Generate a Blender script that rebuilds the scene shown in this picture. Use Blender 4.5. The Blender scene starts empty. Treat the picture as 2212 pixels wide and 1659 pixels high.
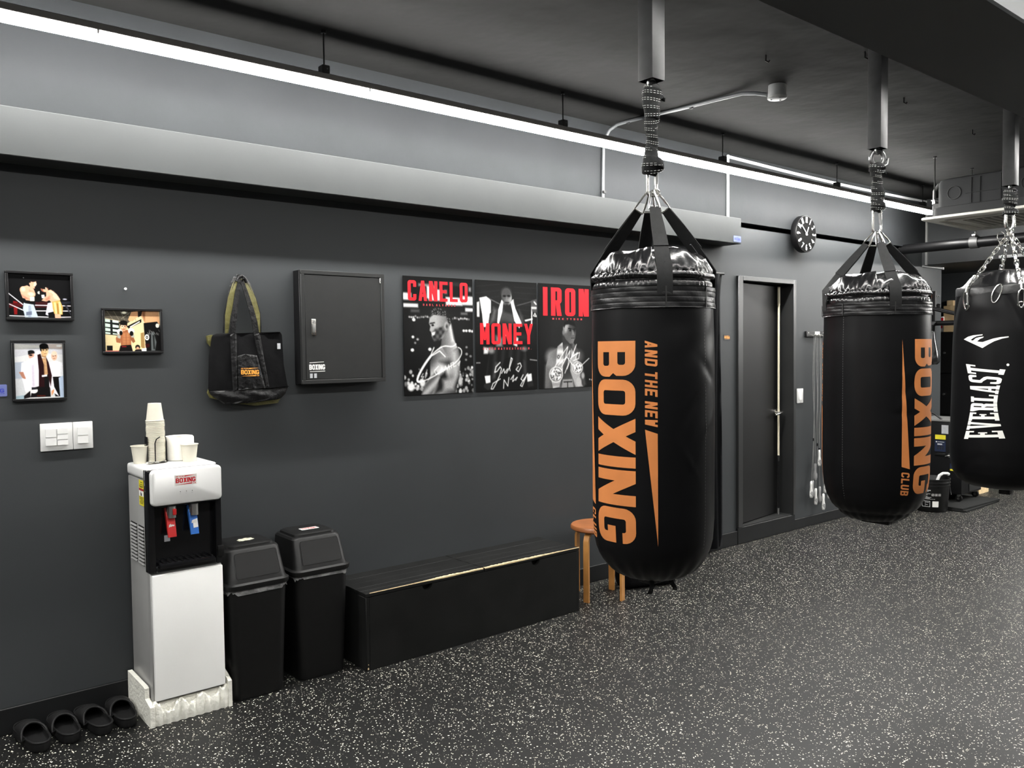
import bpy, bmesh, math, random
import numpy as np
from mathutils import Vector, Matrix
from mathutils.geometry import tessellate_polygon
random.seed(7); np.random.seed(7)
PI = math.pi
sc = bpy.context.scene
COL = sc.collection

# ------------------------------------------------------------------ camera
CAMZ = 1.52
yaw, pitch, roll = math.radians(39.5), math.radians(2.35), math.radians(-0.595)
cy, sy, cp, sp = math.cos(yaw), math.sin(yaw), math.cos(pitch), math.sin(pitch)
fw = Vector((sy*cp, cy*cp, -sp)); rt = Vector((cy, -sy, 0)); up = rt.cross(fw)
cr, sr = math.cos(roll), math.sin(roll)
rt2 = rt*cr + up*sr; up2 = up*cr - rt*sr
cam = bpy.data.cameras.new('camera'); camo = bpy.data.objects.new('camera', cam); COL.objects.link(camo)
cam.sensor_width = 36.0; cam.lens = 1805.0/2212.0*36.0; cam.clip_start = 0.02
m = Matrix.Identity(4)
for i in range(3):
    m[i][0] = rt2[i]; m[i][1] = up2[i]; m[i][2] = -fw[i]
m[2][3] = CAMZ
camo.matrix_world = m
sc.camera = camo

# ------------------------------------------------------------------ world, exposure
w = bpy.data.worlds.new('world'); sc.world = w; w.use_nodes = True
w.node_tree.nodes['Background'].inputs[0].default_value = (0.5, 0.55, 0.6, 1)
w.node_tree.nodes['Background'].inputs[1].default_value = 0.02
sc.view_settings.view_transform = 'Standard'
try: sc.view_settings.look = 'None'
except Exception: pass
sc.view_settings.gamma = 1.0
sc.view_settings.use_curve_mapping = False
sc.view_settings.exposure = 1.0
# radiance of the LED tubes' diffusers: (bottom, sides) for the tube by the wall and for the others
TUBES = {'wall': (124.0, 74.0), 'middle': (98.0, 3.0), 'near': (56.0, 10.0), 'rear': (26.0, 8.0), 'far': (280.0, 20.0)}

# ------------------------------------------------------------------ materials
MATS = {}
def mat(name, base, rough=0.5, metal=0.0, spec=0.5, var=None, bump=None, emit=None, coat=0.0, sheen=0.0):
    if name in MATS: return MATS[name]
    M = bpy.data.materials.new(name); M.use_nodes = True
    nt = M.node_tree; b = nt.nodes['Principled BSDF']
    b.inputs['Base Color'].default_value = (*base, 1); b.inputs['Roughness'].default_value = rough
    b.inputs['Metallic'].default_value = metal; b.inputs['Specular IOR Level'].default_value = spec
    if coat: b.inputs['Coat Weight'].default_value = coat; b.inputs['Coat Roughness'].default_value = 0.15
    if sheen: b.inputs['Sheen Weight'].default_value = sheen
    tc = nt.nodes.new('ShaderNodeTexCoord')
    if var:
        n = nt.nodes.new('ShaderNodeTexNoise'); n.inputs['Scale'].default_value = var[0]; n.inputs['Detail'].default_value = 6
        nt.links.new(tc.outputs['Object'], n.inputs['Vector'])
        r = nt.nodes.new('ShaderNodeValToRGB')
        lo = tuple(max(0, c*(1-var[1])) for c in base); hi = tuple(c*(1+var[1]) for c in base)
        r.color_ramp.elements[0].position = 0.3; r.color_ramp.elements[1].position = 0.7
        r.color_ramp.elements[0].color = (*lo, 1); r.color_ramp.elements[1].color = (*hi, 1)
        nt.links.new(n.outputs['Fac'], r.inputs['Fac']); nt.links.new(r.outputs['Color'], b.inputs['Base Color'])
    if bump:
        n2 = nt.nodes.new('ShaderNodeTexNoise'); n2.inputs['Scale'].default_value = bump[0]; n2.inputs['Detail'].default_value = 4
        nt.links.new(tc.outputs['Object'], n2.inputs['Vector'])
        bp = nt.nodes.new('ShaderNodeBump'); bp.inputs['Strength'].default_value = bump[1]; bp.inputs['Distance'].default_value = bump[2] if len(bump) > 2 else 0.002
        nt.links.new(n2.outputs['Fac'], bp.inputs['Height']); nt.links.new(bp.outputs['Normal'], b.inputs['Normal'])
    if emit:
        b.inputs['Emission Color'].default_value = (*emit[0], 1); b.inputs['Emission Strength'].default_value = emit[1]
    MATS[name] = M
    return M

def print_mat():
    M = bpy.data.materials.new('print'); M.use_nodes = True; nt = M.node_tree; b = nt.nodes['Principled BSDF']
    a = nt.nodes.new('ShaderNodeAttribute'); a.attribute_name = 'ink'
    nt.links.new(a.outputs['Color'], b.inputs['Base Color']); b.inputs['Roughness'].default_value = 0.6; b.inputs['Specular IOR Level'].default_value = 0.12
    return M
PRINT = print_mat()

def floor_mat():
    M = bpy.data.materials.new('rubber_floor'); M.use_nodes = True; nt = M.node_tree; b = nt.nodes['Principled BSDF']
    N = nt.nodes.new; L = nt.links.new
    tc = N('ShaderNodeTexCoord')
    dn = N('ShaderNodeTexNoise'); dn.inputs['Scale'].default_value = 90; dn.inputs['Detail'].default_value = 2
    L(tc.outputs['Object'], dn.inputs['Vector'])
    sub = N('ShaderNodeVectorMath'); sub.operation = 'SUBTRACT'; sub.inputs[1].default_value = (0.5, 0.5, 0.5); L(dn.outputs['Color'], sub.inputs[0])
    scl = N('ShaderNodeVectorMath'); scl.operation = 'SCALE'; scl.inputs['Scale'].default_value = 0.0095; L(sub.outputs[0], scl.inputs[0])
    add = N('ShaderNodeVectorMath'); add.operation = 'ADD'; L(tc.outputs['Object'], add.inputs[0]); L(scl.outputs[0], add.inputs[1])
    masks = []
    for sca, thr, keep, off in ((112, 0.37, 0.135, 0), (170, 0.38, 0.10, 3.3)):
        ad2 = N('ShaderNodeVectorMath'); ad2.operation = 'ADD'; ad2.inputs[1].default_value = (off, off*0.7, 0); L(add.outputs[0], ad2.inputs[0])
        v = N('ShaderNodeTexVoronoi'); v.voronoi_dimensions = '2D'; v.inputs['Scale'].default_value = sca; L(ad2.outputs[0], v.inputs['Vector'])
        sep = N('ShaderNodeSeparateColor'); L(v.outputs['Color'], sep.inputs[0])
        k = N('ShaderNodeMath'); k.operation = 'LESS_THAN'; k.inputs[1].default_value = keep; L(sep.outputs[0], k.inputs[0])
        sz = N('ShaderNodeMath'); sz.operation = 'MULTIPLY'; sz.inputs[1].default_value = thr; L(sep.outputs[1], sz.inputs[0])
        d = N('ShaderNodeMath'); d.operation = 'LESS_THAN'; L(v.outputs['Distance'], d.inputs[0]); L(sz.outputs[0], d.inputs[1])
        mu = N('ShaderNodeMath'); mu.operation = 'MULTIPLY'; L(k.outputs[0], mu.inputs[0]); L(d.outputs[0], mu.inputs[1])
        masks.append(mu)
    mx = N('ShaderNodeMath'); mx.operation = 'MAXIMUM'; L(masks[0].outputs[0], mx.inputs[0]); L(masks[1].outputs[0], mx.inputs[1])
    big = N('ShaderNodeTexNoise'); big.inputs['Scale'].default_value = 1.2; big.inputs['Detail'].default_value = 5; L(tc.outputs['Object'], big.inputs['Vector'])
    rp = N('ShaderNodeValToRGB'); rp.color_ramp.elements[0].color = (0.0040, 0.0042, 0.0040, 1); rp.color_ramp.elements[1].color = (0.0062, 0.0064, 0.0060, 1)
    L(big.outputs['Fac'], rp.inputs['Fac'])
    mix = N('ShaderNodeMix'); mix.data_type = 'RGBA'
    L(mx.outputs[0], mix.inputs['Factor']); L(rp.outputs['Color'], mix.inputs[6]); mix.inputs[7].default_value = (0.86, 0.82, 0.68, 1)
    L(mix.outputs[2], b.inputs['Base Color'])
    b.inputs['Roughness'].default_value = 0.5; b.inputs['Specular IOR Level'].default_value = 0.3
    fb = N('ShaderNodeTexNoise'); fb.inputs['Scale'].default_value = 260; fb.inputs['Detail'].default_value = 3; L(tc.outputs['Object'], fb.inputs['Vector'])
    bp = N('ShaderNodeBump'); bp.inputs['Strength'].default_value = 0.35; bp.inputs['Distance'].default_value = 0.002
    L(fb.outputs['Fac'], bp.inputs['Height']); L(bp.outputs['Normal'], b.inputs['Normal'])
    return M

WALL = mat('grey_wall_paint', (0.039, 0.0425, 0.045), 0.5, var=(1.6, 0.07), bump=(170, 0.12, 0.001), spec=0.25)
UPPER = mat('grey_plaster_paint', (0.0245, 0.0263, 0.0282), 0.6, var=(2.2, 0.10), bump=(5, 0.25, 0.01), spec=0.08)
SOFFIT = mat('soffit_paint', (0.050, 0.053, 0.0535), 0.5, var=(2.0, 0.07), bump=(9, 0.15, 0.006), spec=0.15)
CEIL = mat('dark_ceiling_paint', (0.0170, 0.0171, 0.0169), 0.8, var=(1.1, 0.22), bump=(1.6, 0.5, 0.05), spec=0.05)
BEAMM = mat('beam_paint', (0.045, 0.048, 0.05), 0.55, var=(2, 0.08), spec=0.4)
SKIRT = mat('black_skirting', (0.007, 0.0075, 0.008), 0.5, spec=0.25, var=(6, 0.2))
OTHER = mat('pale_room_wall', (0.10, 0.105, 0.11), 0.7, var=(1.5, 0.05))
BLACKPL = mat('black_plastic', (0.0045, 0.0045, 0.0046), 0.45, spec=0.32, var=(30, 0.15), bump=(220, 0.15, 0.0006))
BLACKGL = mat('black_gloss', (0.006, 0.006, 0.007), 0.14)
DKMETAL = mat('dark_grey_metal', (0.019, 0.0195, 0.0195), 0.5, spec=0.3, var=(20, 0.08))
BLKMETAL = mat('black_metal', (0.005, 0.005, 0.0055), 0.4, spec=0.32, var=(14, 0.15))
POLE = mat('grey_steel_post', (0.0095, 0.0098, 0.0102), 0.5, metal=0.0, spec=0.22, var=(25, 0.25), bump=(60, 0.1, 0.001))
CHROME = mat('bright_steel', (0.72, 0.71, 0.68), 0.22, metal=1.0, var=(40, 0.06))
BRUSHED = mat('brushed_silver', (0.42, 0.42, 0.41), 0.35, metal=0.9, var=(60, 0.08))
WHITEPL = mat('white_plastic', (0.68, 0.68, 0.67), 0.28, var=(5, 0.02))
WHITEMET = mat('white_enamel', (0.87, 0.87, 0.85), 0.32, var=(3, 0.03))
SIDEMET = mat('silver_grey_side', (0.28, 0.28, 0.275), 0.38, var=(8, 0.06))
TRUNK = mat('white_trunking', (0.62, 0.63, 0.63), 0.45, var=(9, 0.08))
PAPER = mat('cream_paper', (0.66, 0.63, 0.53), 0.7, var=(12, 0.03))
TISSUE = mat('white_tissue', (0.80, 0.78, 0.72), 0.9, var=(30, 0.04), bump=(180, 0.3, 0.001))
FOAM = mat('white_polystyrene', (0.74, 0.73, 0.66), 0.75, var=(14, 0.10), bump=(70, 0.8, 0.006))
VINYL = mat('black_vinyl', (0.0028, 0.0028, 0.0032), 0.42, spec=0.16, var=(8, 0.2), bump=(26, 0.10, 0.004))
CROWN = mat('shiny_black_vinyl', (0.004, 0.004, 0.0045), 0.27, spec=0.65, var=(9, 0.2), bump=(30, 0.22, 0.004))
WEB = mat('black_webbing', (0.0085, 0.0087, 0.009), 0.7, spec=0.2, var=(60, 0.2), bump=(420, 0.4, 0.001))
ORANGE = mat('orange_print', (0.52, 0.185, 0.055), 0.5, spec=0.25, var=(7, 0.13))
WHITEINK = mat('white_print', (0.84, 0.83, 0.79), 0.5, var=(10, 0.03))
REDINK = mat('red_print', (0.62, 0.014, 0.022), 0.6, spec=0.15, var=(10, 0.04))
DKRED = mat('dark_red_print', (0.33, 0.02, 0.03), 0.5, var=(10, 0.04))
BLUEINK = mat('blue_print', (0.035, 0.05, 0.42), 0.5, var=(10, 0.04))
LILAC = mat('pale_blue_sticker', (0.15, 0.18, 0.42), 0.5, var=(10, 0.04))
BLACKINK = mat('black_print', (0.01, 0.01, 0.01), 0.5, var=(10, 0.1))
YELLOW = mat('yellow_sticker', (0.72, 0.62, 0.03), 0.5, var=(25, 0.06))
GREYST = mat('grey_sticker', (0.45, 0.46, 0.48), 0.5, var=(25, 0.1))
NAVY = mat('navy_panel', (0.015, 0.022, 0.05), 0.35, var=(25, 0.1))
STOOLW = mat('honey_wood', (0.25, 0.085, 0.026), 0.42, var=(14, 0.22))
STOOLL = mat('pale_bent_wood', (0.40, 0.185, 0.05), 0.4, var=(12, 0.16))
RAWWOOD = mat('raw_chipped_wood', (0.66, 0.50, 0.29), 0.75, var=(40, 0.2))
BENCHM = mat('black_painted_wood', (0.0080, 0.0082, 0.0080), 0.5, spec=0.18, var=(7, 0.25), bump=(26, 0.2, 0.002))
CARD = mat('brown_cardboard', (0.52, 0.37, 0.20), 0.8, var=(10, 0.08))
NYLON = mat('black_nylon', (0.006, 0.006, 0.0065), 0.38, spec=0.3, var=(12, 0.2), bump=(45, 0.7, 0.008))
MESHCL = mat('black_canvas', (0.0035, 0.0035, 0.004), 0.85, spec=0.12, var=(30, 0.2), bump=(60, 0.3, 0.004))
OLIVE = mat('olive_lining', (0.13, 0.12, 0.04), 0.38, var=(14, 0.25), bump=(50, 0.6, 0.006))
CURT = mat('black_curtain', (0.0030, 0.0034, 0.0045), 0.7, spec=0.15, var=(20, 0.2), bump=(60, 0.2, 0.002))
EVA = mat('black_eva_rubber', (0.006, 0.006, 0.0063), 0.6, spec=0.25, var=(18, 0.15), bump=(200, 0.15, 0.0006))
PLASTICBAG = mat('clear_bin_liner', (0.34, 0.34, 0.34), 0.2, spec=0.6, var=(16, 0.6), bump=(60, 0.9, 0.01))
ORPLATE = mat('orange_painted_steel', (0.26, 0.06, 0.018), 0.5, var=(16, 0.2))
REDPL = mat('red_plastic', (0.55, 0.02, 0.02), 0.3, var=(10, 0.05))
BLUEPL = mat('blue_plastic', (0.03, 0.16, 0.56), 0.3, var=(10, 0.05))
FOIL = mat('silver_foil_packet', (0.55, 0.54, 0.50), 0.25, metal=0.5, var=(30, 0.3), bump=(60, 1.0, 0.01))
CREAMP = mat('cream_pole', (0.72, 0.66, 0.50), 0.4, var=(10, 0.04))
GREYDOOR = mat('black_door_paint', (0.0075, 0.0075, 0.0077), 0.5, spec=0.25, var=(5, 0.1), bump=(150, 0.1, 0.001))
DOORFRAME = mat('charcoal_frame_paint', (0.018, 0.0187, 0.019), 0.4, var=(7, 0.1))
ACBODY = mat('grey_foam_casing', (0.030, 0.031, 0.032), 0.8, spec=0.2, var=(8, 0.08))
ACPANEL = mat('ivory_panel', (0.62, 0.61, 0.56), 0.4, var=(6, 0.04))
MATT = mat('speckled_mat', (0.011, 0.0115, 0.011), 0.8, spec=0.2, var=(300, 0.8))
FLOORM = floor_mat()

# ------------------------------------------------------------------ mesh helpers
BASE = {}
class B:
    def __init__(s): s.bm = bmesh.new()
    def box(s, x0, x1, y0, y1, z0, z1, bev=0.0, seg=2, taper=None):
        vs = []
        for z in (z0, z1):
            for (x, y) in ((x0, y0), (x1, y0), (x1, y1), (x0, y1)): vs.append(s.bm.verts.new((x, y, z)))
        if taper:
            cx, cyy = (x0+x1)/2, (y0+y1)/2
            for v in vs[4:]: v.co.x = cx+(v.co.x-cx)*taper; v.co.y = cyy+(v.co.y-cyy)*taper
        F = [(0, 3, 2, 1), (4, 5, 6, 7), (0, 1, 5, 4), (1, 2, 6, 5), (2, 3, 7, 6), (3, 0, 4, 7)]
        fs = [s.bm.faces.new([vs[i] for i in f]) for f in F]
        if bev > 0:
            es = list({e for f in fs for e in f.edges})
            bmesh.ops.bevel(s.bm, geom=es, offset=bev, segments=seg, profile=0.6, affect='EDGES')
        return s
    def frustum(s, cx, cyy, z0, z1, hx0, hy0, hx1, hy1, r=0.03, n=5, cap=True, dx=0, dy=0):
        return s.loft([(rrect(hx0, hy0, r, n), z0, 0, 0), (rrect(hx1, hy1, r, n), z1, dx, dy)], cx, cyy, cap)
    def loft(s, secs, cx=0, cyy=0, cap=True):
        rings = []
        for pts, z, dx, dy in secs: rings.append([s.bm.verts.new((cx+dx+p[0], cyy+dy+p[1], z)) for p in pts])
        s.skin(rings, cap)
        return s
    def skin(s, rings, cap=True, closed=False):
        n = len(rings[0])
        prs = list(zip(rings[:-1], rings[1:]))
        if closed: prs.append((rings[-1], rings[0]))
        for a, b in prs:
            for i in range(n):
                j = (i+1) % n
                try: s.bm.faces.new((a[i], a[j], b[j], b[i]))
                except ValueError: pass
        if cap and not closed:
            try:
                s.bm.faces.new(rings[0][::-1]); s.bm.faces.new(rings[-1])
            except ValueError: pass
    def tube(s, path, r, n=8, closed=False, cap=True):
        P = [Vector(p) for p in path]; k = len(P); rings = []
        rr_ = r if isinstance(r, (list, tuple)) else [r]*k
        prev = None
        for i in range(k):
            if closed: t = P[(i+1) % k]-P[i-1]
            else: t = P[min(i+1, k-1)]-P[max(i-1, 0)]
            if t.length < 1e-9: t = Vector((0, 0, 1))
            t.normalize()
            if prev is None:
                a = Vector((0, 0, 1)) if abs(t.z) < 0.9 else Vector((1, 0, 0))
                u = t.cross(a).normalized()
            else:
                u = prev-t*prev.dot(t)
                if u.length < 1e-6: u = t.orthogonal()
                u.normalize()
            prev = u; v = t.cross(u)
            rings.append([s.bm.verts.new(P[i]+(u*math.cos(2*PI*q/n)+v*math.sin(2*PI*q/n))*rr_[i]) for q in range(n)])
        s.skin(rings, cap, closed)
        return s
    def cyl(s, p0, p1, r0, r1=None, n=20): return s.tube([p0, p1], [r0, r0 if r1 is None else r1], n)
    def lathe(s, prof, c=(0, 0, 0), n=32, cap=True):
        rings = []
        for r, z in prof: rings.append([s.bm.verts.new((c[0]+r*math.cos(2*PI*q/n), c[1]+r*math.sin(2*PI*q/n), c[2]+z)) for q in range(n)])
        s.skin(rings, cap)
        return s
    def prism(s, poly, fn, d0, d1):
        # poly: 2-D outline; fn(u, v, d) -> 3-D
        a = [s.bm.verts.new(fn(u, v, d0)) for u, v in poly]; b = [s.bm.verts.new(fn(u, v, d1)) for u, v in poly]
        n = len(poly)
        for i in range(n): s.bm.faces.new((a[i], a[(i+1) % n], b[(i+1) % n], b[i]))
        tris = tessellate_polygon([[Vector((u, v, 0)) for u, v in poly]])
        for t in tris:
            for L in (a, b):
                try: s.bm.faces.new([L[i] for i in t])
                except ValueError: pass
        return s
    def ribbon(s, cs, sides, width, thick):
        # flat webbing along the points cs; sides: unit vectors across
        k = len(cs); rings = []
        cs = [Vector(c) for c in cs]; ws = width if isinstance(width, (list, tuple)) else [width]*k
        for i in range(k):
            t = (cs[min(i+1, k-1)]-cs[max(i-1, 0)]).normalized(); sd = Vector(sides[i]); sd = (sd-t*sd.dot(t)).normalized(); nn = t.cross(sd)
            h, q = ws[i]/2, thick/2
            rings.append([s.bm.verts.new(cs[i]+sd*a*h+nn*b*q) for a, b in ((-1, -1), (1, -1), (1, 1), (-1, 1))])
        s.skin(rings, True)
        return s
    def poly3(s, pts):
        try: s.bm.faces.new([s.bm.verts.new(p) for p in pts])
        except ValueError: pass
        return s
    def xf(s, M):
        bmesh.ops.transform(s.bm, matrix=M, verts=s.bm.verts); return s

def rrect(hx, hy, r, n=5):
    pts = []; r = min(r, hx*0.99, hy*0.99)
    for (sx, sy_, a0) in ((1, 1, 0), (-1, 1, 90), (-1, -1, 180), (1, -1, 270)):
        for i in range(n+1):
            a = math.radians(a0+90*i/n); pts.append((sx*(hx-r)+r*math.cos(a), sy_*(hy-r)+r*math.sin(a)))
    return pts

def obj(name, b, mt, parent=None, angle=38, base=None):
    bm = b.bm if isinstance(b, B) else b
    if isinstance(bm, bpy.types.Mesh): me = bm
    else:
        base = base if base is not None else (BASE.get(parent.name) if parent else None)
        if base is not None: bmesh.ops.translate(bm, verts=bm.verts, vec=-Vector(base))
        bmesh.ops.recalc_face_normals(bm, faces=bm.faces)
        th = math.radians(angle)
        for e in bm.edges:
            e.smooth = not (len(e.link_faces) == 2 and e.calc_face_angle(0) > th)
        for f in bm.faces: f.smooth = angle > 0
        me = bpy.data.meshes.new(name); bm.to_mesh(me); bm.free()
    if not me.materials:
        for mm in (mt if isinstance(mt, (list, tuple)) else [mt]): me.materials.append(mm)
    o = bpy.data.objects.new(name, me); COL.objects.link(o)
    if parent: o.parent = parent; BASE[o.name] = BASE.get(parent.name, Vector((0, 0, 0)))
    return o
def thing(name, label, cat, loc=(0, 0, 0), group=None):
    o = bpy.data.objects.new(name, None); COL.objects.link(o); o.empty_display_size = 0.1
    o.location = loc; o['label'] = label; o['category'] = cat; BASE[o.name] = Vector(loc)
    if group: o['group'] = group
    return o
def tag(o, label, cat, group=None):
    o['label'] = label; o['category'] = cat
    if group: o['group'] = group
    return o
def single(name, b, mt, label, cat, loc=None, group=None, angle=38):
    o = obj(name, b, mt, None, angle, base=loc)
    if loc is not None: o.location = loc
    BASE[o.name] = Vector(loc) if loc is not None else Vector((0, 0, 0))
    return tag(o, label, cat, group)
def struct(name, b, mt, parent=None, angle=30):
    o = obj(name, b, mt, parent, angle); BASE[o.name] = Vector((0, 0, 0)); o['kind'] = 'structure'; return o
def copy_tree(o, loc=None, label=None, parent=None, rotz=None):
    c = o.copy(); COL.objects.link(c)
    if parent is not None: c.parent = parent
    for ch in list(o.children): copy_tree(ch, parent=c)
    if loc is not None: c.location = loc
    if rotz is not None: c.rotation_euler.z = rotz
    if label: c['label'] = label
    return c

# ------------------------------------------------------------------ block lettering
def arc(cx, cyy, r, a0, a1, n=6): return [(cx+r*math.cos(math.radians(a0+(a1-a0)*i/n)), cyy+r*math.sin(math.radians(a0+(a1-a0)*i/n))) for i in range(n+1)]
def rbox(x0, y0, x1, y1, r=(0, 0, 0, 0), n=6):
    p = []
    for (cx, cyy, a0, rr_) in ((x0, y0, 180, r[0]), (x1, y0, 270, r[1]), (x1, y1, 0, r[2]), (x0, y1, 90, r[3])):
        if rr_ <= 0: p.append((cx, cyy))
        else: p += arc(cx+(rr_ if cx == x0 else -rr_), cyy+(rr_ if cyy == y0 else -rr_), rr_, a0, a0+90, n)
    return p
def glyph(ch, w, sx, sy_, r):
    ri = max(r-min(sx, sy_), 0.02)
    R = lambda a, b, c, d: [rbox(a, b, c, d)]
    if ch == 'I': return [R(0, 0, sx, 1)], sx
    if ch == 'O' or ch == '0': return [[rbox(0, 0, w, 1, (r,)*4), rbox(sx, sy_, w-sx, 1-sy_, (ri,)*4)]], w
    if ch == 'D': return [[rbox(0, 0, w, 1, (0, r, r, 0)), rbox(sx, sy_, w-sx, 1-sy_, (0, ri, ri, 0))]], w
    if ch == 'B':
        out = [(0, 0)]+arc(w-r, r, r, -90, 0)+[(w, 0.40), (w-0.35*sx, 0.5), (w-0.1*sx, 0.58)]+arc(w-0.1*sx-r, 1-r, r, 0, 90)+[(0, 1)]
        return [[out, rbox(sx, sy_, w-sx, 0.5-sy_/2, (0, ri, ri, 0)), rbox(sx, 0.5+sy_/2, w-1.1*sx, 1-sy_, (0, ri, ri, 0))]], w
    if ch in 'CG':
        gl, gh = (0.54, 0.70) if ch == 'G' else (0.32, 0.68)
        p = [(w, gl)]+arc(w-r, r, r, 0, -90)+arc(r, r, r, 270, 180)+arc(r, 1-r, r, 180, 90)+arc(w-r, 1-r, r, 90, 0)+[(w, gh), (w-sx, gh)]
        p += arc(w-sx-ri, 1-sy_-ri, ri, 0, 90)+arc(sx+ri, 1-sy_-ri, ri, 90, 180)+arc(sx+ri, sy_+ri, ri, 180, 270)+arc(w-sx-ri, sy_+ri, ri, 270, 360)
        p += [(w-sx, gl-sy_), (w*0.52, gl-sy_), (w*0.52, gl)] if ch == 'G' else [(w-sx, gl)]
        return [[p]], w
    if ch == 'U':
        p = [(0, 1)]+arc(r, r, r, 180, 270)+arc(w-r, r, r, 270, 360)+[(w, 1), (w-sx, 1)]+arc(w-sx-ri, sy_+ri, ri, 0, -90)+arc(sx+ri, sy_+ri, ri, 270, 180)+[(sx, 1)]
        return [[p]], w
    if ch == 'N': return [[[(0, 0), (sx, 0), (sx, 1), (0, 1)]], [[(0, 1), (sx*1.15, 1), (w, 0), (w-sx*1.15, 0)]], [[(w-sx, 0), (w, 0), (w, 1), (w-sx, 1)]]], w
    if ch == 'X':
        k = sx*1.2
        return [[[(0, 0), (k, 0), (w, 1), (w-k, 1)]], [[(0, 1), (k, 1), (w, 0), (w-k, 0)]]], w
    if ch == 'M': return [R(0, 0, sx, 1), R(w-sx, 0, w, 1), [[(0, 1), (sx, 1), (w/2+sx*.35, 0.2), (w/2-sx*.35, 0.2)]], [[(w-sx, 1), (w, 1), (w/2+sx*.35, 0.2), (w/2-sx*.35, 0.2)]]], w
    if ch == 'W': return [[[(0, 1), (sx, 1), (w*.32+sx*.3, 0), (w*.32-sx*.5, 0)]], [[(w*.32-sx*.4, 0), (w*.32+sx*.5, 0), (w/2+sx*.4, .8), (w/2-sx*.4, .8)]],
                          [[(w*.68-sx*.5, 0), (w*.68+sx*.4, 0), (w/2+sx*.4, .8), (w/2-sx*.4, .8)]], [[(w-sx, 1), (w, 1), (w*.68+sx*.5, 0), (w*.68-sx*.3, 0)]]], w
    if ch == 'V': return [[[(0, 1), (sx, 1), (w/2+sx*.4, 0), (w/2-sx*.5, 0)]], [[(w-sx, 1), (w, 1), (w/2+sx*.5, 0), (w/2-sx*.4, 0)]]], w
    if ch == 'A': return [[[(0, 0), (sx, 0), (w/2+sx*.4, 1), (w/2-sx*.5, 1)]], [[(w-sx, 0), (w, 0), (w/2+sx*.5, 1), (w/2-sx*.4, 1)]], R(w*.22, .2, w*.78, .2+sy_*.9)], w
    if ch == 'Y': return [[[(0, 1), (sx, 1), (w/2+sx*.45, .42), (w/2-sx*.5, .42)]], [[(w-sx, 1), (w, 1), (w/2+sx*.5, .42), (w/2-sx*.45, .42)]], R(w/2-sx/2, 0, w/2+sx/2, .46)], w
    if ch == 'E': return [R(0, 0, sx, 1), R(0, 0, w, sy_), R(0, .5-sy_/2, w*.88, .5+sy_/2), R(0, 1-sy_, w, 1)], w
    if ch == 'F': return [R(0, 0, sx, 1), R(0, .5-sy_/2, w*.88, .5+sy_/2), R(0, 1-sy_, w, 1)], w
    if ch == 'L': return [R(0, 0, sx, 1), R(0, 0, w, sy_)], w
    if ch == 'T': return [R(w/2-sx/2, 0, w/2+sx/2, 1), R(0, 1-sy_, w, 1)], w
    if ch == 'H': return [R(0, 0, sx, 1), R(w-sx, 0, w, 1), R(0, .5-sy_/2, w, .5+sy_/2)], w
    if ch in 'RP':
        g = [R(0, 0, sx, 1), [[(0, .42)]+arc(w-r, .42+r, r, -90, 0)+arc(w-r, 1-r, r, 0, 90)+[(0, 1)], rbox(sx, .42+sy_, w-sx, 1-sy_, (0, ri*.7, ri*.7, 0))]]
        if ch == 'R': g.append([[(w*.42, .45), (w*.42+sx, .45), (w, 0), (w-sx*1.05, 0)]])
        return g, w
    if ch == 'S': return [[rbox(0, 1-sy_, w, 1, (0, 0, r*.8, r*.8))], [rbox(0, .5-sy_/2, w, .5+sy_/2)], [rbox(0, 0, w, sy_, (r*.8, r*.8, 0, 0))], R(0, .5, sx, 1-sy_*.5), R(w-sx, sy_*.5, w, .5), R(w-sx, .68, w, 1-sy_*.5), R(0, sy_*.5, sx, .32)], w
    if ch == 'K': return [R(0, 0, sx, 1), [[(sx, .35), (sx, .6), (w-sx, 1), (w, 1)]], [[(sx*1.3, .62), (sx*.9, .45), (w-sx, 0), (w, 0)]]], w
    if ch == 'Z': return [R(0, 0, w, sy_), R(0, 1-sy_, w, 1), [[(0, sy_*.8), (sx*1.2, sy_*.8), (w, 1-sy_*.8), (w-sx*1.2, 1-sy_*.8)]]], w
    if ch == '.': return [R(0, 0, sx, sy_)], sx
    return [], w*0.6
def text_polys(txt, w=0.8, sx=0.2, sy_=0.17, r=0.22, gap=0.1, slant=0.0, widths={}):
    out = []; x = 0.0
    for ch in txt:
        if ch == ' ': x += w*0.55; continue
        g, gw = glyph(ch, widths.get(ch, w), sx, sy_, r)
        for loops in g: out.append([[(px+x+slant*py, py) for px, py in lp] for lp in loops])
        x += gw+gap
    return out, x-gap
def add_polys(bm, polys, fn, cuts_u=(), cuts_v=(), lift=3e-5):
    """tessellate the loops in (u, v), slice along the given lines, then map with fn(u, v, d)"""
    for k, loops in enumerate(polys):
        L3 = [[Vector((u, v, 0)) for u, v in lp] for lp in loops]
        flat = [v for lp in L3 for v in lp]
        tmp = bmesh.new(); vs = [tmp.verts.new(v) for v in flat]
        for t in tessellate_polygon(L3):
            try: tmp.faces.new([vs[i] for i in t])
            except ValueError: pass
        us = [v.x for v in flat]; vv = [v.y for v in flat]
        for cu, ax, arr in ((cuts_u, 0, us), (cuts_v, 1, vv)):
            for q in cu:
                if min(arr) < q < max(arr):
                    co = (q, 0, 0) if ax == 0 else (0, q, 0); no = (1, 0, 0) if ax == 0 else (0, 1, 0)
                    bmesh.ops.bisect_plane(tmp, geom=tmp.verts[:]+tmp.edges[:]+tmp.faces[:], plane_co=co, plane_no=no)
        mp = {v: bm.verts.new(fn(v.co.x, v.co.y, k*lift)) for v in tmp.verts}
        for f in tmp.faces:
            try: bm.faces.new([mp[v] for v in f.verts])
            except ValueError: pass
        tmp.free()
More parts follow.
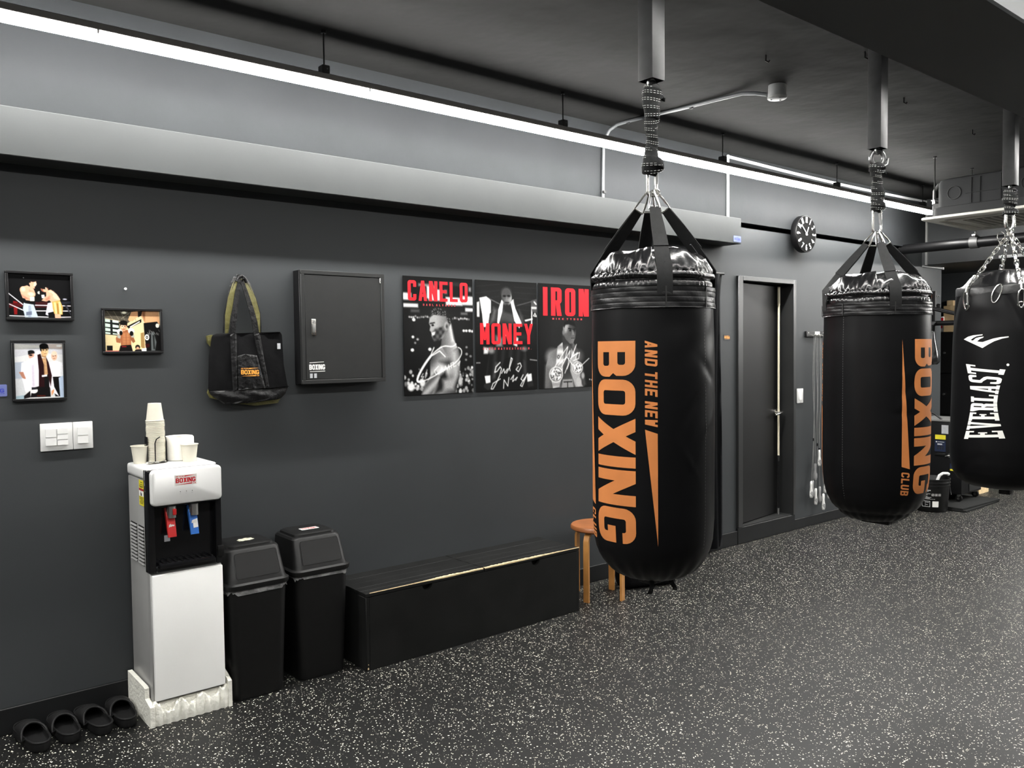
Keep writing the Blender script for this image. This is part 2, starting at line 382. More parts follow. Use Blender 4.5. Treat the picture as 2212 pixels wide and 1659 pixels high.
def lettering(polys, fn, name, mt, parent, cuts_u=(), cuts_v=(), lift=3e-5):
    bm = bmesh.new(); add_polys(bm, polys, fn, cuts_u, cuts_v, lift)
    return obj(name, bm, mt, parent, 20)
LOGO_W = {'I': 0.2}
def boxing_logo(h):
    """the club's mark: small line + wedge, BOXING, wedge + CLUB; returned as polygons with BOXING of height h, x from 0"""
    big, L = text_polys('BOXING', 0.80, 0.245, 0.215, 0.27, 0.06)
    out = [[[(x*h, y*h) for x, y in lp] for lp in g] for g in big]; L *= h
    s = h*0.245
    t1, l1 = text_polys('AND THE NEW', 0.62, 0.2, 0.19, 0.2, 0.16, 0.14)
    y0 = h*1.19
    k1 = L*0.41/l1
    out += [[[(x*k1, y0+y*s) for x, y in lp] for lp in g] for g in t1]
    out.append([[(L*0.43, y0), (L*1.0, y0+s*1.02), (L*0.45, y0+s)]])
    t2, l2 = text_polys('CLUB', 0.62, 0.2, 0.19, 0.2, 0.16, 0.14)
    y1 = -h*0.135-s; k2 = L*0.15/l2
    out += [[[(L*0.85+x*k2, y1+y*s) for x, y in lp] for lp in g] for g in t2]
    out.append([[(0.0, y1), (L*0.815, y1), (L*0.832, y1+s)]])
    return out, L, y1, y0+s
exec_marker = 0
def flat_logo(x0, x1, z0, z1, y, name, mt, parent, full=True, d=-1):
    """the mark printed on a vertical plane facing -y"""
    if full:
        P, L, va, vb = boxing_logo(1.0)
    else:
        P, L = text_polys('BOXING', 0.80, 0.2, 0.17, 0.26, 0.075); va, vb = 0, 1
    fx = (x1-x0)/L; fz = (z1-z0)/(vb-va)
    return lettering(P, lambda u, v, q: (x0+u*fx, y+d*(0.0004+q*0.3), z0+(v-va)*fz), name, mt, parent)
def font_mesh(txt, size, bold=0.0):
    cu = bpy.data.curves.new('t', 'FONT'); cu.body = txt; cu.size = size; cu.offset = bold; cu.align_x = 'CENTER'; cu.align_y = 'CENTER'
    o = bpy.data.objects.new('t', cu); COL.objects.link(o)
    dg = bpy.context.evaluated_depsgraph_get(); me = bpy.data.meshes.new_from_object(o.evaluated_get(dg))
    bpy.data.objects.remove(o); bpy.data.curves.remove(cu)
    bm = bmesh.new(); bm.from_mesh(me); bpy.data.meshes.remove(me)
    return bm
def bm_merge(dst, src, M):
    bmesh.ops.transform(src, matrix=M, verts=src.verts)
    me = bpy.data.meshes.new('x'); src.to_mesh(me); src.free(); dst.from_mesh(me); bpy.data.meshes.remove(me)

# ------------------------------------------------------------------ printed pictures (colour stored on a fine grid)
class Canvas:
    def __init__(s, nu, nv, col=(0, 0, 0)):
        s.nu, s.nv = nu, nv
        u = (np.arange(nu)+0.5)/nu; v = (np.arange(nv)+0.5)/nv
        s.U, s.V = np.meshgrid(u, v); s.a = np.zeros((nv, nu, 3)); s.a[:] = col
        s.asp = nv/nu
    def put(s, mask, col):
        if callable(col): c = col(s.U, s.V)
        else: c = np.array(col, float)
        s.a = s.a*(1-mask[..., None])+mask[..., None]*c
    def ell(s, cx, cyy, rx, ry, col, rot=0.0, soft=1.3, op=1.0):
        x = s.U-cx; y = (s.V-cyy)*s.asp; c, d = math.cos(rot), math.sin(rot)
        X = (x*c+y*d)/rx; Y = (-x*d+y*c)/(ry*s.asp)
        q = (1-np.sqrt(X*X+Y*Y))*min(rx, ry*s.asp)*s.nu
        s.put(np.clip(q/soft+0.5, 0, 1)*op, col)
    def poly(s, pts, col, soft=1.3, op=1.0):
        P = np.array(pts, float); P = np.c_[P[:, 0], P[:, 1]*s.asp]; X = s.U; Y = s.V*s.asp
        ins = np.zeros_like(X, bool); dmin = np.full_like(X, 9.0)
        for i in range(len(P)):
            (x0, y0), (x1, y1) = P[i], P[(i+1) % len(P)]
            cond = (y0 > Y) != (y1 > Y)
            if y1 != y0: ins ^= cond & (X < (x1-x0)*(Y-y0)/(y1-y0)+x0)
            ex, ey = x1-x0, y1-y0; l2 = ex*ex+ey*ey+1e-12
            t = np.clip(((X-x0)*ex+(Y-y0)*ey)/l2, 0, 1)
            dmin = np.minimum(dmin, np.hypot(X-x0-t*ex, Y-y0-t*ey))
        sd = np.where(ins, dmin, -dmin)*s.nu
        s.put(np.clip(sd/soft+0.5, 0, 1)*op, col)
    def line(s, pts, wd, col, op=1.0, soft=1.2):
        P = np.array(pts, float); P = np.c_[P[:, 0], P[:, 1]*s.asp]; X = s.U; Y = s.V*s.asp; dmin = np.full_like(X, 9.0)
        for i in range(len(P)-1):
            (x0, y0), (x1, y1) = P[i], P[i+1]; ex, ey = x1-x0, y1-y0; l2 = ex*ex+ey*ey+1e-12
            t = np.clip(((X-x0)*ex+(Y-y0)*ey)/l2, 0, 1); dmin = np.minimum(dmin, np.hypot(X-x0-t*ex, Y-y0-t*ey))
        s.put(np.clip((wd/2-dmin)*s.nu/soft+0.5, 0, 1)*op, col)
    def noise(s, amp, k=1):
        n = np.random.randn(s.nv//k+1, s.nu//k+1); n = np.kron(n, np.ones((k, k)))[:s.nv, :s.nu]
        s.a = np.clip(s.a*(1+amp*n[..., None]), 0, 1)
    def build(s, fn, name, parent):
        nu, nv = s.nu, s.nv
        vs = [fn(i/nu, j/nv) for j in range(nv+1) for i in range(nu+1)]
        base = BASE.get(parent.name, Vector((0, 0, 0))); vs = [(x-base.x, y-base.y, z-base.z) for x, y, z in vs]
        fs = [(j*(nu+1)+i, (j+1)*(nu+1)+i, (j+1)*(nu+1)+i+1, j*(nu+1)+i+1) for j in range(nv) for i in range(nu)]
        me = bpy.data.meshes.new(name); me.from_pydata(vs, [], fs)
        # colours: average of the cells around each vertex
        p = np.pad(s.a, ((1, 1), (1, 1), (0, 0)), 'edge'); c = (p[:-1, :-1]+p[1:, :-1]+p[:-1, 1:]+p[1:, 1:])/4
        at = me.color_attributes.new('ink', 'FLOAT_COLOR', 'POINT')
        rgba = np.ones(((nu+1)*(nv+1), 4), np.float32); rgba[:, :3] = np.clip(c, 0, 1).reshape(-1, 3)**2.4
        at.data.foreach_set('color', rgba.ravel())
        me.update(); me.materials.append(PRINT)
        o = bpy.data.objects.new(name, me); COL.objects.link(o); o.parent = parent
        return o

# ================================================================== THE SETTING
WY = 3.84            # face of the long wall
CZ = 2.958           # ceiling
struct('floor', B().box(-3.2, 10.8, -4.2, 5.6, -0.08, 0.0), FLOORM)
struct('ceiling', B().box(-3.2, 9.0, -4.2, 4.0, CZ, CZ+0.08), CEIL)
wl = B()
wl.box(-3.2, 5.226, WY, 4.0, 0, CZ); wl.box(5.226, 5.436, WY, 4.0, 0, 2.438); wl.box(6.160, 8.46, WY, 4.0, 0, 2.438); wl.box(8.46, 8.9, WY, 4.0, 0, CZ); wl.box(5.436, 6.160, WY, 4.0, 2.046, 2.438); wl.box(5.226, 8.46, 3.93, 4.0, 2.438, CZ)
struct('wall_left', wl, WALL)
ub = B().box(-3.2, 8.46, 3.80, 3.93, 2.465, CZ)
struct('trim_1', ub, UPPER)                                    # plaster beam along the top of the wall
struct('trim_2', B().box(-3.2, 5.226, 3.68, WY, 2.277, 2.463, 0.003, 1), SOFFIT)   # boxed soffit
cb = B().box(-3.2, 8.46, 0.96, 1.362, 2.465, CZ, 0.006, 1)
struct('trim_3', cb, BEAMM)                                    # dark beam in the middle of the room
struct('trim_4', B().box(8.46, 8.9, -4.0, WY, 2.317, CZ), BEAMM)   # cross beam at the far end
struct('wall_back', B().box(10.6, 10.75, -4.2, 5.6, 0, 2.6), WALL)
struct('wall_recess', B().box(8.75, 10.6, 5.45, 5.6, 0, 2.6), WALL)
struct('wall_recess_return', B().box(8.75, 8.9, 4.0, 5.45, 0, 2.6), WALL)
struct('ceiling_recess', B().box(8.9, 10.6, -4.0, 5.45, 2.39, 2.6), WALL)
struct('wall_right', B().box(-3.2, 10.6, -4.2, -4.0, 0, CZ), OTHER)
struct('wall_near', B().box(-3.2, -3.0, -4.0, 3.84, 0, CZ), OTHER)
struct('baseboard_left', B().box(-3.0, 5.389, WY-0.014, WY, 0, 0.108, 0.003, 1), SKIRT)
struct('baseboard_right', B().box(6.18, 8.9, WY-0.014, WY, 0, 0.085, 0.003, 1), SKIRT)

# the store-room door, a little ajar
d1 = struct('door_1', B().box(5.389, 6.18, 3.822, 4.0, 0, 0.13, 0.004, 1), SKIRT)     # raised black sill
fr = B()
fr.box(5.389, 5.450, 3.818, 4.0, 0.13, 2.066, 0.003, 1); fr.box(6.145, 6.18, 3.818, 4.0, 0.13, 2.066, 0.003, 1); fr.box(5.450, 6.145, 3.818, 4.0, 2.03, 2.066, 0.003, 1)
obj('door_frame', fr, DOORFRAME, d1)
obj('threshold', B().box(5.45, 6.145, 3.83, 4.0, 0.13, 0.136), DKMETAL, d1)
a = math.atan2(3.945-3.858, 6.128-5.462)
def leafxf(x, y, z): return (5.462+x*math.cos(a)-y*math.sin(a), 3.862+x*math.sin(a)+y*math.cos(a), z)
lb = B().box(0, 0.662, 0, 0.036, 0.142, 2.018, 0.002, 1)
for v in lb.bm.verts: v.co = leafxf(*v.co)
leaf = obj('door_leaf', lb, GREYDOOR, d1)
eb = B().box(0.662, 0.667, -0.001, 0.037, 0.142, 2.018)
for v in eb.bm.verts: v.co = leafxf(*v.co)
obj('edge_strip', eb, TRUNK, leaf)['label'] = 'pale metal edge strip'
hb = B()
hb.cyl((0.612, 0, 0.98), (0.612, -0.012, 0.98), 0.027, n=24)
hb.cyl((0.612, -0.012, 0.98), (0.612, -0.05, 0.98), 0.011, n=14)
hb.tube([(0.632, -0.05, 0.98), (0.60, -0.052, 0.978), (0.55, -0.052, 0.972), (0.515, -0.046, 0.967)], [0.010, 0.012, 0.011, 0.008], 10)
hb.box(0.64, 0.664, -0.004, 0, 0.95, 1.01)
for v in hb.bm.verts: v.co = leafxf(*v.co)
obj('door_handle', hb, CHROME, leaf)['label'] = 'satin steel lever handle'
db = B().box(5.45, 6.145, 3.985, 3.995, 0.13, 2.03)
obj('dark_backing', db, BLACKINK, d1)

pl = thing('rod', 'pale upright rod standing against the black door behind its lever', 'rod', (6.073, 3.915, 0.136))
obj('shaft', B().cyl((6.073, 3.912, 0.62), (6.076, 3.915, 1.99), 0.0085, n=12), CREAMP, pl)
obj('top_sleeve', B().cyl((6.076, 3.915, 1.86), (6.077, 3.915, 2.012), 0.011, n=12), CREAMP, pl)
obj('lower_shaft', B().cyl((6.073, 3.912, 0.16), (6.073, 3.912, 0.62), 0.006, n=10), BLKMETAL, pl)
obj('collar', B().cyl((6.073, 3.912, 0.575), (6.073, 3.912, 0.625), 0.0088, n=12), DKMETAL, pl)
obj('foot', B().cyl((6.073, 3.912, 0.1365), (6.073, 3.912, 0.185), 0.009, n=12), BRUSHED, pl)

# black curtain beside the door
cu = thing('curtain', 'black curtain hanging against the wall behind the nearest bag', 'curtain', (4.75, 3.83, 0.02))
cbm = bmesh.new(); rows = []
for k, z in enumerate(np.linspace(0.03, 2.06, 24)):
    r_ = []
    t = z/2.06
    xr = 5.158+0.022*max(0, (t-0.93)/0.07)-0.012*math.sin(t*3)
    for i in range(61):
        q = i/60; x = 4.42+(xr-4.42)*q
        y = 3.795+0.018*math.sin(q*34+0.6*math.sin(t*4))+0.006*math.sin(q*11+t*3)
        r_.append(cbm.verts.new((x, y, z)))
    rows.append(r_)
for r0, r1 in zip(rows[:-1], rows[1:]):
    for i in range(60): cbm.faces.new((r0[i], r0[i+1], r1[i+1], r1[i]))
bmesh.ops.solidify(cbm, geom=cbm.faces[:], thickness=0.003)
obj('cloth', cbm, CURT, cu, 60)
obj('curtain_rail', B().cyl((4.38, 3.805, 2.066), (5.185, 3.805, 2.066), 0.009, n=12), BLKMETAL, cu)
for x in (4.45, 4.8, 5.14): obj('rail_bracket', B().box(x-0.008, x+0.008, 3.80, 3.838, 2.058, 2.074), BLKMETAL, cu)

# ================================================================== CEILING LAMPS
def tube_light(y, label, kind, x0=-2.65, x1=7.80, first=0.842, rods=True):
    t = thing('tube_light', label, 'light', (2.6, y, 2.703), 'long suspended tube lights')
    DIFF = mat('led_bottom_'+kind, (0.8, 0.8, 0.8), 0.4, emit=((1.0, 0.985, 0.95), TUBES[kind][0])); DIFFS = mat('led_side_'+kind, (0.8, 0.8, 0.8), 0.4, emit=((1.0, 0.985, 0.95), TUBES[kind][1]))
    js = [first+1.163*k for k in range(-3, 8)]
    xs = [x0]+[j for j in js if x0+0.1 < j < x1-0.1]+[x1]
    for p, q in zip(xs[:-1], xs[1:]):
        b = B(); h = 0.0185; z0, z1 = 2.703, 2.737
        for (aa, bb) in ((p+0.001, q-0.001),):
            pts = [(-h, z1), (-h, z0+0.005), (-h+0.005, z0), (h-0.005, z0), (h, z0+0.005), (h, z1)]
            L = [b.bm.verts.new((aa, y+u, z)) for u, z in pts]; R = [b.bm.verts.new((bb, y+u, z)) for u, z in pts]
            for i in range(5):
                f = b.bm.faces.new((L[i], L[i+1], R[i+1], R[i])); f.material_index = 0 if i == 2 else 1
            b.bm.faces.new(L[::-1]).material_index = 1; b.bm.faces.new(R).material_index = 1
        obj('diffuser', b, [DIFF, DIFFS], t, 0)
    for q in xs[1:-1]: obj('joint_clip', B().box(q-0.004, q+0.004, y-0.0205, y+0.0205, 2.724, 2.742), WHITEPL, t)
    obj('housing', B().box(x0, x1, y-0.0215, y+0.0215, 2.737, 2.766, 0.003, 1), mat('aluminium_housing', (0.20, 0.19, 0.18), 0.45, metal=0.3), t)
    if rods:
        for k in range(7):
            x = -1.147+1.465*k
            if x > x1: break
            rd = obj('drop_rod', B().cyl((x, y, 2.79), (x, y, CZ-0.004), 0.0035, n=8).cyl((x, y, CZ-0.012), (x, y, CZ), 0.012, n=12), BLKMETAL, t)
            obj('clamp_block', B().box(x-0.019, x+0.019, y-0.022, y+0.022, 2.762, 2.802, 0.003, 1), DKMETAL, rd)
            obj('screw', B().cyl((x+0.004, y-0.022, 2.785), (x+0.004, y-0.0235, 2.785), 0.003, n=10), CHROME, rd)
    return t
tube_light(3.467, 'long glowing tube light hung on thin rods along the wall', 'wall')
tube_light(1.640, 'tube light tucked behind the dark middle beam beside the posts', 'middle')
tube_light(0.630, 'tube light on the near side of the dark middle beam', 'near')
tube_light(-1.75, 'tube light over the part of the room behind the viewer', 'rear')

ft = thing('tube_light', 'short tube light across the low far recess beyond the cross beam', 'light', (9.7, 1.0, 2.352))
fb_ = B().box(9.682, 9.718, -1.0, 2.9, 2.336, 2.352); obj('diffuser', fb_, mat('led_far', (0.8, 0.8, 0.8), 0.4, emit=((1.0, 0.985, 0.95), TUBES['far'][0])), ft, 0)
obj('housing', B().box(9.676, 9.724, -1.01, 2.91, 2.352, 2.3895, 0.003, 1), DKMETAL, ft)

# ================================================================== CEILING FIXTURES
cd = thing('conduit', 'grey conduit running from the ceiling junction box down to the soffit', 'conduit', (3.9, 3.79, 2.465))
pth = [(4.075, 2.705, 2.915), (4.05, 2.76, 2.93), (4.03, 2.83, 2.942), (4.025, 2.97, 2.946), (4.00, 3.25, 2.946), (3.972, 3.46, 2.946), (3.950, 3.64, 2.945), (3.935, 3.70, 2.938), (3.918, 3.75, 2.912), (3.908, 3.778, 2.865), (3.900, 3.788, 2.80), (3.895, 3.788, 2.6), (3.894, 3.788, 2.465)]
obj('pipe', B().tube(pth, 0.0105, 10), mat('grey_conduit', (0.10, 0.105, 0.11), 0.45, var=(20, 0.1)), cd)
for (x, y) in ((4.008, 3.17), (3.953, 3.62)):
    b = B()
    for q in range(9):
        aa = PI*q/8
        b.box(x-0.006, x+0.006, y+0.014*math.cos(aa)-0.003, y+0.014*math.cos(aa)+0.003, 2.946-0.014*math.sin(aa)-0.003, 2.946-0.014*math.sin(aa)+0.003)
    b.box(x-0.006, x+0.006, y-0.03, y+0.03, CZ-0.004, CZ-0.0005)
    obj('saddle_clip', b, DKMETAL, cd)
b = B(); b.box(3.885, 3.905, 3.770, 3.80, 2.515, 2.530); obj('saddle_clip', b, DKMETAL, cd)
jb = thing('junction_box', 'round grey junction box on the ceiling at the end of the conduit', 'box', (4.10, 2.655, CZ))
obj('body', B().lathe([(0.047, 0), (0.050, -0.062), (0.049, -0.066)], (4.10, 2.655, CZ-0.0005), 28), mat('grey_box_paint', (0.16, 0.165, 0.165), 0.5, var=(16, 0.15)), jb)
b = B().lathe([(0.052, 0), (0.052, -0.008), (0.048, -0.011)], (4.10, 2.655, CZ-0.064), 28); obj('cover', b, mat('grey_box_cover', (0.22, 0.225, 0.22), 0.5, var=(40, 0.25)), jb)
for q in (0, 2.1, 4.2): obj('screw', B().cyl((4.10+0.03*math.cos(q), 2.655+0.03*math.sin(q), CZ-0.0755), (4.10+0.03*math.cos(q), 2.655+0.03*math.sin(q), CZ-0.078), 0.005, n=8), DKMETAL, jb)
for k, (x, y, lb_) in enumerate(((3.638, 2.42, 'small bent steel anchor in the ceiling left of the junction box'), (3.982, 2.092, 'small steel anchor in the ceiling at the top of the second post'), (4.893, 2.333, 'small bent steel anchor in the ceiling right of the second post'), (5.984, 2.392, 'small steel anchor in the ceiling towards the far end'))):
    single('ceiling_anchor', B().tube([(x, y, CZ), (x, y, CZ-0.028), (x+0.012, y-0.008, CZ-0.034), (x+0.016, y-0.010, CZ-0.026)], 0.005, 8), BLKMETAL, lb_, 'anchor', (x, y, CZ), 'steel anchors left in the ceiling')

tr = thing('trunking', 'white cable trunking, up from the soffit and along the ceiling corner', 'trunking', (5.22, 3.79, 2.466))
obj('riser', B().box(5.211, 5.229, 3.786, 3.7995, 2.466, 2.945, 0.002, 1), TRUNK, tr)
b = B(); xs = np.linspace(5.229, 8.44, 15)
rings = []
for x in xs:
    zz = 2.932-0.018*math.sin((x-5.2)/3.2*PI)
    rings.append([b.bm.verts.new(p) for p in ((x, 3.786, zz-0.009), (x, 3.7995, zz-0.009), (x, 3.7995, zz+0.009), (x, 3.786, zz+0.009))])
b.skin(rings); obj('runner', b, TRUNK, tr)
t2 = thing('trunking', 'grey cable trunking in the far corner under the cross beam', 'trunking', (8.45, 3.83, 2.32))
TR2 = mat('grey_trunking', (0.27, 0.275, 0.27), 0.5, var=(9, 0.08))
obj('riser', B().box(8.436, 8.459, 3.780, 3.7995, 2.31, 2.87, 0.002, 1), TR2, t2)
obj('runner', B().box(8.46, 8.87, 3.815, 3.8395, 2.296, 2.316, 0.002, 1), TR2, t2)
obj('end_cap', B().box(8.87, 8.90, 3.812, 3.8395, 2.294, 2.318, 0.003, 1), WHITEPL, t2)
single('trunking', B().box(8.440, 8.459, 1.6, 3.13, 2.318, 2.345, 0.003, 1), TRUNK, 'white trunking along the foot of the far cross beam', 'trunking', (8.45, 2.4, 2.318))

# cassette air conditioner hung at the far end
ac = thing('air_conditioner', 'cassette air conditioner hung under the ceiling at the far end', 'air conditioner', (6.95, 2.47, 2.47))
def rbx(x0, x1, y0, y1, z0, z1, r):
    b = B(); pts = rrect((x1-x0)/2, (y1-y0)/2, r, 6); b.loft([(pts, z0, 0, 0), (pts, z1, 0, 0)], (x0+x1)/2, (y0+y1)/2); return b
b = B(); x0, x1, y0, y1 = 6.47, 7.40, 2.00, 2.95
pts0 = rrect(0.465, 0.475, 0.02, 4); pts1 = rrect(0.458, 0.468, 0.02, 4); b.loft([(pts1, 2.464, 0, 0), (pts0, 2.470, 0, 0), (pts0, 2.484, 0, 0), (pts1, 2.488, 0, 0)], 6.935, 2.475)
pan = obj('panel', b, ACPANEL, ac)
obj('intake_grille', B().box(6.68, 7.19, 2.22, 2.73, 2.4615, 2.4638), mat('grille_shade', (0.20, 0.19, 0.17), 0.6, var=(60, 0.2)), pan)
for (ax0, ax1, ay0, ay1) in ((6.55, 6.61, 2.14, 2.81), (7.26, 7.32, 2.14, 2.81), (6.62, 7.25, 2.07, 2.13), (6.62, 7.25, 2.82, 2.88)):
    obj('air_vane', B().box(ax0, ax1, ay0, ay1, 2.4605, 2.4638, 0.001, 1), mat('vane_plastic', (0.5, 0.49, 0.45), 0.4), pan)
for k in range(9):
    y = 2.25+k*0.056
    obj('grille_slat', B().box(6.69, 7.18, y, y+0.012, 2.4595, 2.462), ACPANEL, pan)
b = B(); body = rrect(0.385, 0.395, 0.05, 5); b.loft([(body, 2.489, 0, 0), (body, 2.74, 0, 0), (rrect(0.375, 0.385, 0.05, 5), 2.762, 0, 0), (rrect(0.35, 0.36, 0.05, 5), 2.772, 0, 0)], 6.935, 2.475)
bod = obj('casing', b, ACBODY, ac)
obj('lower_band', B().loft([(rrect(0.405, 0.415, 0.04, 5), 2.489, 0, 0), (rrect(0.405, 0.415, 0.04, 5), 2.555, 0, 0), (rrect(0.39, 0.40, 0.04, 5), 2.562, 0, 0)], 6.935, 2.475), ACBODY, bod)
for y in (2.74, 2.24):
    P = [(6.548, y+0.047*math.cos(q*PI/12), 2.655+0.047*math.sin(q*PI/12)) for q in range(24)]
    obj('knockout_ring', B().tube(P, 0.0035, 6, True), BLKMETAL, bod)
for y in (2.62, 2.56, 2.42, 2.36): obj('rib', B().box(6.544, 6.551, y-0.003, y+0.003, 2.565, 2.75), ACBODY, bod)
for z in (2.64,): obj('rib', B().box(6.544, 6.551, 2.32, 2.66, z-0.003, z+0.003), ACBODY, bod)
for (x, y) in ((6.60, 2.905), (7.27, 2.905), (6.60, 2.045), (7.27, 2.045)):
    rd = obj('hanging_rod', B().cyl((x, y, 2.50), (x, y, CZ-0.002), 0.005, n=8).cyl((x, y, CZ-0.01), (x, y, CZ-0.001), 0.014, n=10), DKMETAL, ac)
    obj('nut', B().cyl((x, y, 2.60), (x, y, 2.62), 0.016, n=6).box(x-0.03, x+0.035, y-0.012, y+0.012, 2.62, 2.626), CHROME, rd)
    obj('lug', B().box(x-0.012, x+0.05, y-0.04, y+0.01, 2.489, 2.60, 0.003, 1), BLKMETAL, rd)
P = [(6.62, 2.90, 2.52), (6.62, 2.915, 2.62), (6.62, 2.915, 2.70), (6.63, 2.89, 2.745), (6.65, 2.85, 2.75)]
obj('drain_hose', B().tube(P, 0.012, 8), TR2, ac)

# big black pipe crossing the far end
pp = thing('pipe', 'thick black pipe running out of the wall across the far end', 'pipe', (8.0, 3.82, 2.437))
obj('tube', B().cyl((8.0, 3.838, 2.437), (8.0, -3.5, 2.437), 0.046, n=24), BLKMETAL, pp)
obj('wall_flange', B().cyl((8.0, 3.838, 2.437), (8.0, 3.82, 2.437), 0.068, n=24), BLKMETAL, pp)
cl = obj('clamp', B().cyl((8.0, 3.20, 2.437), (8.0, 3.13, 2.437), 0.053, n=24), mat('clamp_steel', (0.10, 0.10, 0.10), 0.5, metal=0.4), pp)
obj('clamp_bolt', B().box(7.93, 8.0, 3.135, 3.165, 2.49, 2.505, 0.002, 1).cyl((8.0, 3.16, 2.49), (8.0, 3.16, 2.53), 0.008, n=8), CHROME, cl)
obj('clamp_rod', B().cyl((8.0, 3.16, 2.53), (8.0, 3.16, CZ), 0.005, n=8), DKMETAL, cl)

# ================================================================== POSTS AND HEAVY BAGS
def post(x, y, label):
    t = thing('ceiling_post', label, 'post', (x, y, 2.42), 'steel posts the bags hang from')
    s = 0.0325; b = B(); o4 = rrect(s, s, 0.004, 2); i4 = rrect(s-0.0035, s-0.0035, 0.002, 2)
    rings = []
    for pts, z in ((o4, 2.42), (o4, CZ-0.001), ): rings.append([b.bm.verts.new((x+p[0], y+p[1], z)) for p in pts])
    b.skin(rings, False)
    inn = []
    for pts, z in ((i4, 2.42), (i4, 2.50)): inn.append([b.bm.verts.new((x+p[0], y+p[1], z)) for p in pts])
    b.skin(inn, False); n = len(o4)
    for i in range(n): b.bm.faces.new((rings[0][i], rings[0][(i+1) % n], inn[0][(i+1) % n], inn[0][i]))
    b.bm.faces.new(inn[1]); b.bm.faces.new(rings[1])
    obj('square_tube', b, POLE, t)
    obj('base_plate', B().box(x-0.07, x+0.07, y-0.07, y+0.07, CZ-0.009, CZ-0.0005, 0.002, 1), POLE, t)
    obj('eye_bolt', B().cyl((x, y, 2.50), (x, y, 2.425), 0.008, n=10).tube([(x+0.016*math.cos(q*PI/8), y, 2.413+0.016*math.sin(q*PI/8)) for q in range(16)], 0.005, 8, True), BRUSHED, t)
    return t
BAGS = [(2.19, 1.90), (3.757, 1.911), (5.235, 1.885)]
post(*BAGS[0], 'square steel ceiling post above the nearest, largest-looking bag')
post(*BAGS[1], 'square steel ceiling post above the middle hanging bag')
post(*BAGS[2], 'square steel ceiling post above the chained bag at the right edge')

def wrapped(x, y, z0, z1, r, name_label, cap=(0, 0), steps=None, seed=1, lean=0.0):
    """a hanging spring bound round and round in dark hand-wrap tape with white stitched stripes"""
    t = thing('bag_hanger', name_label, 'hanger', (x, y, z0), 'wrapped hangers between post and bag')
    rnd = random.Random(seed); H = z1-z0
    def rad(s, a):
        s = min(max(s, 0), 1)
        e = r*(0.86+0.16*math.sin(s*9+seed)+0.10*math.sin(s*23+a))
        e *= 1.0+0.38*math.exp(-((s-0.10)/0.07)**2)+0.30*math.exp(-((s-0.90)/0.07)**2)
        return e*min(1, 0.55+s*9)*min(1, 0.55+(1-s)*9)
    def cx(s): return x+lean*math.sin(s*5), y
    b = B(); rings = []
    for k in range(61):
        s = k/60; c = cx(s)
        rings.append([b.bm.verts.new((c[0]+rad(s, q*PI/10)*math.cos(q*PI/10), c[1]+rad(s, q*PI/10)*math.sin(q*PI/10), z0+s*H+0.006*math.sin(q*PI/10+k))) for q in range(20)])
    b.skin(rings); obj('tape', b, mat('hand_wrap_cloth', (0.010, 0.0103, 0.0103), 0.9, spec=0.15, var=(60, 0.3), bump=(300, 0.6, 0.002)), t)
    # pairs of white dashed stripes spiralling round
    sb = bmesh.new(); turns = max(4, int(H/0.0225)); N = 34
    for pair in (-0.0034, 0.0034):
        for k in range(turns*N):
            if k % 2: continue
            q0, q1 = k/N, (k+1.25)/N
            pts = []
            for q in (q0, q1):
                tz = q/turns; aa = q*2*PI; s = tz+pair/H
                wob = 0.05*math.sin(q*0.9+seed)
                if not 0.03 < s < 0.97: pts = []; break
                for dz in (-0.0008, 0.0008):
                    c = cx(s); R_ = rad(s, aa)+0.0012
                    pts.append((c[0]+R_*math.cos(aa), c[1]+R_*math.sin(aa), z0+s*H+dz+0.010*math.sin(aa+wob*9)))
            if pts: sb.faces.new([sb.verts.new(p) for p in (pts[0], pts[2], pts[3], pts[1])])
    obj('stitched_stripes', sb, mat('pale_stitching', (0.34, 0.34, 0.32), 0.8), t)
    P = [(x+r*0.9, y-0.01, z0+H*0.86), (x+r*1.5, y-0.012, z0+H*0.88), (x+r*1.75, y-0.012, z0+H*0.855), (x+r*1.6, y-0.01, z0+H*0.825)]
    obj('loose_end', B().ribbon(P, [(0, 0.3, 1)]*4, 0.02, 0.004), MATS['hand_wrap_cloth'], t)
    return t
def loop_pts(cx, cyy, zc, hx, hz, ax=(1, 0), n=10, tz=(0, 0)):
    # rounded long loop in the vertical plane along ax
    pts = []
    for (sx, a0) in ((1, 0), (-1, PI)):
        for i in range(n+1):
            a_ = a0+PI*i/n
            u = hx*math.cos(a_); v = (hz-hx)*(1 if a0 == 0 else -1)+hx*math.sin(a_)
            pts.append((cx+ax[0]*u, cyy+ax[1]*u, zc+v))
    return pts
wrapped(2.19, 1.90, 2.105, 2.414, 0.027, 'cloth-wrapped hanger of the nearest bag, between post and snap link', seed=1)
wrapped(3.757, 1.911, 2.135, 2.352, 0.029, 'lumpy cloth-wrapped hanger with an open hook above the middle bag', seed=5, lean=0.006)
wrapped(5.235, 1.885, 2.258, 2.404, 0.036, 'short fat cloth-wrapped hanger above the chained bag', seed=9)
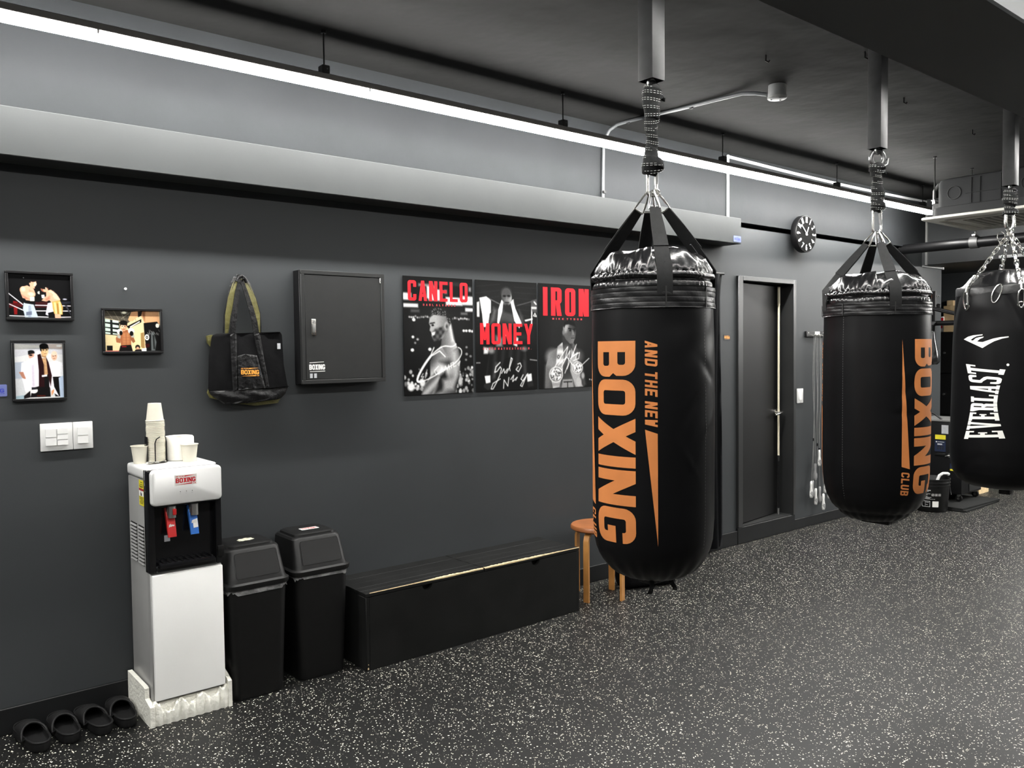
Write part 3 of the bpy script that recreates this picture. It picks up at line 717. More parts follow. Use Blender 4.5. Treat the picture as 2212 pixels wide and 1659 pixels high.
# open hook of the middle hanger
hk = thing('hook', 'large dark steel swivel hook between the middle post and its wrapped hanger', 'hook', (3.757, 1.911, 2.35))
vx, vy = 0.80, -0.60
P = [(3.757+vx*0.030*math.cos(q), 1.911+vy*0.030*math.cos(q), 2.378+0.034*math.sin(q)) for q in np.linspace(-PI/2, 3*PI/2-0.25, 22)]
obj('eye', B().tube(P, [0.0105]*22, 10), mat('dark_cast_steel', (0.12, 0.12, 0.12), 0.35, metal=0.8), hk)
obj('latch', B().tube([(3.757+vx*0.022, 1.911+vy*0.022, 2.336), (3.757+vx*0.047, 1.911+vy*0.047, 2.350), (3.757+vx*0.052, 1.911+vy*0.052, 2.378), (3.757+vx*0.040, 1.911+vy*0.040, 2.372)], 0.006, 8), MATS['dark_cast_steel'], hk)
obj('shank', B().cyl((3.757, 1.911, 2.33), (3.757, 1.911, 2.352), 0.017, n=14), MATS['dark_cast_steel'], hk)

def smooth(a, b, x): t = np.clip((x-a)/(b-a), 0, 1); return t*t*(3-2*t)
def heavy_bag(pos, prof, crown, collar, dents, folds, az_strap, strap_r, label, top_z, link_z):
    X, Y = pos; dl = math.hypot(X, Y); tox, toy = -X/dl, -Y/dl; rx, ry = -toy, tox
    if rx*rt.x+ry*rt.y < 0: rx, ry = -rx, -ry
    def P3(az, r, z): return (X+r*(math.cos(az)*tox+math.sin(az)*rx), Y+r*(math.cos(az)*toy+math.sin(az)*ry), z)
    t = thing('punching_bag', label, 'punching bag', (X, Y, prof[-1][1]))
    zz = np.array([p[1] for p in prof][::-1]); rr_ = np.array([p[0] for p in prof][::-1])
    def surf(az, z):
        r = float(np.interp(z, zz, rr_))
        d = 0.0012*math.sin(3*az+1.3)*math.sin(7*z+az)
        for (a0, z0, sa, sz, am, tilt) in dents:
            da = (az-a0+PI) % (2*PI)-PI; q = (z-z0-tilt*da)
            d += am*math.exp(-(da/sa)**2-(q/sz)**2)
        return r+d
    # body of revolution with dents; pleats towards the bottom
    NA = 144; b = B(); rings = []
    zs = []
    for (r0, z0), (r1, z1) in zip(prof[:-1], prof[1:]):
        n = max(2, int(abs(z1-z0)/0.012)); zs += [(r0+(r1-r0)*k/n, z0+(z1-z0)*k/n) for k in range(n)]
    zs.append(prof[-1])
    zbot = prof[-1][1]; zp = folds[0]
    for (r, z) in zs:
        ring = []
        for q in range(NA):
            az = 2*PI*q/NA
            R_ = surf(az, z)-float(np.interp(z, zz, rr_))+r
            pl = folds[1]*float(smooth(zp, zbot+0.02, z)) if z < zp else 0
            R_ += pl*math.sin(az*folds[2]+2*math.sin(az*3))*min(1, r/0.08)
            ring.append(b.bm.verts.new(P3(az, max(R_, 0.002), z)))
        rings.append(ring)
    b.skin(rings); body = obj('body', b, VINYL, t, 50)
    # long stitched seam
    for (saz, z0, z1) in crown['seams']:
        bm = bmesh.new()
        zq = np.arange(z0, z1, 0.011)
        for z in zq:
            r = surf(saz, z)+0.0007; w_ = 0.0012/r
            bm.faces.new([bm.verts.new(P3(saz+k*w_, r, z+h)) for k, h in ((-1, 0), (1, 0), (1, 0.006), (-1, 0.006))])
        obj('seam_stitching', bm, mat('seam_thread', (0.05, 0.05, 0.05), 0.6), body)
    # crown
    b = B(); rings = []; NA2 = 420
    for (r, z, am, fr) in crown['prof']:
        ring = []
        for q in range(NA2):
            az = 2*PI*q/NA2
            w1 = am*(1.3*abs(math.sin(fr*0.5*az+2.5*math.sin(4*az+1.3)))-0.8+0.45*math.sin(fr*1.37*az+2*math.sin(3*az)))
            w2 = 0.003*math.sin(7*az+1)*math.sin(z*70) if am > 0 else 0
            ring.append(b.bm.verts.new(P3(az, max(r+w1*min(1, r/0.1)+w2*min(1, r/0.1), 0.002), z+(am*1.2*math.sin(fr*0.5*az+z*40) if r < 0.19 else 0))))
        rings.append(ring)
    b.skin(rings); obj('crown', b, CROWN, t, 60)
    if collar:
        b = B(); rings = []
        z0, z1, rc = collar; k = 40
        for i in range(k+1):
            s = i/k; z = z0+(z1-z0)*s
            ridge = 0.0012*abs(math.sin(s*4*PI))**0.35-0.0012
            ring = []
            for q in range(NA):
                az = 2*PI*q/NA; wob = 0.0012*math.sin(9*az+s*9)*math.sin(5*az)
                ring.append(b.bm.verts.new(P3(az, rc+ridge+wob+(0.003 if i in (0, k) else 0), z)))
            rings.append(ring)
        # turn the edges in
        rings.insert(0, [b.bm.verts.new(P3(2*PI*q/NA, rc-0.012, z0)) for q in range(NA)])
        rings.append([b.bm.verts.new(P3(2*PI*q/NA, rc-0.014, z1)) for q in range(NA)])
        b.skin(rings, False); col = obj('collar', b, mat('collar_vinyl', (0.007, 0.007, 0.0075), 0.36, spec=0.35, var=(12, 0.2), bump=(28, 0.5, 0.006)), t, 60)
        for saz in crown['collar_seams']:
            obj('collar_stitch', B().ribbon([P3(saz, rc+0.002, z0+0.002), P3(saz, rc+0.002, z1-0.002)], [(-math.sin(saz)*tox+math.cos(saz)*rx, -math.sin(saz)*toy+math.cos(saz)*ry, 0)]*2, 0.004, 0.002), BLACKINK, col)
    # webbing straps and the triangular links they hang from
    if strap_r:
        zc0 = collar[0]
        for k in range(4):
            az = az_strap[k]
            sd = (-math.sin(az)*tox+math.cos(az)*rx, -math.sin(az)*toy+math.cos(az)*ry, 0)
            cs = [P3(az, collar[2]-0.002, collar[1]-0.03), P3(az, collar[2]+0.001, collar[1]+0.004), P3(az, strap_r[0]+0.006, strap_r[1])]
            tip = P3(az, 0.047, link_z[0])
            for s in (0.35, 0.7, 1.0): cs.append(tuple(Vector(cs[2]).lerp(Vector(tip), s)))
            wd = [0.050, 0.050, 0.050, 0.047, 0.043, 0.034]
            dv_ = (Vector(tip)-Vector(cs[2])).normalized(); tocam = Vector((tox, toy, -0.05)); fl = dv_.cross(tocam); fl = fl if fl.dot(Vector(sd)) > 0 else -fl
            sm = (Vector(sd)*0.75+fl*0.8*abs(math.sin(az))).normalized()     # the webbing twists a little as it rises
            sds = [sd, sd, tuple(Vector(sd).lerp(sm, 0.6)), tuple(sm), tuple(sm), tuple(sm)]
            st = obj('strap', B().ribbon(cs, sds, wd, 0.0032), WEB, t); sd = tuple(sm)
            i2 = Vector(cs[4]).lerp(Vector(cs[5]), 0.2)
            obj('strap_fold', B().ribbon([tuple(Vector(cs[3])+Vector((math.cos(az)*tox+math.sin(az)*rx, math.cos(az)*toy+math.sin(az)*ry, 0.4)).normalized()*0.0032), tuple(Vector(cs[4])+Vector((math.cos(az)*tox+math.sin(az)*rx, math.cos(az)*toy+math.sin(az)*ry, 0.4)).normalized()*0.0032), tuple(Vector(cs[5])+Vector((0, 0, 0.004)))], [sd]*3, [0.048, 0.043, 0.031], 0.0028), WEB, st)
            h = Vector(sd); c0 = Vector(tip)
            apex = Vector(P3(az, 0.010, link_z[1]))
            pts = [c0-h*0.019, c0+h*0.019, c0+h*0.016+(apex-c0)*0.25, apex+h*0.006-(apex-c0)*0.06, apex, apex-h*0.006-(apex-c0)*0.06, c0-h*0.016+(apex-c0)*0.25]
            obj('link', B().tube(pts, 0.0036, 8, True), CHROME, t)
    return t, P3, surf
def bag_text(P3, surf, polys, az0, z0, R, parent, name, mt, down=True, zcuts=None):
    def fn(u, v, d):
        if down: az, z = az0+v/R, z0-u
        else: az, z = az0-v/R, z0+u
        return P3(az, surf(az, z)+0.0011+d, z)
    us = [p[0] for g in polys for lp in g for p in lp]; vs = [p[1] for g in polys for lp in g for p in lp]
    return lettering(polys, fn, name, mt, parent, np.arange(min(us)+0.01, max(us), 0.02), np.arange(min(vs)+0.004, max(vs), 0.009), lift=1.5e-5)
def club_print(P3, surf, R, az_b, z_top, length, parent):
    h = 0.161; P, L, va, vb = boxing_logo(h); k = length/L
    P = [[[(x*k, y) for x, y in lp] for lp in g] for g in P]
    bag_text(P3, surf, P, az_b, z_top, R, parent, 'lettering', ORANGE)

def bag_profile(R, zt, zs, zb):
    pr = [(R*0.985, zt+0.004), (R*0.99, zt-0.03), (R, zt-0.15), (R*1.004, (zt+zs)/2), (R, zs+0.04), (R*0.985, zs-0.005)]
    n = 9
    for i in range(1, n+1):
        a_ = PI/2*i/n
        pr.append((R*0.985*(0.30+0.70*math.cos(a_)), (zs-0.005)-(zs-0.005-zb)*math.sin(a_)))
    pr.append((0.002, zb))
    return pr
D = math.radians
R1 = 0.2065
crown1 = dict(prof=[(0.197, 1.700, 0, 0), (0.2005, 1.720, 0.0015, 56), (0.2005, 1.730, 0.0022, 56), (0.198, 1.737, 0.0016, 56), (0.1925, 1.741, 0.0005, 56), (0.1925, 1.7435, 0.0005, 56), (0.201, 1.746, 0.0016, 60), (0.2055, 1.751, 0.0032, 60), (0.2055, 1.758, 0.0036, 60), (0.2015, 1.764, 0.0028, 60), (0.1965, 1.767, 0.0016, 60), (0.197, 1.772, 0.0026, 44), (0.195, 1.780, 0.0034, 34), (0.190, 1.793, 0.004, 24), (0.181, 1.808, 0.005, 17), (0.167, 1.823, 0.006, 13), (0.146, 1.836, 0.006, 11), (0.115, 1.846, 0.005, 9), (0.07, 1.851, 0.003, 7), (0.03, 1.852, 0.001, 5), (0.002, 1.852, 0, 0)],
              seams=[(D(55), 0.86, 1.645), (D(-160), 0.86, 1.645)], collar_seams=[D(55), D(-125), D(12)])
dents1 = [(D(50), 1.53, 0.32, 0.035, -0.004, 0.1), (D(62), 1.44, 0.25, 0.02, -0.004, -0.15), (D(45), 1.36, 0.3, 0.022, -0.003, 0.25), (D(60), 1.27, 0.22, 0.018, 0.003, 0.2), (D(52), 1.405, 0.20, 0.012, 0.0035, 0.2), (D(33), 1.16, 0.16, 0.014, 0.0025, -0.3), (D(35), 1.12, 0.14, 0.010, -0.003, 0.4), (D(22), 1.60, 0.25, 0.04, -0.003, 0), (D(75), 1.58, 0.2, 0.04, -0.003, 0.2)]
bag1, P3, surf = heavy_bag(BAGS[0], bag_profile(R1, 1.652, 0.905, 0.737), crown1, (1.650, 1.719, 0.2085), dents1, (0.85, 0.0032, 22), (D(11), D(101), D(191), D(-103)), (0.198, 1.775), 'nearest black punching bag with tall orange lettering facing the viewer', 1.85, (1.988, 2.052))
club_print(P3, surf, R1, D(-59.8), 1.5445, 0.660, bag1)
club_print(P3, surf, R1, D(120.2), 1.5445, 0.660, bag1)
X, Y = BAGS[0]
cb_ = obj('snap_link', B().tube(loop_pts(X, Y, 2.098, 0.015, 0.062, (0.80, -0.6)), 0.0055, 10, True), CHROME, bag1)
obj('gate', B().cyl((X+0.80*0.015, Y-0.6*0.015, 2.075), (X+0.80*0.015, Y-0.6*0.015, 2.125), 0.0068, n=10), BRUSHED, cb_)
obj('ring', B().tube([(X+0.012+0.013*math.cos(q), Y-0.012, 2.046+0.011*math.sin(q)) for q in np.linspace(0, 2*PI, 13)[:-1]], 0.0032, 8, True), CHROME, bag1)
# loose ends of webbing under the bag and the small badge on its right strap
for (az, zz_, ln, out) in ((D(-4), 0.742, 0.060, -0.02), (D(75), 0.748, 0.045, 0.03)):
    r0 = 0.05 if out < 0.05 else 0.10
    sd = (rt.x, rt.y, 0)
    cs = [P3(az-0.35*q*q, r0+0.014*math.sin(q*PI*0.8)+out*q*q, zz_-ln*(1-(1-q)**2)**0.8) for q in np.linspace(0, 1, 9)]
    obj('loose_strap', B().ribbon(cs, [sd]*9, 0.015, 0.0025), WEB, bag1)
bt = B().box(X-0.045, X+0.045, Y-0.03, Y+0.03, 0.715, 0.739, 0.006, 2); obj('bottom_tab', bt, NYLON, bag1)
azr = D(101); sdv = Vector((-math.sin(azr), math.cos(azr), 0))
q0 = Vector(P3(azr, 0.198+0.006, 1.775)); q1 = Vector(P3(azr, 0.047, 1.988)); dv = (q1-q0).normalized()
s3 = Vector(P3(azr+0.1, 1, 0))-Vector(P3(azr-0.1, 1, 0)); s3.z = 0; s3.normalize(); nn = dv.cross(s3); nn = nn if nn.dot(Vector((-X, -Y, -0.3))) > 0 else -nn
bm = bmesh.new()
def stp(u, v): p = q0+dv*(0.035+u)+s3*v+nn*0.0030; return bm.verts.new(p)
for (u0, u1, v0, v1) in ((0.045, 0.047, -0.014, 0.014), (0.085, 0.087, -0.014, 0.014), (0.045, 0.087, -0.015, -0.013), (0.045, 0.087, 0.013, 0.015)):
    bm.faces.new([stp(u0, v0), stp(u1, v0), stp(u1, v1), stp(u0, v1)])
for k in range(20):
    a0, a1 = 2*PI*k/20, 2*PI*(k+0.9)/20
    if k in (3, 13): continue
    bm.faces.new([stp(0.018+0.011*math.cos(q)*f, 0.011*math.sin(q)*f) for q, f in ((a0, 1), (a1, 1), (a1, 0.75), (a0, 0.75))])
bm.faces.new([stp(u, v) for u, v in ((0.012, -0.004), (0.014, -0.005), (0.024, 0.004), (0.022, 0.005))])
obj('strap_badge', bm, GREYST, bag1)

R2 = 0.230
crown2 = dict(prof=[(r*R2/R1*1.0, 1.712+(z-1.715)*1.04, am, fr) for (r, z, am, fr) in crown1['prof']], seams=[(D(-36), 0.80, 1.65), (D(140), 0.80, 1.65)], collar_seams=[D(-36), D(144), D(-90), D(19)])
dents2 = [(D(35), 1.33, 0.2, 0.02, -0.004, 0.2), (D(33), 1.40, 0.15, 0.012, 0.002, 0.2), (D(30), 1.22, 0.2, 0.015, -0.003, 0), (D(-60), 1.6, 0.5, 0.05, -0.003, 0)]
pr2 = [(R2*0.985, 1.660), (R2*0.99, 1.62), (R2, 1.50), (R2*1.004, 1.25), (R2, 0.98), (R2*0.99, 0.93), (R2*0.97, 0.88), (R2*0.92, 0.83), (R2*0.83, 0.79), (R2*0.74, 0.768), (R2*0.70, 0.764), (R2*0.66, 0.748), (R2*0.52, 0.725), (R2*0.3, 0.714), (0.002, 0.711)]
bag2, P3b, surfb = heavy_bag(BAGS[1], pr2, crown2, (1.657, 1.714, 0.2325), dents2, (0.87, 0.002, 24), (D(19.5), D(109.5), D(199.5), D(-70.5)), (0.222, 1.775), 'middle black punching bag with orange lettering along its right edge', 1.856, (1.985, 2.045))
club_print(P3b, surfb, R2, D(42.5), 1.548, 0.684, bag2)
club_print(P3b, surfb, R2, D(-137.5), 1.548, 0.684, bag2)
X, Y = BAGS[1]
c2 = obj('snap_link', B().tube(loop_pts(X, Y, 2.095, 0.019, 0.058, (0.80, -0.6)), 0.0055, 10, True), CHROME, bag2)
obj('gate', B().cyl((X+0.80*0.019, Y-0.6*0.019, 2.075), (X+0.80*0.012, Y-0.6*0.012, 2.128), 0.0066, n=10), BRUSHED, c2)
obj('bottom_tab', B().box(X-0.05, X+0.045, Y-0.09, Y+0.04, 0.704, 0.722, 0.005, 2), NYLON, bag2)

# the chained bag at the right edge
R3 = 0.283
crown3 = dict(prof=[(0.266, 1.832, 0.001, 20), (0.262, 1.842, 0.001, 20), (0.25, 1.848, 0.001, 14), (0.228, 1.862, 0.003, 9), (0.205, 1.895, 0.004, 7), (0.175, 1.925, 0.005, 6), (0.12, 1.937, 0.004, 6), (0.05, 1.940, 0.001, 5), (0.002, 1.940, 0, 0)], seams=[(D(160), 0.8, 1.8)], collar_seams=[])
pr3 = [(0.262, 1.842), (0.266, 1.83), (0.268, 1.80), (0.274, 1.72), (0.280, 1.60), (0.283, 1.45), (0.286, 1.25), (0.290, 1.05), (0.292, 0.93), (0.288, 0.85), (0.276, 0.79), (0.25, 0.745), (0.20, 0.715), (0.12, 0.700), (0.002, 0.698)]
dents3 = [(D(-75), 1.73, 0.25, 0.04, -0.012, 0.5), (D(-60), 1.70, 0.12, 0.05, 0.006, 0.6), (D(-30), 1.74, 0.35, 0.05, 0.006, 0.0), (D(2), 1.735, 0.16, 0.035, -0.012, -0.6), (D(12), 1.70, 0.10, 0.05, 0.008, -0.7), (D(60), 1.74, 0.3, 0.05, -0.008, 0.3), (D(-45), 0.83, 0.3, 0.03, -0.004, 0.2)]
bag3, P3c, surfc = heavy_bag(BAGS[2], pr3, crown3, None, dents3, (0.78, 0.001, 16), 0, None, 'black punching bag on chains with large white lettering at the right edge', 1.94, None)
X, Y = BAGS[2]
rim = obj('rim_band', B(), VINYL, bag3) if False else None
b = B(); rings = []
for (r, z) in ((0.2665, 1.795), (0.2695, 1.797), (0.2690, 1.838), (0.2640, 1.846), (0.2610, 1.842)):
    rings.append([b.bm.verts.new(P3c(2*PI*q/96, r+0.0015*math.sin(12*PI*q/96), z+0.004*math.sin(6*PI*q/96))) for q in range(96)])
b.skin(rings, False); obj('rim', b, MATS['collar_vinyl'], bag3)
obj('shackle', B().tube([(X-0.020*0.8, Y+0.020*0.6, 2.262), (X-0.026*0.8, Y+0.026*0.6, 2.215), (X-0.020*0.8, Y+0.020*0.6, 2.185), (X, Y, 2.176), (X+0.020*0.8, Y-0.020*0.6, 2.185), (X+0.026*0.8, Y-0.026*0.6, 2.215), (X+0.020*0.8, Y-0.020*0.6, 2.262)], 0.0095, 10), CHROME, bag3)
obj('split_ring', B().tube([(X-0.04+0.022*math.cos(q)*0.8, Y+0.03-0.022*math.cos(q)*0.6, 2.130+0.030*math.sin(q)) for q in np.linspace(0, 2*PI, 17)[:-1]], 0.0022, 6, True), CHROME, bag3)
linkmesh = None
def chain(p0, p1, sag, parent):
    global linkmesh
    p0, p1 = Vector(p0), Vector(p1); L = (p1-p0).length; n = max(3, int(L/0.033))
    ch = bpy.data.objects.new('chain', None); COL.objects.link(ch); ch.parent = parent; base = BASE[parent.name]
    if linkmesh is None:
        b = B(); pts = [(x, 0, z) for x, y, z in loop_pts(0, 0, 0, 0.0102, 0.0240, (1, 0), 6)]; b.tube(pts, 0.0036, 6, True)
        o = obj('link', b, CHROME, ch); linkmesh = o.data; bpy.data.objects.remove(o)
    for k in range(n):
        a_, b_ = k/n, (k+1)/n
        f = lambda s: p0.lerp(p1, s)+Vector((0, 0, -sag*math.sin(PI*s)))
        c = f((a_+b_)/2); d = (f(b_)-f(a_)).normalized()
        q = Vector((0, 0, 1)).rotation_difference(d)
        o = bpy.data.objects.new('link', linkmesh); COL.objects.link(o); o.parent = ch
        o.matrix_local = Matrix.Translation(c-base) @ q.to_matrix().to_4x4() @ Matrix.Rotation((PI/2)*(k % 2)+0.5, 4, 'Z')
    return ch
ends = []
for az in (D(-47), D(12), D(133), D(193)):
    pz = P3c(az, 0.262, 1.852); chain((X+0.01*math.cos(az), Y+0.01*math.sin(az), 2.172), pz, 0.0, bag3)
    r = surfc(az, 1.78); pin = Vector(P3c(az, 0.280, 1.845))
    # snap clip and oval ring through the bag's eyelet
    c = P3c(az, 0.281, 1.775); tx = Vector(P3c(az+0.05, 1, 0))-Vector(P3c(az-0.05, 1, 0)); tx.normalize()
    cl = obj('clip', B().tube([tuple(Vector(P3c(az, 0.2835+0.004*math.sin(q), 1.768+0.050*math.sin(q)))+tx*(0.017*math.cos(q))) for q in np.linspace(0, 2*PI, 21)[:-1]], 0.0042, 8, True), CHROME, bag3)
    obj('clip_gate', B().cyl(tuple(Vector(P3c(az, 0.286, 1.745))+tx*0.015), tuple(Vector(P3c(az, 0.286, 1.80))+tx*0.014), 0.0052, n=8), BRUSHED, cl)
    obj('swivel', B().cyl(P3c(az, 0.283, 1.818), P3c(az, 0.275, 1.856), 0.0075, n=12), CHROME, bag3)
    obj('eyelet', B().tube([tuple(Vector(P3c(az, 0.2745, 1.735+0.016*math.sin(q)))+tx*(0.016*math.cos(q))) for q in np.linspace(0, 2*PI, 17)[:-1]], 0.0036, 6, True), CHROME, bag3)
# D rings with their vinyl tabs between the chains
for az in (D(-12),):
    tx = Vector(P3c(az+0.05, 1, 0))-Vector(P3c(az-0.05, 1, 0)); tx.normalize()
    obj('tab_ring', B().tube([tuple(Vector(P3c(az, 0.281-0.02*max(0, math.sin(q)), 1.80+0.050*math.sin(q)))+tx*(0.020*math.cos(q)+0.012*math.sin(q))) for q in np.linspace(0, 2*PI, 17)[:-1]], 0.0036, 6, True), CHROME, bag3)
obj('bottom_tab', B().box(X-0.03, X+0.03, Y-0.03, Y+0.03, 0.660, 0.702, 0.006, 2), NYLON, bag3)
# lettering EVERLAST: slab-serif capitals, taller at both ends, reading upwards
def slab(ch):
    w, s, q = 0.40, 0.15, 0.13
    S = lambda a, b_, c, d: [rbox(a, b_, c, d)]
    e = 0.05
    if ch == 'E': return [S(0.03, 0, 0.03+s, 1), S(-e, 0, w, q), S(-e, 1-q, w, 1), S(.1, .44, w*.8, .56), S(w-.08, 0, w, .26), S(w-.08, .74, w, 1), S(w*.8-.06, .38, w*.8, .62)], w
    if ch == 'V': return [[[(0.0, 1), (s, 1), (w/2+.03, 0), (w/2-.06, 0)]], [[(w-s*.8, 1), (w, 1), (w/2+.06, 0), (w/2-.03, 0)]], S(-e, 1-q*.8, s+e*.7, 1), S(w-s*.9-.04, 1-q*.8, w+e, 1)], w
    if ch == 'R': return [S(0.03, 0, 0.03+s, 1), S(-e, 0, s+.08, q), [[(-e, 1-q), (-e, 1)]+arc(w-.13, .87, .13, 90, 0)+arc(w-.13, .57, .13, 0, -90)+[(.1, .44)], [(s+.03, .56), (w-s, .56), (w-s, 1-q), (s+.03, 1-q)]], [[(w-s*1.05, 0), (w-s*1.05, .36), (.2, .44), (.2, .5), (w-.06, .5), (w, .40), (w, 0)]], S(w-s*1.05, 0, w+e, q)], w
    if ch == 'L': return [S(0.03, 0, 0.03+s, 1), S(-e, 0, w, q), S(-e, 1-q, s+.09, 1), S(w-.08, 0, w, .3)], w
    if ch == 'A': return [[[(0, 0), (s*.7, 0), (w/2+.02, 1), (w/2-.09, 1)]], [[(w-s, 0), (w, 0), (w/2+.09, 1), (w/2-.02, 1)]], S(.1, .24, w-.1, .34), S(-e, 0, s+.02, q*.8), S(w-s-.04, 0, w+e, q*.8)], w
    if ch == 'S': return [[arc(.13, .13, .13, 270, 180)+[(0, .3), (.09, .3), (.13, q), (w-s, q), (w-s, .40), (.10, .52)]+arc(.13, .63, .13, 220, 180)+arc(.13, .87, .13, 180, 90)+arc(w-.13, .87, .13, 90, 0)+[(w, .72), (w-.09, .72), (w-.13, 1-q), (s, 1-q), (s, .62), (w-.06, .50)]+arc(w-.13, .37, .13, 40, 0)+arc(w-.13, .13, .13, 0, -90)]], w
    if ch == 'T': return [S(w/2-s/2, 0, w/2+s/2, 1), S(-e, 1-q, w+e, 1), S(w/2-s/2-.08, 0, w/2+s/2+.08, q), S(-e, .72, .03, 1), S(w-.03, .72, w+e, 1)], w
    return [], .3
polys = []; x = 0
for ch in 'EVERLAST':
    g, gw = slab(ch)
    for loops in g: polys.append([[(px+x, py) for px, py in lp] for lp in loops])
    x += gw+0.115
Lx = x-0.115; Lm = 0.394; Hh = 0.218
def ewarp(px, py):
    u = px/Lx; k = 0.64+0.36*abs(2*u-1)**1.6
    return (u*Lm+0.010*(py-0.5)*(2*u-1)*2, (py-0.5)*k*Hh)
P = [[[ewarp(*p) for p in lp] for lp in g] for g in polys]
P.append([[(Lm+0.012+0.007*math.cos(q), -0.118+0.007*math.sin(q)) for q in np.linspace(0, 2*PI, 15)[:-1]]])
bag_text(P3c, surfc, P, D(-23.5), 1.004, 0.287, bag3, 'lettering', WHITEINK, down=False)
em = [(568, 1547), (600, 1525), (640, 1513), (713, 1506), (712, 1514), (668, 1522), (640, 1537), (622, 1556), (640, 1559), (662, 1538), (690, 1530), (722, 1526), (718, 1535), (694, 1546), (672, 1566), (690, 1571), (715, 1573), (745, 1562), (790, 1545), (845, 1533), (907, 1527), (908, 1535), (860, 1545), (800, 1568), (760, 1593), (714, 1625)]
pl_ = [[((1960+q/4.147-2178)/377.6, 1.5415-((360+r_/4.147)-737)/377.6) for q, r_ in em]]
def efn(u, v, d): az = math.asin(max(-0.98, min(0.98, u/0.281))); return P3c(az, surfc(az, v)+0.0012+d, v)
lettering([pl_], efn, 'emblem', WHITEINK, bag3, np.arange(-0.3, 0.1, 0.01), np.arange(1.4, 1.6, 0.02))

# ================================================================== WATER COOLER CORNER
fo = thing('foam_tray', 'broken white polystyrene tray on the floor under the water cooler', 'foam tray', (1.145, 3.67, 0.0))
def jag(n, a, sd):
    r = random.Random(sd); return [a*(r.random()-0.5) for _ in range(n)]
b = B(); N = 46; jj = jag(N+1, 0.012, 3); rings = []
for i in range(N+1):                                       # rough broken front
    x = 0.988+0.318*i/N; tp = 0.078+jj[i]+0.012*math.sin(i*0.5)+(0.022 if i > N-4 else 0)+(0.016 if i < 3 else 0)
    if 4 < i < 13: tp -= 0.012
    yf = 3.506+0.004*math.sin(i*1.3)
    rings.append([b.bm.verts.new(p) for p in ((x, yf+0.003, 0.0005), (x, yf, 0.02), (x, yf+0.004*math.sin(i*2.1), 0.05), (x, yf+0.004, tp-0.008), (x, yf+0.012, tp), (x, yf+0.026, tp-0.004), (x, yf+0.028, 0.0005))])
b.skin(rings); obj('front_wall', b, FOAM, fo, 25)
fy = lambda u, v, d: (d, u, v)
obj('side_wall', B().prism([(3.506, 0.0005), (3.506, 0.085), (3.575, 0.100), (3.577, 0.142), (3.595, 0.146), (3.822, 0.148), (3.822, 0.0005)], fy, 0.975, 0.993), FOAM, fo, 25)
obj('side_wall', B().prism([(3.506, 0.0005), (3.506, 0.112), (3.55, 0.13), (3.60, 0.146), (3.822, 0.148), (3.822, 0.0005)], fy, 1.296, 1.312), FOAM, fo, 25)
obj('tray_floor', B().box(0.99, 1.30, 3.53, 3.822, 0.0005, 0.088, 0.003, 1), FOAM, fo)

wc = thing('water_cooler', 'white floor-standing water cooler with red and blue taps, by the wall', 'water cooler', (1.145, 3.67, 0.089))
bx = B().box(0.998, 1.288, 3.575, 3.818, 0.090, 1.000, 0.006, 2); obj('cabinet', bx, SIDEMET, wc)
obj('top_cap', B().box(0.994, 1.291, 3.560, 3.820, 1.003, 1.053, 0.014, 3), WHITEPL, wc)
obj('lower_frame', B().box(0.997, 1.289, 3.532, 3.575, 0.090, 0.622, 0.004, 1), SIDEMET, wc)
obj('lower_door', B().box(1.000, 1.287, 3.512, 3.532, 0.101, 0.617, 0.005, 2), WHITEMET, wc)
# black dispensing front with a recessed bay
fb = B()
fb.box(0.992, 1.292, 3.56, 3.575, 0.624, 1.046, 0.003, 1)
fb.box(0.992, 1.020, 3.522, 3.562, 0.624, 1.046, 0.010, 2); fb.box(1.264, 1.292, 3.522, 3.562, 0.624, 1.046, 0.010, 2)
fb.box(1.018, 1.266, 3.522, 3.562, 0.890, 1.046, 0.004, 1); fb.box(1.018, 1.266, 3.522, 3.562, 0.624, 0.655, 0.004, 1)
front = obj('dispenser_front', fb, BLACKGL, wc)
obj('drip_tray', B().box(1.030, 1.254, 3.508, 3.556, 0.640, 0.662, 0.006, 2), BLACKGL, front)
for k in range(9):
    xx = 1.045+k*0.0245; obj('grid_bar', B().box(xx, xx+0.006, 3.512, 3.552, 0.662, 0.666), BLACKPL, front)
obj('tray_catch', B().box(1.268, 1.296, 3.512, 3.53, 0.655, 0.70, 0.004, 2), BLACKPL, front)
b = B(); pts = rrect(0.1435, 0.0735, 0.019, 6); rings = []
for (sc_, yy) in ((1.0, 3.524), (1.0, 3.508), (0.985, 3.502), (0.955, 3.4995)):
    rings.append([b.bm.verts.new((1.1445+p[0]*sc_, yy, 0.974+p[1]*(sc_ if sc_ == 1 else sc_-0.02))) for p in pts])
b.skin(rings); pn = obj('display_panel', b, WHITEPL, wc, 50)
obj('logo_sticker', B().box(1.092, 1.182, 3.4984, 3.4996, 0.977, 1.021), WHITEINK, pn)
flat_logo(1.097, 1.177, 0.981, 1.017, 3.4984, 'logo_print', REDINK, pn)
for x in (1.115, 1.139, 1.163):
    obj('indicator_light', B().cyl((x, 3.4998, 0.952), (x, 3.4985, 0.952), 0.0016, n=10), BLACKINK, pn)
    obj('indicator_symbol', B().tube([(x+0.0022*math.cos(q), 3.4990, 0.9445+0.0022*math.sin(q)) for q in np.linspace(0, 2*PI, 11)[:-1]], 0.0003, 4, True), GREYST, pn)
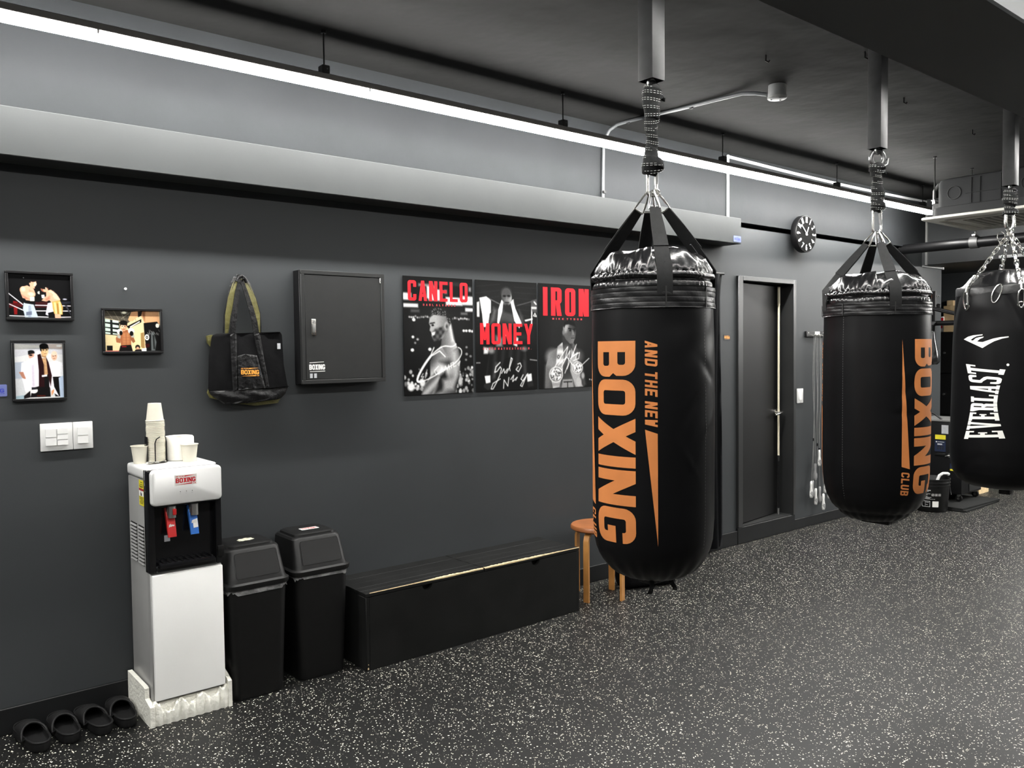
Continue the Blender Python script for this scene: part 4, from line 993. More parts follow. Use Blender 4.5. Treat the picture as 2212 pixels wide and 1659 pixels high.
# taps
for (x, col, lb_) in ((1.081, REDPL, 'red hot-water tap lever'), (1.172, BLUEPL, 'blue cold-water tap lever')):
    tp = obj('tap', B().cyl((x+0.004, 3.519, 0.893), (x+0.004, 3.519, 0.846), 0.0155, n=24).box(x-0.012, x+0.018, 3.525, 3.562, 0.85, 0.892, 0.004, 1), BRUSHED, wc)
    lv = obj('tap_lever', B().prism([(3.560, 0.880), (3.546, 0.885), (3.526, 0.845), (3.512, 0.795), (3.506, 0.768), (3.512, 0.766), (3.532, 0.81), (3.552, 0.86)], lambda u, v, d: (d, u, v), x-0.016, x+0.017), col, tp)
    lv['label'] = lb_
    bm = bmesh.new(); r_ = random.Random(int(x*1000))
    for k in range(6):
        cx_, cz_ = x-0.006+0.004*k*0.9, 0.815+0.003*r_.randint(-3, 3)
        bm.faces.new([bm.verts.new((cx_+q*0.0035*r_.uniform(.6, 1.6), 3.5165-(0.815-cz_)*-0.26+0.0-0.001, cz_+w_*0.006*r_.uniform(.5, 1.5))) for q, w_ in ((-1, -1), (1, -.6), (1, 1), (-1, .7))])
    if col is BLUEPL:
        bm.faces.new([bm.verts.new(p) for p in ((x-0.004, 3.5195, 0.825), (x+0.015, 3.5195, 0.83), (x+0.015, 3.5095, 0.795), (x-0.004, 3.5095, 0.793))])
    obj('tap_print', bm, WHITEINK, lv, 0)
obj('safety_button', B().box(1.083, 1.098, 3.500, 3.506, 0.858, 0.884, 0.002, 1), REDPL, wc)
obj('small_label', B().box(1.064, 1.087, 3.5585, 3.5598, 0.742, 0.768), GREYST, wc)
# louvres in the side
for (ya, yb) in ((3.60, 3.675), (3.70, 3.785)):
    for k in range(11):
        z = 0.645+k*0.0147
        obj('louvre', B().prism([(0.9975, z), (0.9915, z+0.0015), (0.9915, z+0.0035), (0.9975, z+0.008)], lambda u, v, d: (u, d, v), ya, yb), SIDEMET, wc)
        obj('louvre_slot', B().box(0.9965, 0.9979, ya, yb, z+0.0082, z+0.0142), BLACKINK, wc)
st = obj('warning_sticker', B().box(0.9962, 0.9978, 3.586, 3.652, 0.893, 0.998), YELLOW, wc)
obj('red_band', B().box(0.9955, 0.9964, 3.588, 3.650, 0.955, 0.964), DKRED, st)
obj('white_field', B().box(0.9955, 0.9964, 3.588, 3.650, 0.932, 0.954), WHITEINK, st)
obj('hand_symbol', B().prism([(3.612, 0.934), (3.625, 0.934), (3.628, 0.944), (3.622, 0.952), (3.618, 0.945), (3.611, 0.943)], lambda u, v, d: (d, u, v), 0.9950, 0.9956), BLACKINK, st)
bm = bmesh.new()
for (z0, ya, yb) in ((0.988, 3.602, 3.632), (0.979, 3.594, 3.642), (0.972, 3.592, 3.646), (0.968, 3.6, 3.64), (0.925, 3.594, 3.646), (0.919, 3.6, 3.644), (0.913, 3.592, 3.636), (0.907, 3.594, 3.644), (0.901, 3.6, 3.64)):
    bm.faces.new([bm.verts.new(p) for p in ((0.9958, ya, z0), (0.9958, yb, z0), (0.9958, yb, z0+0.003), (0.9958, ya, z0+0.003))])
obj('sticker_text', bm, mat('olive_print', (0.10, 0.09, 0.01), 0.6), st, 0)

# paper cups
CUPP = [(0.0245, 0.002), (0.0255, 0.0005), (0.0262, 0.0), (0.0350, 0.0718), (0.0374, 0.0724), (0.0381, 0.0738), (0.0374, 0.0752), (0.0345, 0.0742), (0.0252, 0.004), (0.002, 0.004)]
def cup_mesh():
    b = B(); b.lathe(CUPP, n=36, cap=False); return b
TZ = 1.0535
c0 = single('paper_cup', cup_mesh(), PAPER, 'cream paper cup standing on the left front corner of the cooler', 'paper cup', None)
c0.location = (1.030, 3.745, TZ)
c1 = c0.copy(); COL.objects.link(c1); c1.location = (1.208, 3.660, TZ); c1['label'] = 'cream paper cup standing before the tissue roll on the cooler'
NST = 31; SX, SY = 1.092, 3.735
for k in range(NST):
    c = c0.copy(); COL.objects.link(c); z = TZ+0.0056+0.0753+k*0.00575
    c.rotation_euler = (PI, 0, k*0.7); c.location = (SX+0.0007*math.sin(k), SY, z)
    if k == NST-1: c['label'] = 'topmost upside-down cup on the tall paper cup stack'
    else: c['label'] = 'upside-down paper cup nested in the tall stack on the cooler'; c['group'] = 'nested paper cups'
ch = thing('cup_holder', 'black wire holder round the foot of the tall paper cup stack', 'cup holder', (SX, SY, TZ))
WIRE = BLACKGL
obj('base_ring', B().lathe([(0.046, 0), (0.046, 0.005), (0.0385, 0.005), (0.0385, 0), (0.046, 0)], (SX, SY, TZ), 32, False), WIRE, ch)
for a_ in (D(250), D(160), D(-10), D(60)):
    ux, uy = math.cos(a_), math.sin(a_)
    obj('upright', B().tube([(SX+0.0425*ux, SY+0.0425*uy, TZ+0.003), (SX+0.0425*ux, SY+0.0425*uy, TZ+0.085), (SX+0.041*ux-0.006*uy, SY+0.041*uy+0.006*ux, TZ+0.102), (SX+0.0415*math.cos(a_+0.5), SY+0.0415*math.sin(a_+0.5), TZ+0.111)], 0.0024, 8), WIRE, ch)
bp_ = B(); rings = []
for z in (TZ+0.005, TZ+0.112):
    rings.append([bp_.bm.verts.new((SX+r_*math.cos(q), SY+r_*math.sin(q), z)) for r_, qs in ((0.0415, np.linspace(D(150), D(205), 8)), (0.0435, np.linspace(D(205), D(150), 8))) for q in qs])
bp_.skin(rings); obj('back_plate', bp_, WIRE, ch)
obj('knob', B().lathe([(0.002, 0), (0.011, 0.003), (0.012, 0.010), (0.008, 0.017), (0.002, 0.018)], (SX+0.052, SY+0.018, TZ), 16), BLACKPL, ch)
tr_ = thing('tissue_roll', 'white toilet tissue roll standing at the back of the cooler top', 'tissue roll', (1.196, 3.752, TZ))
obj('paper', B().lathe([(0.021, 0.0), (0.056, 0.0), (0.0605, 0.004), (0.061, 0.05), (0.0605, 0.098), (0.056, 0.104), (0.024, 0.101), (0.021, 0.097), (0.021, 0.0)], (1.196, 3.752, TZ), 40, False), TISSUE, tr_)
obj('core', B().lathe([(0.0195, 0.001), (0.0208, 0.001), (0.0208, 0.099), (0.0195, 0.099), (0.0195, 0.001)], (1.196, 3.752, TZ), 24, False), CARD, tr_)
b = B(); r_ = random.Random(4); rows = []
for j in range(7):
    rows.append([b.bm.verts.new((1.035+0.085*i/10+0.004*r_.random(), 3.655+0.035*j/6+0.028*i/10, TZ+0.002+0.008*r_.random())) for i in range(11)])
for p, q in zip(rows[:-1], rows[1:]):
    for i in range(10): b.bm.faces.new((p[i], p[i+1], q[i+1], q[i]))
bmesh.ops.solidify(b.bm, geom=b.bm.faces[:], thickness=0.0015)
single('packet', b, FOIL, 'crumpled silver packet lying before the cup stack', 'packet', (1.08, 3.67, TZ), angle=20)

# waste bins
def bin_(x, y, label, sticker, flap=0.0, liner_seed=1):
    t = thing('waste_bin', label, 'bin', (x, y, 0), 'pair of swing-lid bins')
    hx, hy = 0.134, 0.142
    obj('body', B().loft([(rrect(0.113, 0.128, 0.035, 6), 0.0, 0, 0), (rrect(0.116, 0.131, 0.035, 6), 0.012, 0, 0), (rrect(hx, hy, 0.038, 6), 0.488, 0, 0)], x, y), BLACKPL, t, 50)
    # crinkled liner showing under the lid
    b = B(); rings = []; base = rrect(hx+0.003, hy+0.003, 0.04, 9); n = len(base); r_ = random.Random(liner_seed)
    hang = [0.010+0.011*r_.random()+0.006*math.sin(i*0.8+liner_seed) for i in range(n)]
    for lv in range(3):
        ring = []
        for i, p in enumerate(base):
            k = 1+0.014*r_.random()*lv
            ring.append(b.bm.verts.new((x+p[0]*k, y+p[1]*k, 0.497-(hang[i]+0.004)*lv/2)))
        rings.append(ring)
    b.skin(rings, False); bmesh.ops.solidify(b.bm, geom=b.bm.faces[:], thickness=0.0012)
    obj('bin_liner', b, PLASTICBAG, t, 20)
    lid = obj('lid', B().loft([(rrect(hx+0.010, hy+0.010, 0.042, 6), 0.492, 0, 0), (rrect(hx+0.013, hy+0.013, 0.044, 6), 0.500, 0, 0), (rrect(hx+0.013, hy+0.013, 0.044, 6), 0.513, 0, 0), (rrect(hx+0.002, hy+0.002, 0.04, 6), 0.520, 0, 0), (rrect(hx-0.001, hy-0.001, 0.04, 6), 0.530, 0, 0),
                              (rrect(0.122, 0.116, 0.036, 6), 0.648, 0, 0.020), (rrect(0.115, 0.108, 0.034, 6), 0.657, 0, 0.021), (rrect(0.105, 0.097, 0.03, 6), 0.659, 0, 0.021), (rrect(0.103, 0.095, 0.03, 6), 0.668, 0, 0.021), (rrect(0.094, 0.086, 0.028, 6), 0.673, 0, 0.021)], x, y), BLACKPL, t, 32)
    # swing flap on the sloping front
    z0, z1 = 0.540, 0.640
    def fy_(z): return y-0.141+(z-0.530)/0.118*(0.141-0.116+0.020)
    b = B(); pts = rrect(0.098, 0.050, 0.010, 4); rings = []
    for off in (0.0, -0.0028):
        rings.append([b.bm.verts.new((x+p[0]*(1 if p[1] < 0 else 0.97), fy_(0.590+p[1])+off-0.0006, 0.590+p[1])) for p in pts])
    b.skin(rings); obj('flap', b, BLACKPL, lid, 30)
    b = B(); pts2 = rrect(0.101, 0.053, 0.012, 5)
    b.tube([(x+p[0]*(1 if p[1] < 0 else 0.97), fy_(0.590+p[1])-0.0004, 0.590+p[1]) for p in pts2], 0.0012, 5, True); obj('flap_gap', b, BLACKINK, lid)
    if sticker == 'torn':
        poly = [(-.04, -.012), (-.022, -.016), (-.01, -.013), (.012, -.017), (.03, -.010), (.042, -.006), (.034, .003), (.038, .012), (.02, .013), (.006, .018), (-.012, .012), (-.03, .014), (-.034, .004), (-.045, .001)]
        obj('torn_sticker', B().prism(poly, lambda u, v, d: (x+0.005+u*0.9, y+0.018+v*1.6, d), 0.6732, 0.6740), mat('torn_paper', (0.52, 0.52, 0.40), 0.8, var=(90, 0.5)), lid)
    else:
        s = obj('sticker', B().box(x-0.036, x+0.052, y-0.005, y+0.035, 0.6732, 0.6740), WHITEINK, lid)
        P, L, va, vb = boxing_logo(1.0); k = 0.074/L; k2 = 0.030/(vb-va)
        lettering(P, lambda u, v, d: (x-0.028+u*k, y+(v-va)*k2, 0.6743+d*0.3), 'sticker_print', REDINK, s)
    return t
bin_(1.447, 3.655, 'black swing-lid bin next to the water cooler, torn sticker on top', 'torn', liner_seed=3)
bin_(1.766, 3.682, 'black swing-lid bin by the bench, white and red sticker on top', 'white', liner_seed=8)

# long storage bench
be = thing('storage_bench', 'long low black storage bench with chipped front edge against the wall', 'bench', (2.645, 3.65, 0))
x0, x1, y0, y1 = 1.944, 3.345, 3.462, 3.822
yb0 = lambda x: y0
obj('end_panel', B().box(x0, x0+0.018, y0, y1, 0, 0.352, 0.0015, 1), BENCHM, be)
obj('end_panel', B().box(x1-0.018, x1, y0, y1, 0, 0.352, 0.0015, 1), BENCHM, be)
def notched(a, b_):
    # front panel outline with two half-round finger notches in its top edge
    pts = [(a, 0.0), (b_, 0.0), (b_, 0.352)]
    for cx_ in (3.01, 2.292):
        pts += [(cx_+0.030*math.cos(q), 0.352-0.026*math.sin(q)) for q in np.linspace(0, PI, 11)]
    pts.append((a, 0.352)); return pts
obj('front_panel', B().prism(notched(x0+0.0185, x1-0.0185), lambda u, v, d: (u, d, v), y0, y0+0.018), BENCHM, be)
obj('back_panel', B().box(x0+0.0185, x1-0.0185, y1-0.018, y1, 0, 0.352), BENCHM, be)
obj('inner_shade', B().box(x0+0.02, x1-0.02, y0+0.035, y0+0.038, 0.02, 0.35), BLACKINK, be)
xm = 2.652
for (a_, b_) in ((x0, xm-0.0025), (xm+0.0025, x1)):
    ld = obj('lid', B().box(a_+0.002, b_-0.002, y0+0.002, y1-0.002, 0.3535, 0.366), BENCHM, be)
    wds = [0.052, 0.055, 0.083, 0.083, 0.087]; yy = y0
    for k, wd in enumerate(wds):
        obj('board', B().box(a_, b_, yy+(0.0006 if k else 0), yy+wd-0.0006, 0.3545, 0.3717+0.0004*((k*7) % 3), 0.0012, 1), BENCHM, ld)
        yy += wd
    # chipped raw wood along the front edge
    b = B(); n = 70; r_ = random.Random(int(a_*100)); L = []; H = []
    mid = 0.62 if a_ < 2.2 else 0.40
    for i in range(n+1):
        s = i/n; env = math.exp(-((s-(0.98 if a_ < 2.2 else 0.30))/0.45)**2)
        if a_ < 2.2: env = max(env*0.8, math.exp(-((s-0.68)/0.2)**2)*1.0) if s > 0.05 else 0.02
        dpt = 0.0015+0.020*env*(0.45+0.75*r_.random()); dz = 0.002+0.004*env
        x = a_+(b_-a_)*(0.03+0.965*s if a_ < 2.2 else s)
        L.append((x, y0-0.0006, 0.3722-dz)); H.append((x, y0-0.0006, 0.3729)); 
        if i: pass
        L[-1] = (L[-1], (x, y0-0.0006, 0.3729), (x, y0+dpt, 0.3731))
    for p, q in zip(L[:-1], L[1:]):
        v = [b.bm.verts.new(c) for c in p+q]
        b.bm.faces.new((v[0], v[1], v[4], v[3])); b.bm.faces.new((v[1], v[2], v[5], v[4]))
    e = obj('worn_edge', b, RAWWOOD, ld, 0); e['label'] = 'chipped pale raw wood along the lid edge'
for (x, z, s) in ((1.948, 0.006, 0.008), (1.951, 0.028, 0.004)):
    obj('chip', B().prism([(x, z), (x+s, z+s*.2), (x+s*.6, z+s*1.4), (x, z+s)], lambda u, v, d: (u, d, v), y0-0.0012, y0-0.0002), RAWWOOD, be)

# bentwood stool
sx, sy_ = 3.640, 3.590
so = thing('stool', 'round honey-wood stool with bent legs behind the nearest bag', 'stool', (sx, sy_, 0))
SR = 0.175; SH = 0.448
b = B().lathe([(0.002, SH-0.030), (SR-0.010, SH-0.030), (SR, SH-0.022), (SR, SH-0.008), (SR-0.006, SH), (0.002, SH)], (sx, sy_, 0), 56); obj('seat', b, STOOLW, so)
for ang in (D(196), D(283), D(16), D(103)):
    ux, uy = math.cos(ang), math.sin(ang); rr0 = SR-0.018
    P = [(0.03, SH-0.036), (rr0-0.055, SH-0.036), (rr0-0.025, SH-0.041), (rr0-0.006, SH-0.056), (rr0+0.002, SH-0.083), (rr0+0.003, SH-0.12), (rr0+0.004, 0.0005)]
    cs = [(sx+ux*r, sy_+uy*r, z) for r, z in P]
    obj('leg', B().ribbon(cs, [(-uy, ux, 0)]*len(P), [0.036]*len(P), 0.014), STOOLL, so)

# low black bag on the floor behind the hanging bag
dk = thing('floor_bag', 'low black gym bag on the floor under the nearest hanging bag', 'bag', (4.05, 3.60, 0))
b = B(); rings = []
ux, uy = 0.93, -0.36
for s, k in ((-1, 0.55), (-0.97, 0.85), (-0.8, 1), (-0.4, 1.03), (0, 1.0), (0.4, 1.03), (0.8, 1), (0.97, 0.85), (1, 0.55)):
    cx_, cy_ = 4.05+ux*0.18*s, 3.58+uy*0.18*s
    rings.append([b.bm.verts.new((cx_-uy*p[0]*k*1.0, cy_+ux*p[0]*k, 0.085+p[1]*(k if p[1] > 0 else 1))) for p in rrect(0.095, 0.0845, 0.05, 5)])
b.skin(rings); obj('body', b, MESHCL, dk, 60)
obj('handle', B().ribbon([(3.96, 3.56, 0.165), (4.0, 3.53, 0.20), (4.10, 3.50, 0.205), (4.15, 3.50, 0.16)], [(0.3, 0.9, 0.2)]*4, 0.03, 0.004), WEB, dk)
obj('zip', B().ribbon([(4.05-ux*0.14, 3.58-uy*0.14, 0.171), (4.05, 3.58, 0.173), (4.05+ux*0.14, 3.58+uy*0.14, 0.171)], [(-uy, ux, 0)]*3, 0.02, 0.003), WEB, dk)

# slides
def slide(x, y, rot, side, label, proto=[None]):
    t = thing('slide_sandal', label, 'sandal', (0, 0, 0), 'black slides lined up by the skirting')
    def outl(s):  # half widths along the sole, s from heel 0 to toe 1
        L_ = 0.258; yv = -0.129+L_*s
        wl_ = np.interp(s, [0, .03, .1, .25, .45, .65, .8, .92, .98, 1], [0.0, .018, .032, .037, .037, .044, .047, .040, .022, 0.0])
        wr_ = np.interp(s, [0, .03, .1, .25, .45, .65, .8, .92, .98, 1], [0.0, .018, .032, .038, .040, .046, .046, .036, .018, 0.0])
        return yv, -wl_*1.02 if side > 0 else -wr_*1.02, wr_*1.02 if side > 0 else wl_*1.02
    S = [0.004, .03, .07, .12, .2, .3, .4, .5, .6, .7, .8, .88, .94, .98, .996]
    def ring(scale, z, lift=0):
        a_ = [(outl(s)[2]*scale, outl(s)[0]*(scale*0.5+0.5)) for s in S]; c_ = [(outl(s)[1]*scale, outl(s)[0]*(scale*0.5+0.5)) for s in S[::-1]]
        return [(px, py, z+0.008*max(0, (py-0.05)/0.08)) for px, py in a_+c_]
    b = B(); rings = [[b.bm.verts.new(p) for p in ring(k, z)] for k, z in ((0.92, 0.0005), (0.985, 0.004), (1.01, 0.014), (1.035, 0.026), (1.04, 0.036), (1.02, 0.041), (0.965, 0.041), (0.93, 0.034), (0.89, 0.022), (0.80, 0.019), (0.5, 0.019))]
    b.skin(rings); obj('sole', b, EVA, t, 60)
    # closed upper over the front of the foot with a rolled, sloping opening
    b = B(); rows = []
    M = 20
    for s in np.linspace(0.60, 0.985, 14):
        yv, l, r_ = outl(s); h = np.interp(s, [.6, .68, .76, .84, .92, .985], [0.068, 0.073, 0.068, 0.057, 0.043, 0.034])
        k = 1.04; row = []
        for i in range(M+1):
            a_ = PI*i/M; sl = 0.055*(1-math.sin(a_))*max(0, (0.74-s)/0.14)
            row.append(b.bm.verts.new(((l+r_)/2*k+(r_-l)/2*k*math.cos(a_), yv-sl*0.9+0.004, 0.022+(h-0.022)*math.sin(a_)**0.7+0.004*max(0, (yv-0.05)/0.08))))
        rows.append(row)
    for p, q in zip(rows[:-1], rows[1:]):
        for i in range(M): b.bm.faces.new((p[i], p[i+1], q[i+1], q[i]))
    edge = [tuple(v.co) for v in rows[0]]; toe = rows[-1]
    b.bm.faces.new(toe)
    bmesh.ops.recalc_face_normals(b.bm, faces=b.bm.faces)
    bmesh.ops.solidify(b.bm, geom=b.bm.faces[:], thickness=0.006)
    obj('upper', b, EVA, t, 70)
    # rolled collar running from the opening round the heel
    heel = [(outl(s)[2]*0.99, outl(s)[0], 0.040) for s in (.33, .25, .15, .08, .03, .004)]; heel2 = [(outl(s)[1]*0.99, outl(s)[0], 0.040) for s in (.004, .03, .08, .15, .25, .33)]
    pts = edge[::-1]+[]  # from left side over the instep to the right
    loop = heel2+[e for e in edge[::-1]][0:0]
    b = B().tube(heel+heel2+[edge[-1]]+edge[::-1][1:-1]+[edge[0]], 0.0048, 8, True); obj('rolled_rim', b, EVA, t, 60)
    t.location = (x, y, 0); t.rotation_euler.z = rot
    return t
slide(0.588, 3.690, D(6), 1, 'black slide sandal furthest left of the four by the skirting')
slide(0.700, 3.696, D(2), -1, 'second black slide sandal from the left by the skirting')
slide(0.808, 3.690, D(8), 1, 'third black slide sandal from the left by the skirting')
slide(0.915, 3.694, D(-1), -1, 'black slide sandal nearest the foam tray')

# ================================================================== ON THE WALL
SK = (0.86, 0.66, 0.55); SKD = (0.62, 0.40, 0.32); SKL = (0.95, 0.80, 0.70)
def pic_ring(c):
    # two boxers in a ring; the left one in white trunks, the right one bent forward in gold trunks
    c.ell(.5, .35, .8, .5, (0.05, 0.05, 0.06), soft=40)
    c.poly([(.07, .62), (.14, .64), (.13, .93), (.08, .93)], (.50, .10, .10)); c.poly([(.0, .68), (.22, .66), (.22, .75), (0, .78)], (.30, .06, .07)); c.poly([(.42, .63), (.62, .62), (.62, .76), (.42, .77)], (.22, .07, .08))
    for p in ([(0, .45), (.22, .70)], [(0, .69), (.24, .84)], [(0, .96), (.62, .98)], [(.42, .71), (1, .71)], [(.42, .84), (1, .83)], [(.8, .98), (1, .97)]): c.line(p, .017, (.88, .86, .88))
    c.poly([(.90, .70), (.94, .70), (1, .9), (1, .95)], (.25, .25, .28)); c.ell(.905, .555, .035, .016, (.75, .75, .8)); c.ell(.245, .09, .006, .012, (.9, .9, .9)); c.poly([(.84, .62), (1, .60), (1, .65), (.85, .68)], (.16, .17, .2))
    # referee at the back
    c.poly([(.62, .66), (.72, .62), (.74, .86), (.63, .95), (.58, .92)], (.86, .84, .90)); c.poly([(.62, .88), (.74, .84), (.76, .99), (.63, .99)], (.03, .03, .04))
    # left boxer
    c.poly([(.235, .66), (.39, .68), (.43, .86), (.46, .99), (.25, .99), (.22, .8)], (.72, .76, .80)); c.poly([(.31, .72), (.35, .72), (.35, .99), (.30, .99)], (.60, .64, .70)); c.poly([(.27, .87), (.36, .85), (.36, .93), (.27, .95)], (.42, .45, .52))
    c.poly([(.265, .59), (.40, .63), (.41, .70), (.255, .67)], (.03, .03, .03))
    c.poly([(.21, .30), (.30, .26), (.40, .33), (.43, .45), (.40, .62), (.27, .60), (.24, .48)], SK); c.poly([(.33, .36), (.42, .42), (.40, .60), (.34, .58)], SKD, soft=5, op=.5); c.ell(.36, .46, .05, .05, SKL, soft=6)
    c.ell(.235, .37, .055, .085, SK); c.ell(.235, .35, .03, .05, SKL, soft=5); c.poly([(.19, .43), (.26, .43), (.38, .53), (.35, .60), (.22, .55)], SK); c.poly([(.20, .47), (.24, .50), (.34, .58), (.26, .57)], SKD, soft=5, op=.7)
    c.poly([(.34, .52), (.42, .52), (.43, .61), (.34, .62)], (.88, .88, .86)); c.poly([(.41, .50), (.49, .53), (.48, .64), (.41, .62)], (.03, .03, .03))
    c.poly([(.35, .20), (.42, .19), (.42, .33), (.34, .31)], SK); c.ell(.39, .20, .055, .085, SK, rot=.35); c.poly([(.42, .15), (.455, .22), (.43, .28), (.40, .27)], SKL); c.ell(.385, .115, .068, .062, (.06, .05, .05), rot=.25); c.poly([(.31, .10), (.35, .06), (.36, .2), (.33, .2)], (.07, .06, .06))
    c.ell(.49, .37, .06, .075, (.04, .04, .045)); c.ell(.485, .42, .025, .035, (.75, .75, .74)); c.ell(.545, .42, .05, .06, (.05, .05, .055)); c.poly([(.52, .47), (.57, .46), (.58, .54), (.53, .55)], (.84, .84, .83))
    # right boxer
    c.poly([(.60, .37), (.68, .34), (.77, .44), (.83, .56), (.80, .66), (.68, .64), (.63, .55), (.60, .50)], SK); c.poly([(.64, .37), (.72, .37), (.80, .50), (.82, .58), (.74, .55)], SKL, soft=6, op=.7)
    c.poly([(.56, .54), (.68, .40), (.72, .46), (.66, .58), (.60, .62), (.52, .60)], SK); c.poly([(.58, .56), (.66, .48), (.66, .56), (.60, .61)], SKD, soft=5, op=.6)
    c.ell(.575, .33, .06, .075, SKD, rot=-.5); c.ell(.59, .35, .04, .05, SK); c.ell(.55, .275, .075, .055, (.05, .045, .045), rot=.35); c.ell(.60, .31, .012, .02, SKL)
    c.poly([(.69, .62), (.82, .58), (.87, .74), (.86, .92), (.72, .90), (.70, .78)], (.78, .62, .34)); c.poly([(.72, .64), (.75, .63), (.78, .9), (.74, .9)], (.93, .82, .58), soft=4); c.poly([(.80, .62), (.83, .62), (.85, .9), (.81, .9)], (.95, .85, .62), soft=4); c.poly([(.77, .66), (.79, .66), (.80, .9), (.775, .9)], (.58, .42, .20), soft=4)
    c.poly([(.73, .90), (.83, .91), (.83, 1), (.735, 1)], SK)
def pic_gym(c):
    c.a[:] = (.86, .78, .62)
    c.poly([(0, 0), (.62, 0), (.40, .22), (.0, .12)], (.26, .25, .22)); c.poly([(0, .06), (.5, .22), (.42, .30), (0, .18)], (.34, .32, .28))
    for k in range(5): c.line([(.04+.12*k, .0), (.16+.10*k, .24)], .008, (.5, .48, .42))
    c.ell(.35, .05, .045, .03, (1, .98, .9), soft=3); c.line([(.30, .20), (.45, .05)], .01, (.55, .52, .45))
    c.poly([(0, .19), (.26, .27), (.27, .62), (0, .58)], (.10, .11, .11))
    for (u0, u1) in ((.01, .10), (.14, .25)):
        for (v0, v1) in ((.20, .28), (.31, .40), (.42, .50), (.52, .57)): c.poly([(u0, v0+u0*.22), (u1, v0+u1*.22), (u1, v1+u1*.1), (u0, v1+u0*.1)], (.80, .88, .82))
    c.poly([(0, .60), (.25, .64), (.25, .99), (0, .99)], (.84, .77, .60)); c.poly([(.03, .86), (.13, .86), (.13, .98), (.03, .98)], (.03, .03, .03))
    c.poly([(.40, .38), (.66, .20), (.66, .28), (.42, .44)], (.05, .05, .05)); c.poly([(.45, .39), (.63, .25), (.63, .28), (.45, .42)], (.96, .95, .92)); c.poly([(.50, .45), (.66, .40), (.68, .99), (.50, .99)], (.90, .82, .62)); c.poly([(.64, .55), (.70, .53), (.71, .96), (.64, .9)], (.62, .50, .32))
    # boxer facing us
    c.poly([(.27, .50), (.30, .46), (.44, .48), (.47, .52), (.46, .88), (.28, .88)], (.60, .38, .25)); c.poly([(.31, .55), (.44, .53), (.44, .84), (.31, .84)], (.70, .47, .32), soft=6); c.line([(.375, .56), (.375, .86)], .008, (.45, .27, .18), op=.6)
    for v in (.66, .73, .80): c.line([(.32, v), (.44, v)], .006, (.48, .29, .19), op=.5)
    c.poly([(.26, .52), (.30, .56), (.27, .80), (.20, .78), (.19, .68)], (.62, .40, .27)); c.poly([(.46, .50), (.50, .62), (.54, .76), (.50, .80), (.45, .70)], (.56, .36, .24))
    c.poly([(.22, .58), (.28, .62), (.27, .69), (.22, .67)], (.66, .66, .62)); c.poly([(.46, .58), (.52, .58), (.53, .66), (.47, .66)], (.66, .66, .62))
    c.ell(.265, .52, .05, .07, (.95, .94, .90)); c.ell(.285, .55, .028, .055, (.05, .05, .05)); c.ell(.47, .50, .055, .075, (.95, .94, .90)); c.ell(.475, .56, .035, .06, (.05, .05, .05))
    c.ell(.335, .39, .06, .115, (.84, .62, .48)); c.ell(.32, .38, .035, .06, (.97, .84, .72), soft=5); c.ell(.335, .30, .072, .06, (.06, .045, .04)); c.poly([(.27, .30), (.40, .29), (.405, .42), (.385, .36), (.29, .35), (.275, .40)], (.07, .05, .045))
    for u in (.312, .358): c.ell(u, .385, .012, .010, (.12, .08, .07))
    c.line([(.335, .39), (.332, .43)], .008, (.65, .42, .32)); c.line([(.318, .455), (.352, .455)], .010, (.50, .22, .20))
    c.poly([(.27, .86), (.46, .84), (.49, 1), (.24, 1)], (.07, .055, .06)); c.line([(.30, .885), (.37, .885)], .02, (.50, .14, .16))
    # big figure at the right, cut by the frame
    c.poly([(.42, .22), (.48, .03), (.60, 0), (.62, .12), (.50, .26), (.44, .26)], (.85, .65, .48)); c.poly([(.62, .0), (.98, .0), (1, .32), (.72, .30), (.66, .14)], (.80, .62, .46)); c.poly([(.66, .0), (.74, .0), (.72, .26)], (.55, .38, .26), soft=6); c.poly([(.60, .02), (.68, .0), (.66, .12), (.60, .16)], (.14, .13, .12))
    c.poly([(.70, .30), (.95, .26), (1, .36), (1, 1), (.74, 1), (.71, .62)], (.035, .035, .04)); c.ell(.955, .36, .035, .055, (.85, .84, .80))
    for k in range(16):
        r = random.Random(k); u = .74+.24*r.random(); v = .46+.10*r.random(); c.line([(u, v), (u+.03*r.random(), v+.05)], .008, (.55, .55, .54))
    c.poly([(.83, .54), (.88, .52), (.93, .78), (.90, .99), (.83, .99)], (.40, .42, .42), soft=4); c.poly([(.86, .60), (.89, .60), (.90, .95), (.87, .95)], (.12, .13, .13), soft=4); c.ell(.755, .655, .042, .075, (.93, .93, .90)); c.ell(.755, .655, .022, .04, (.10, .10, .10)); c.ell(.755, .655, .010, .018, (.9, .9, .88)); c.poly([(.72, .82), (.80, .81), (.80, .9), (.73, .92)], (.22, .05, .06))
    c.ell(.58, .90, .045, .06, (.18, .15, .14)); c.ell(.58, .94, .028, .05, (.84, .64, .50)); c.poly([(.54, .96), (.64, .95), (.66, 1), (.52, 1)], (.10, .09, .10)); c.poly([(.66, .93), (.74, .92), (.74, 1), (.65, 1)], (.84, .86, .86)); c.poly([(0, .99), (.24, .985), (.24, 1), (0, 1)], (.75, .22, .25))
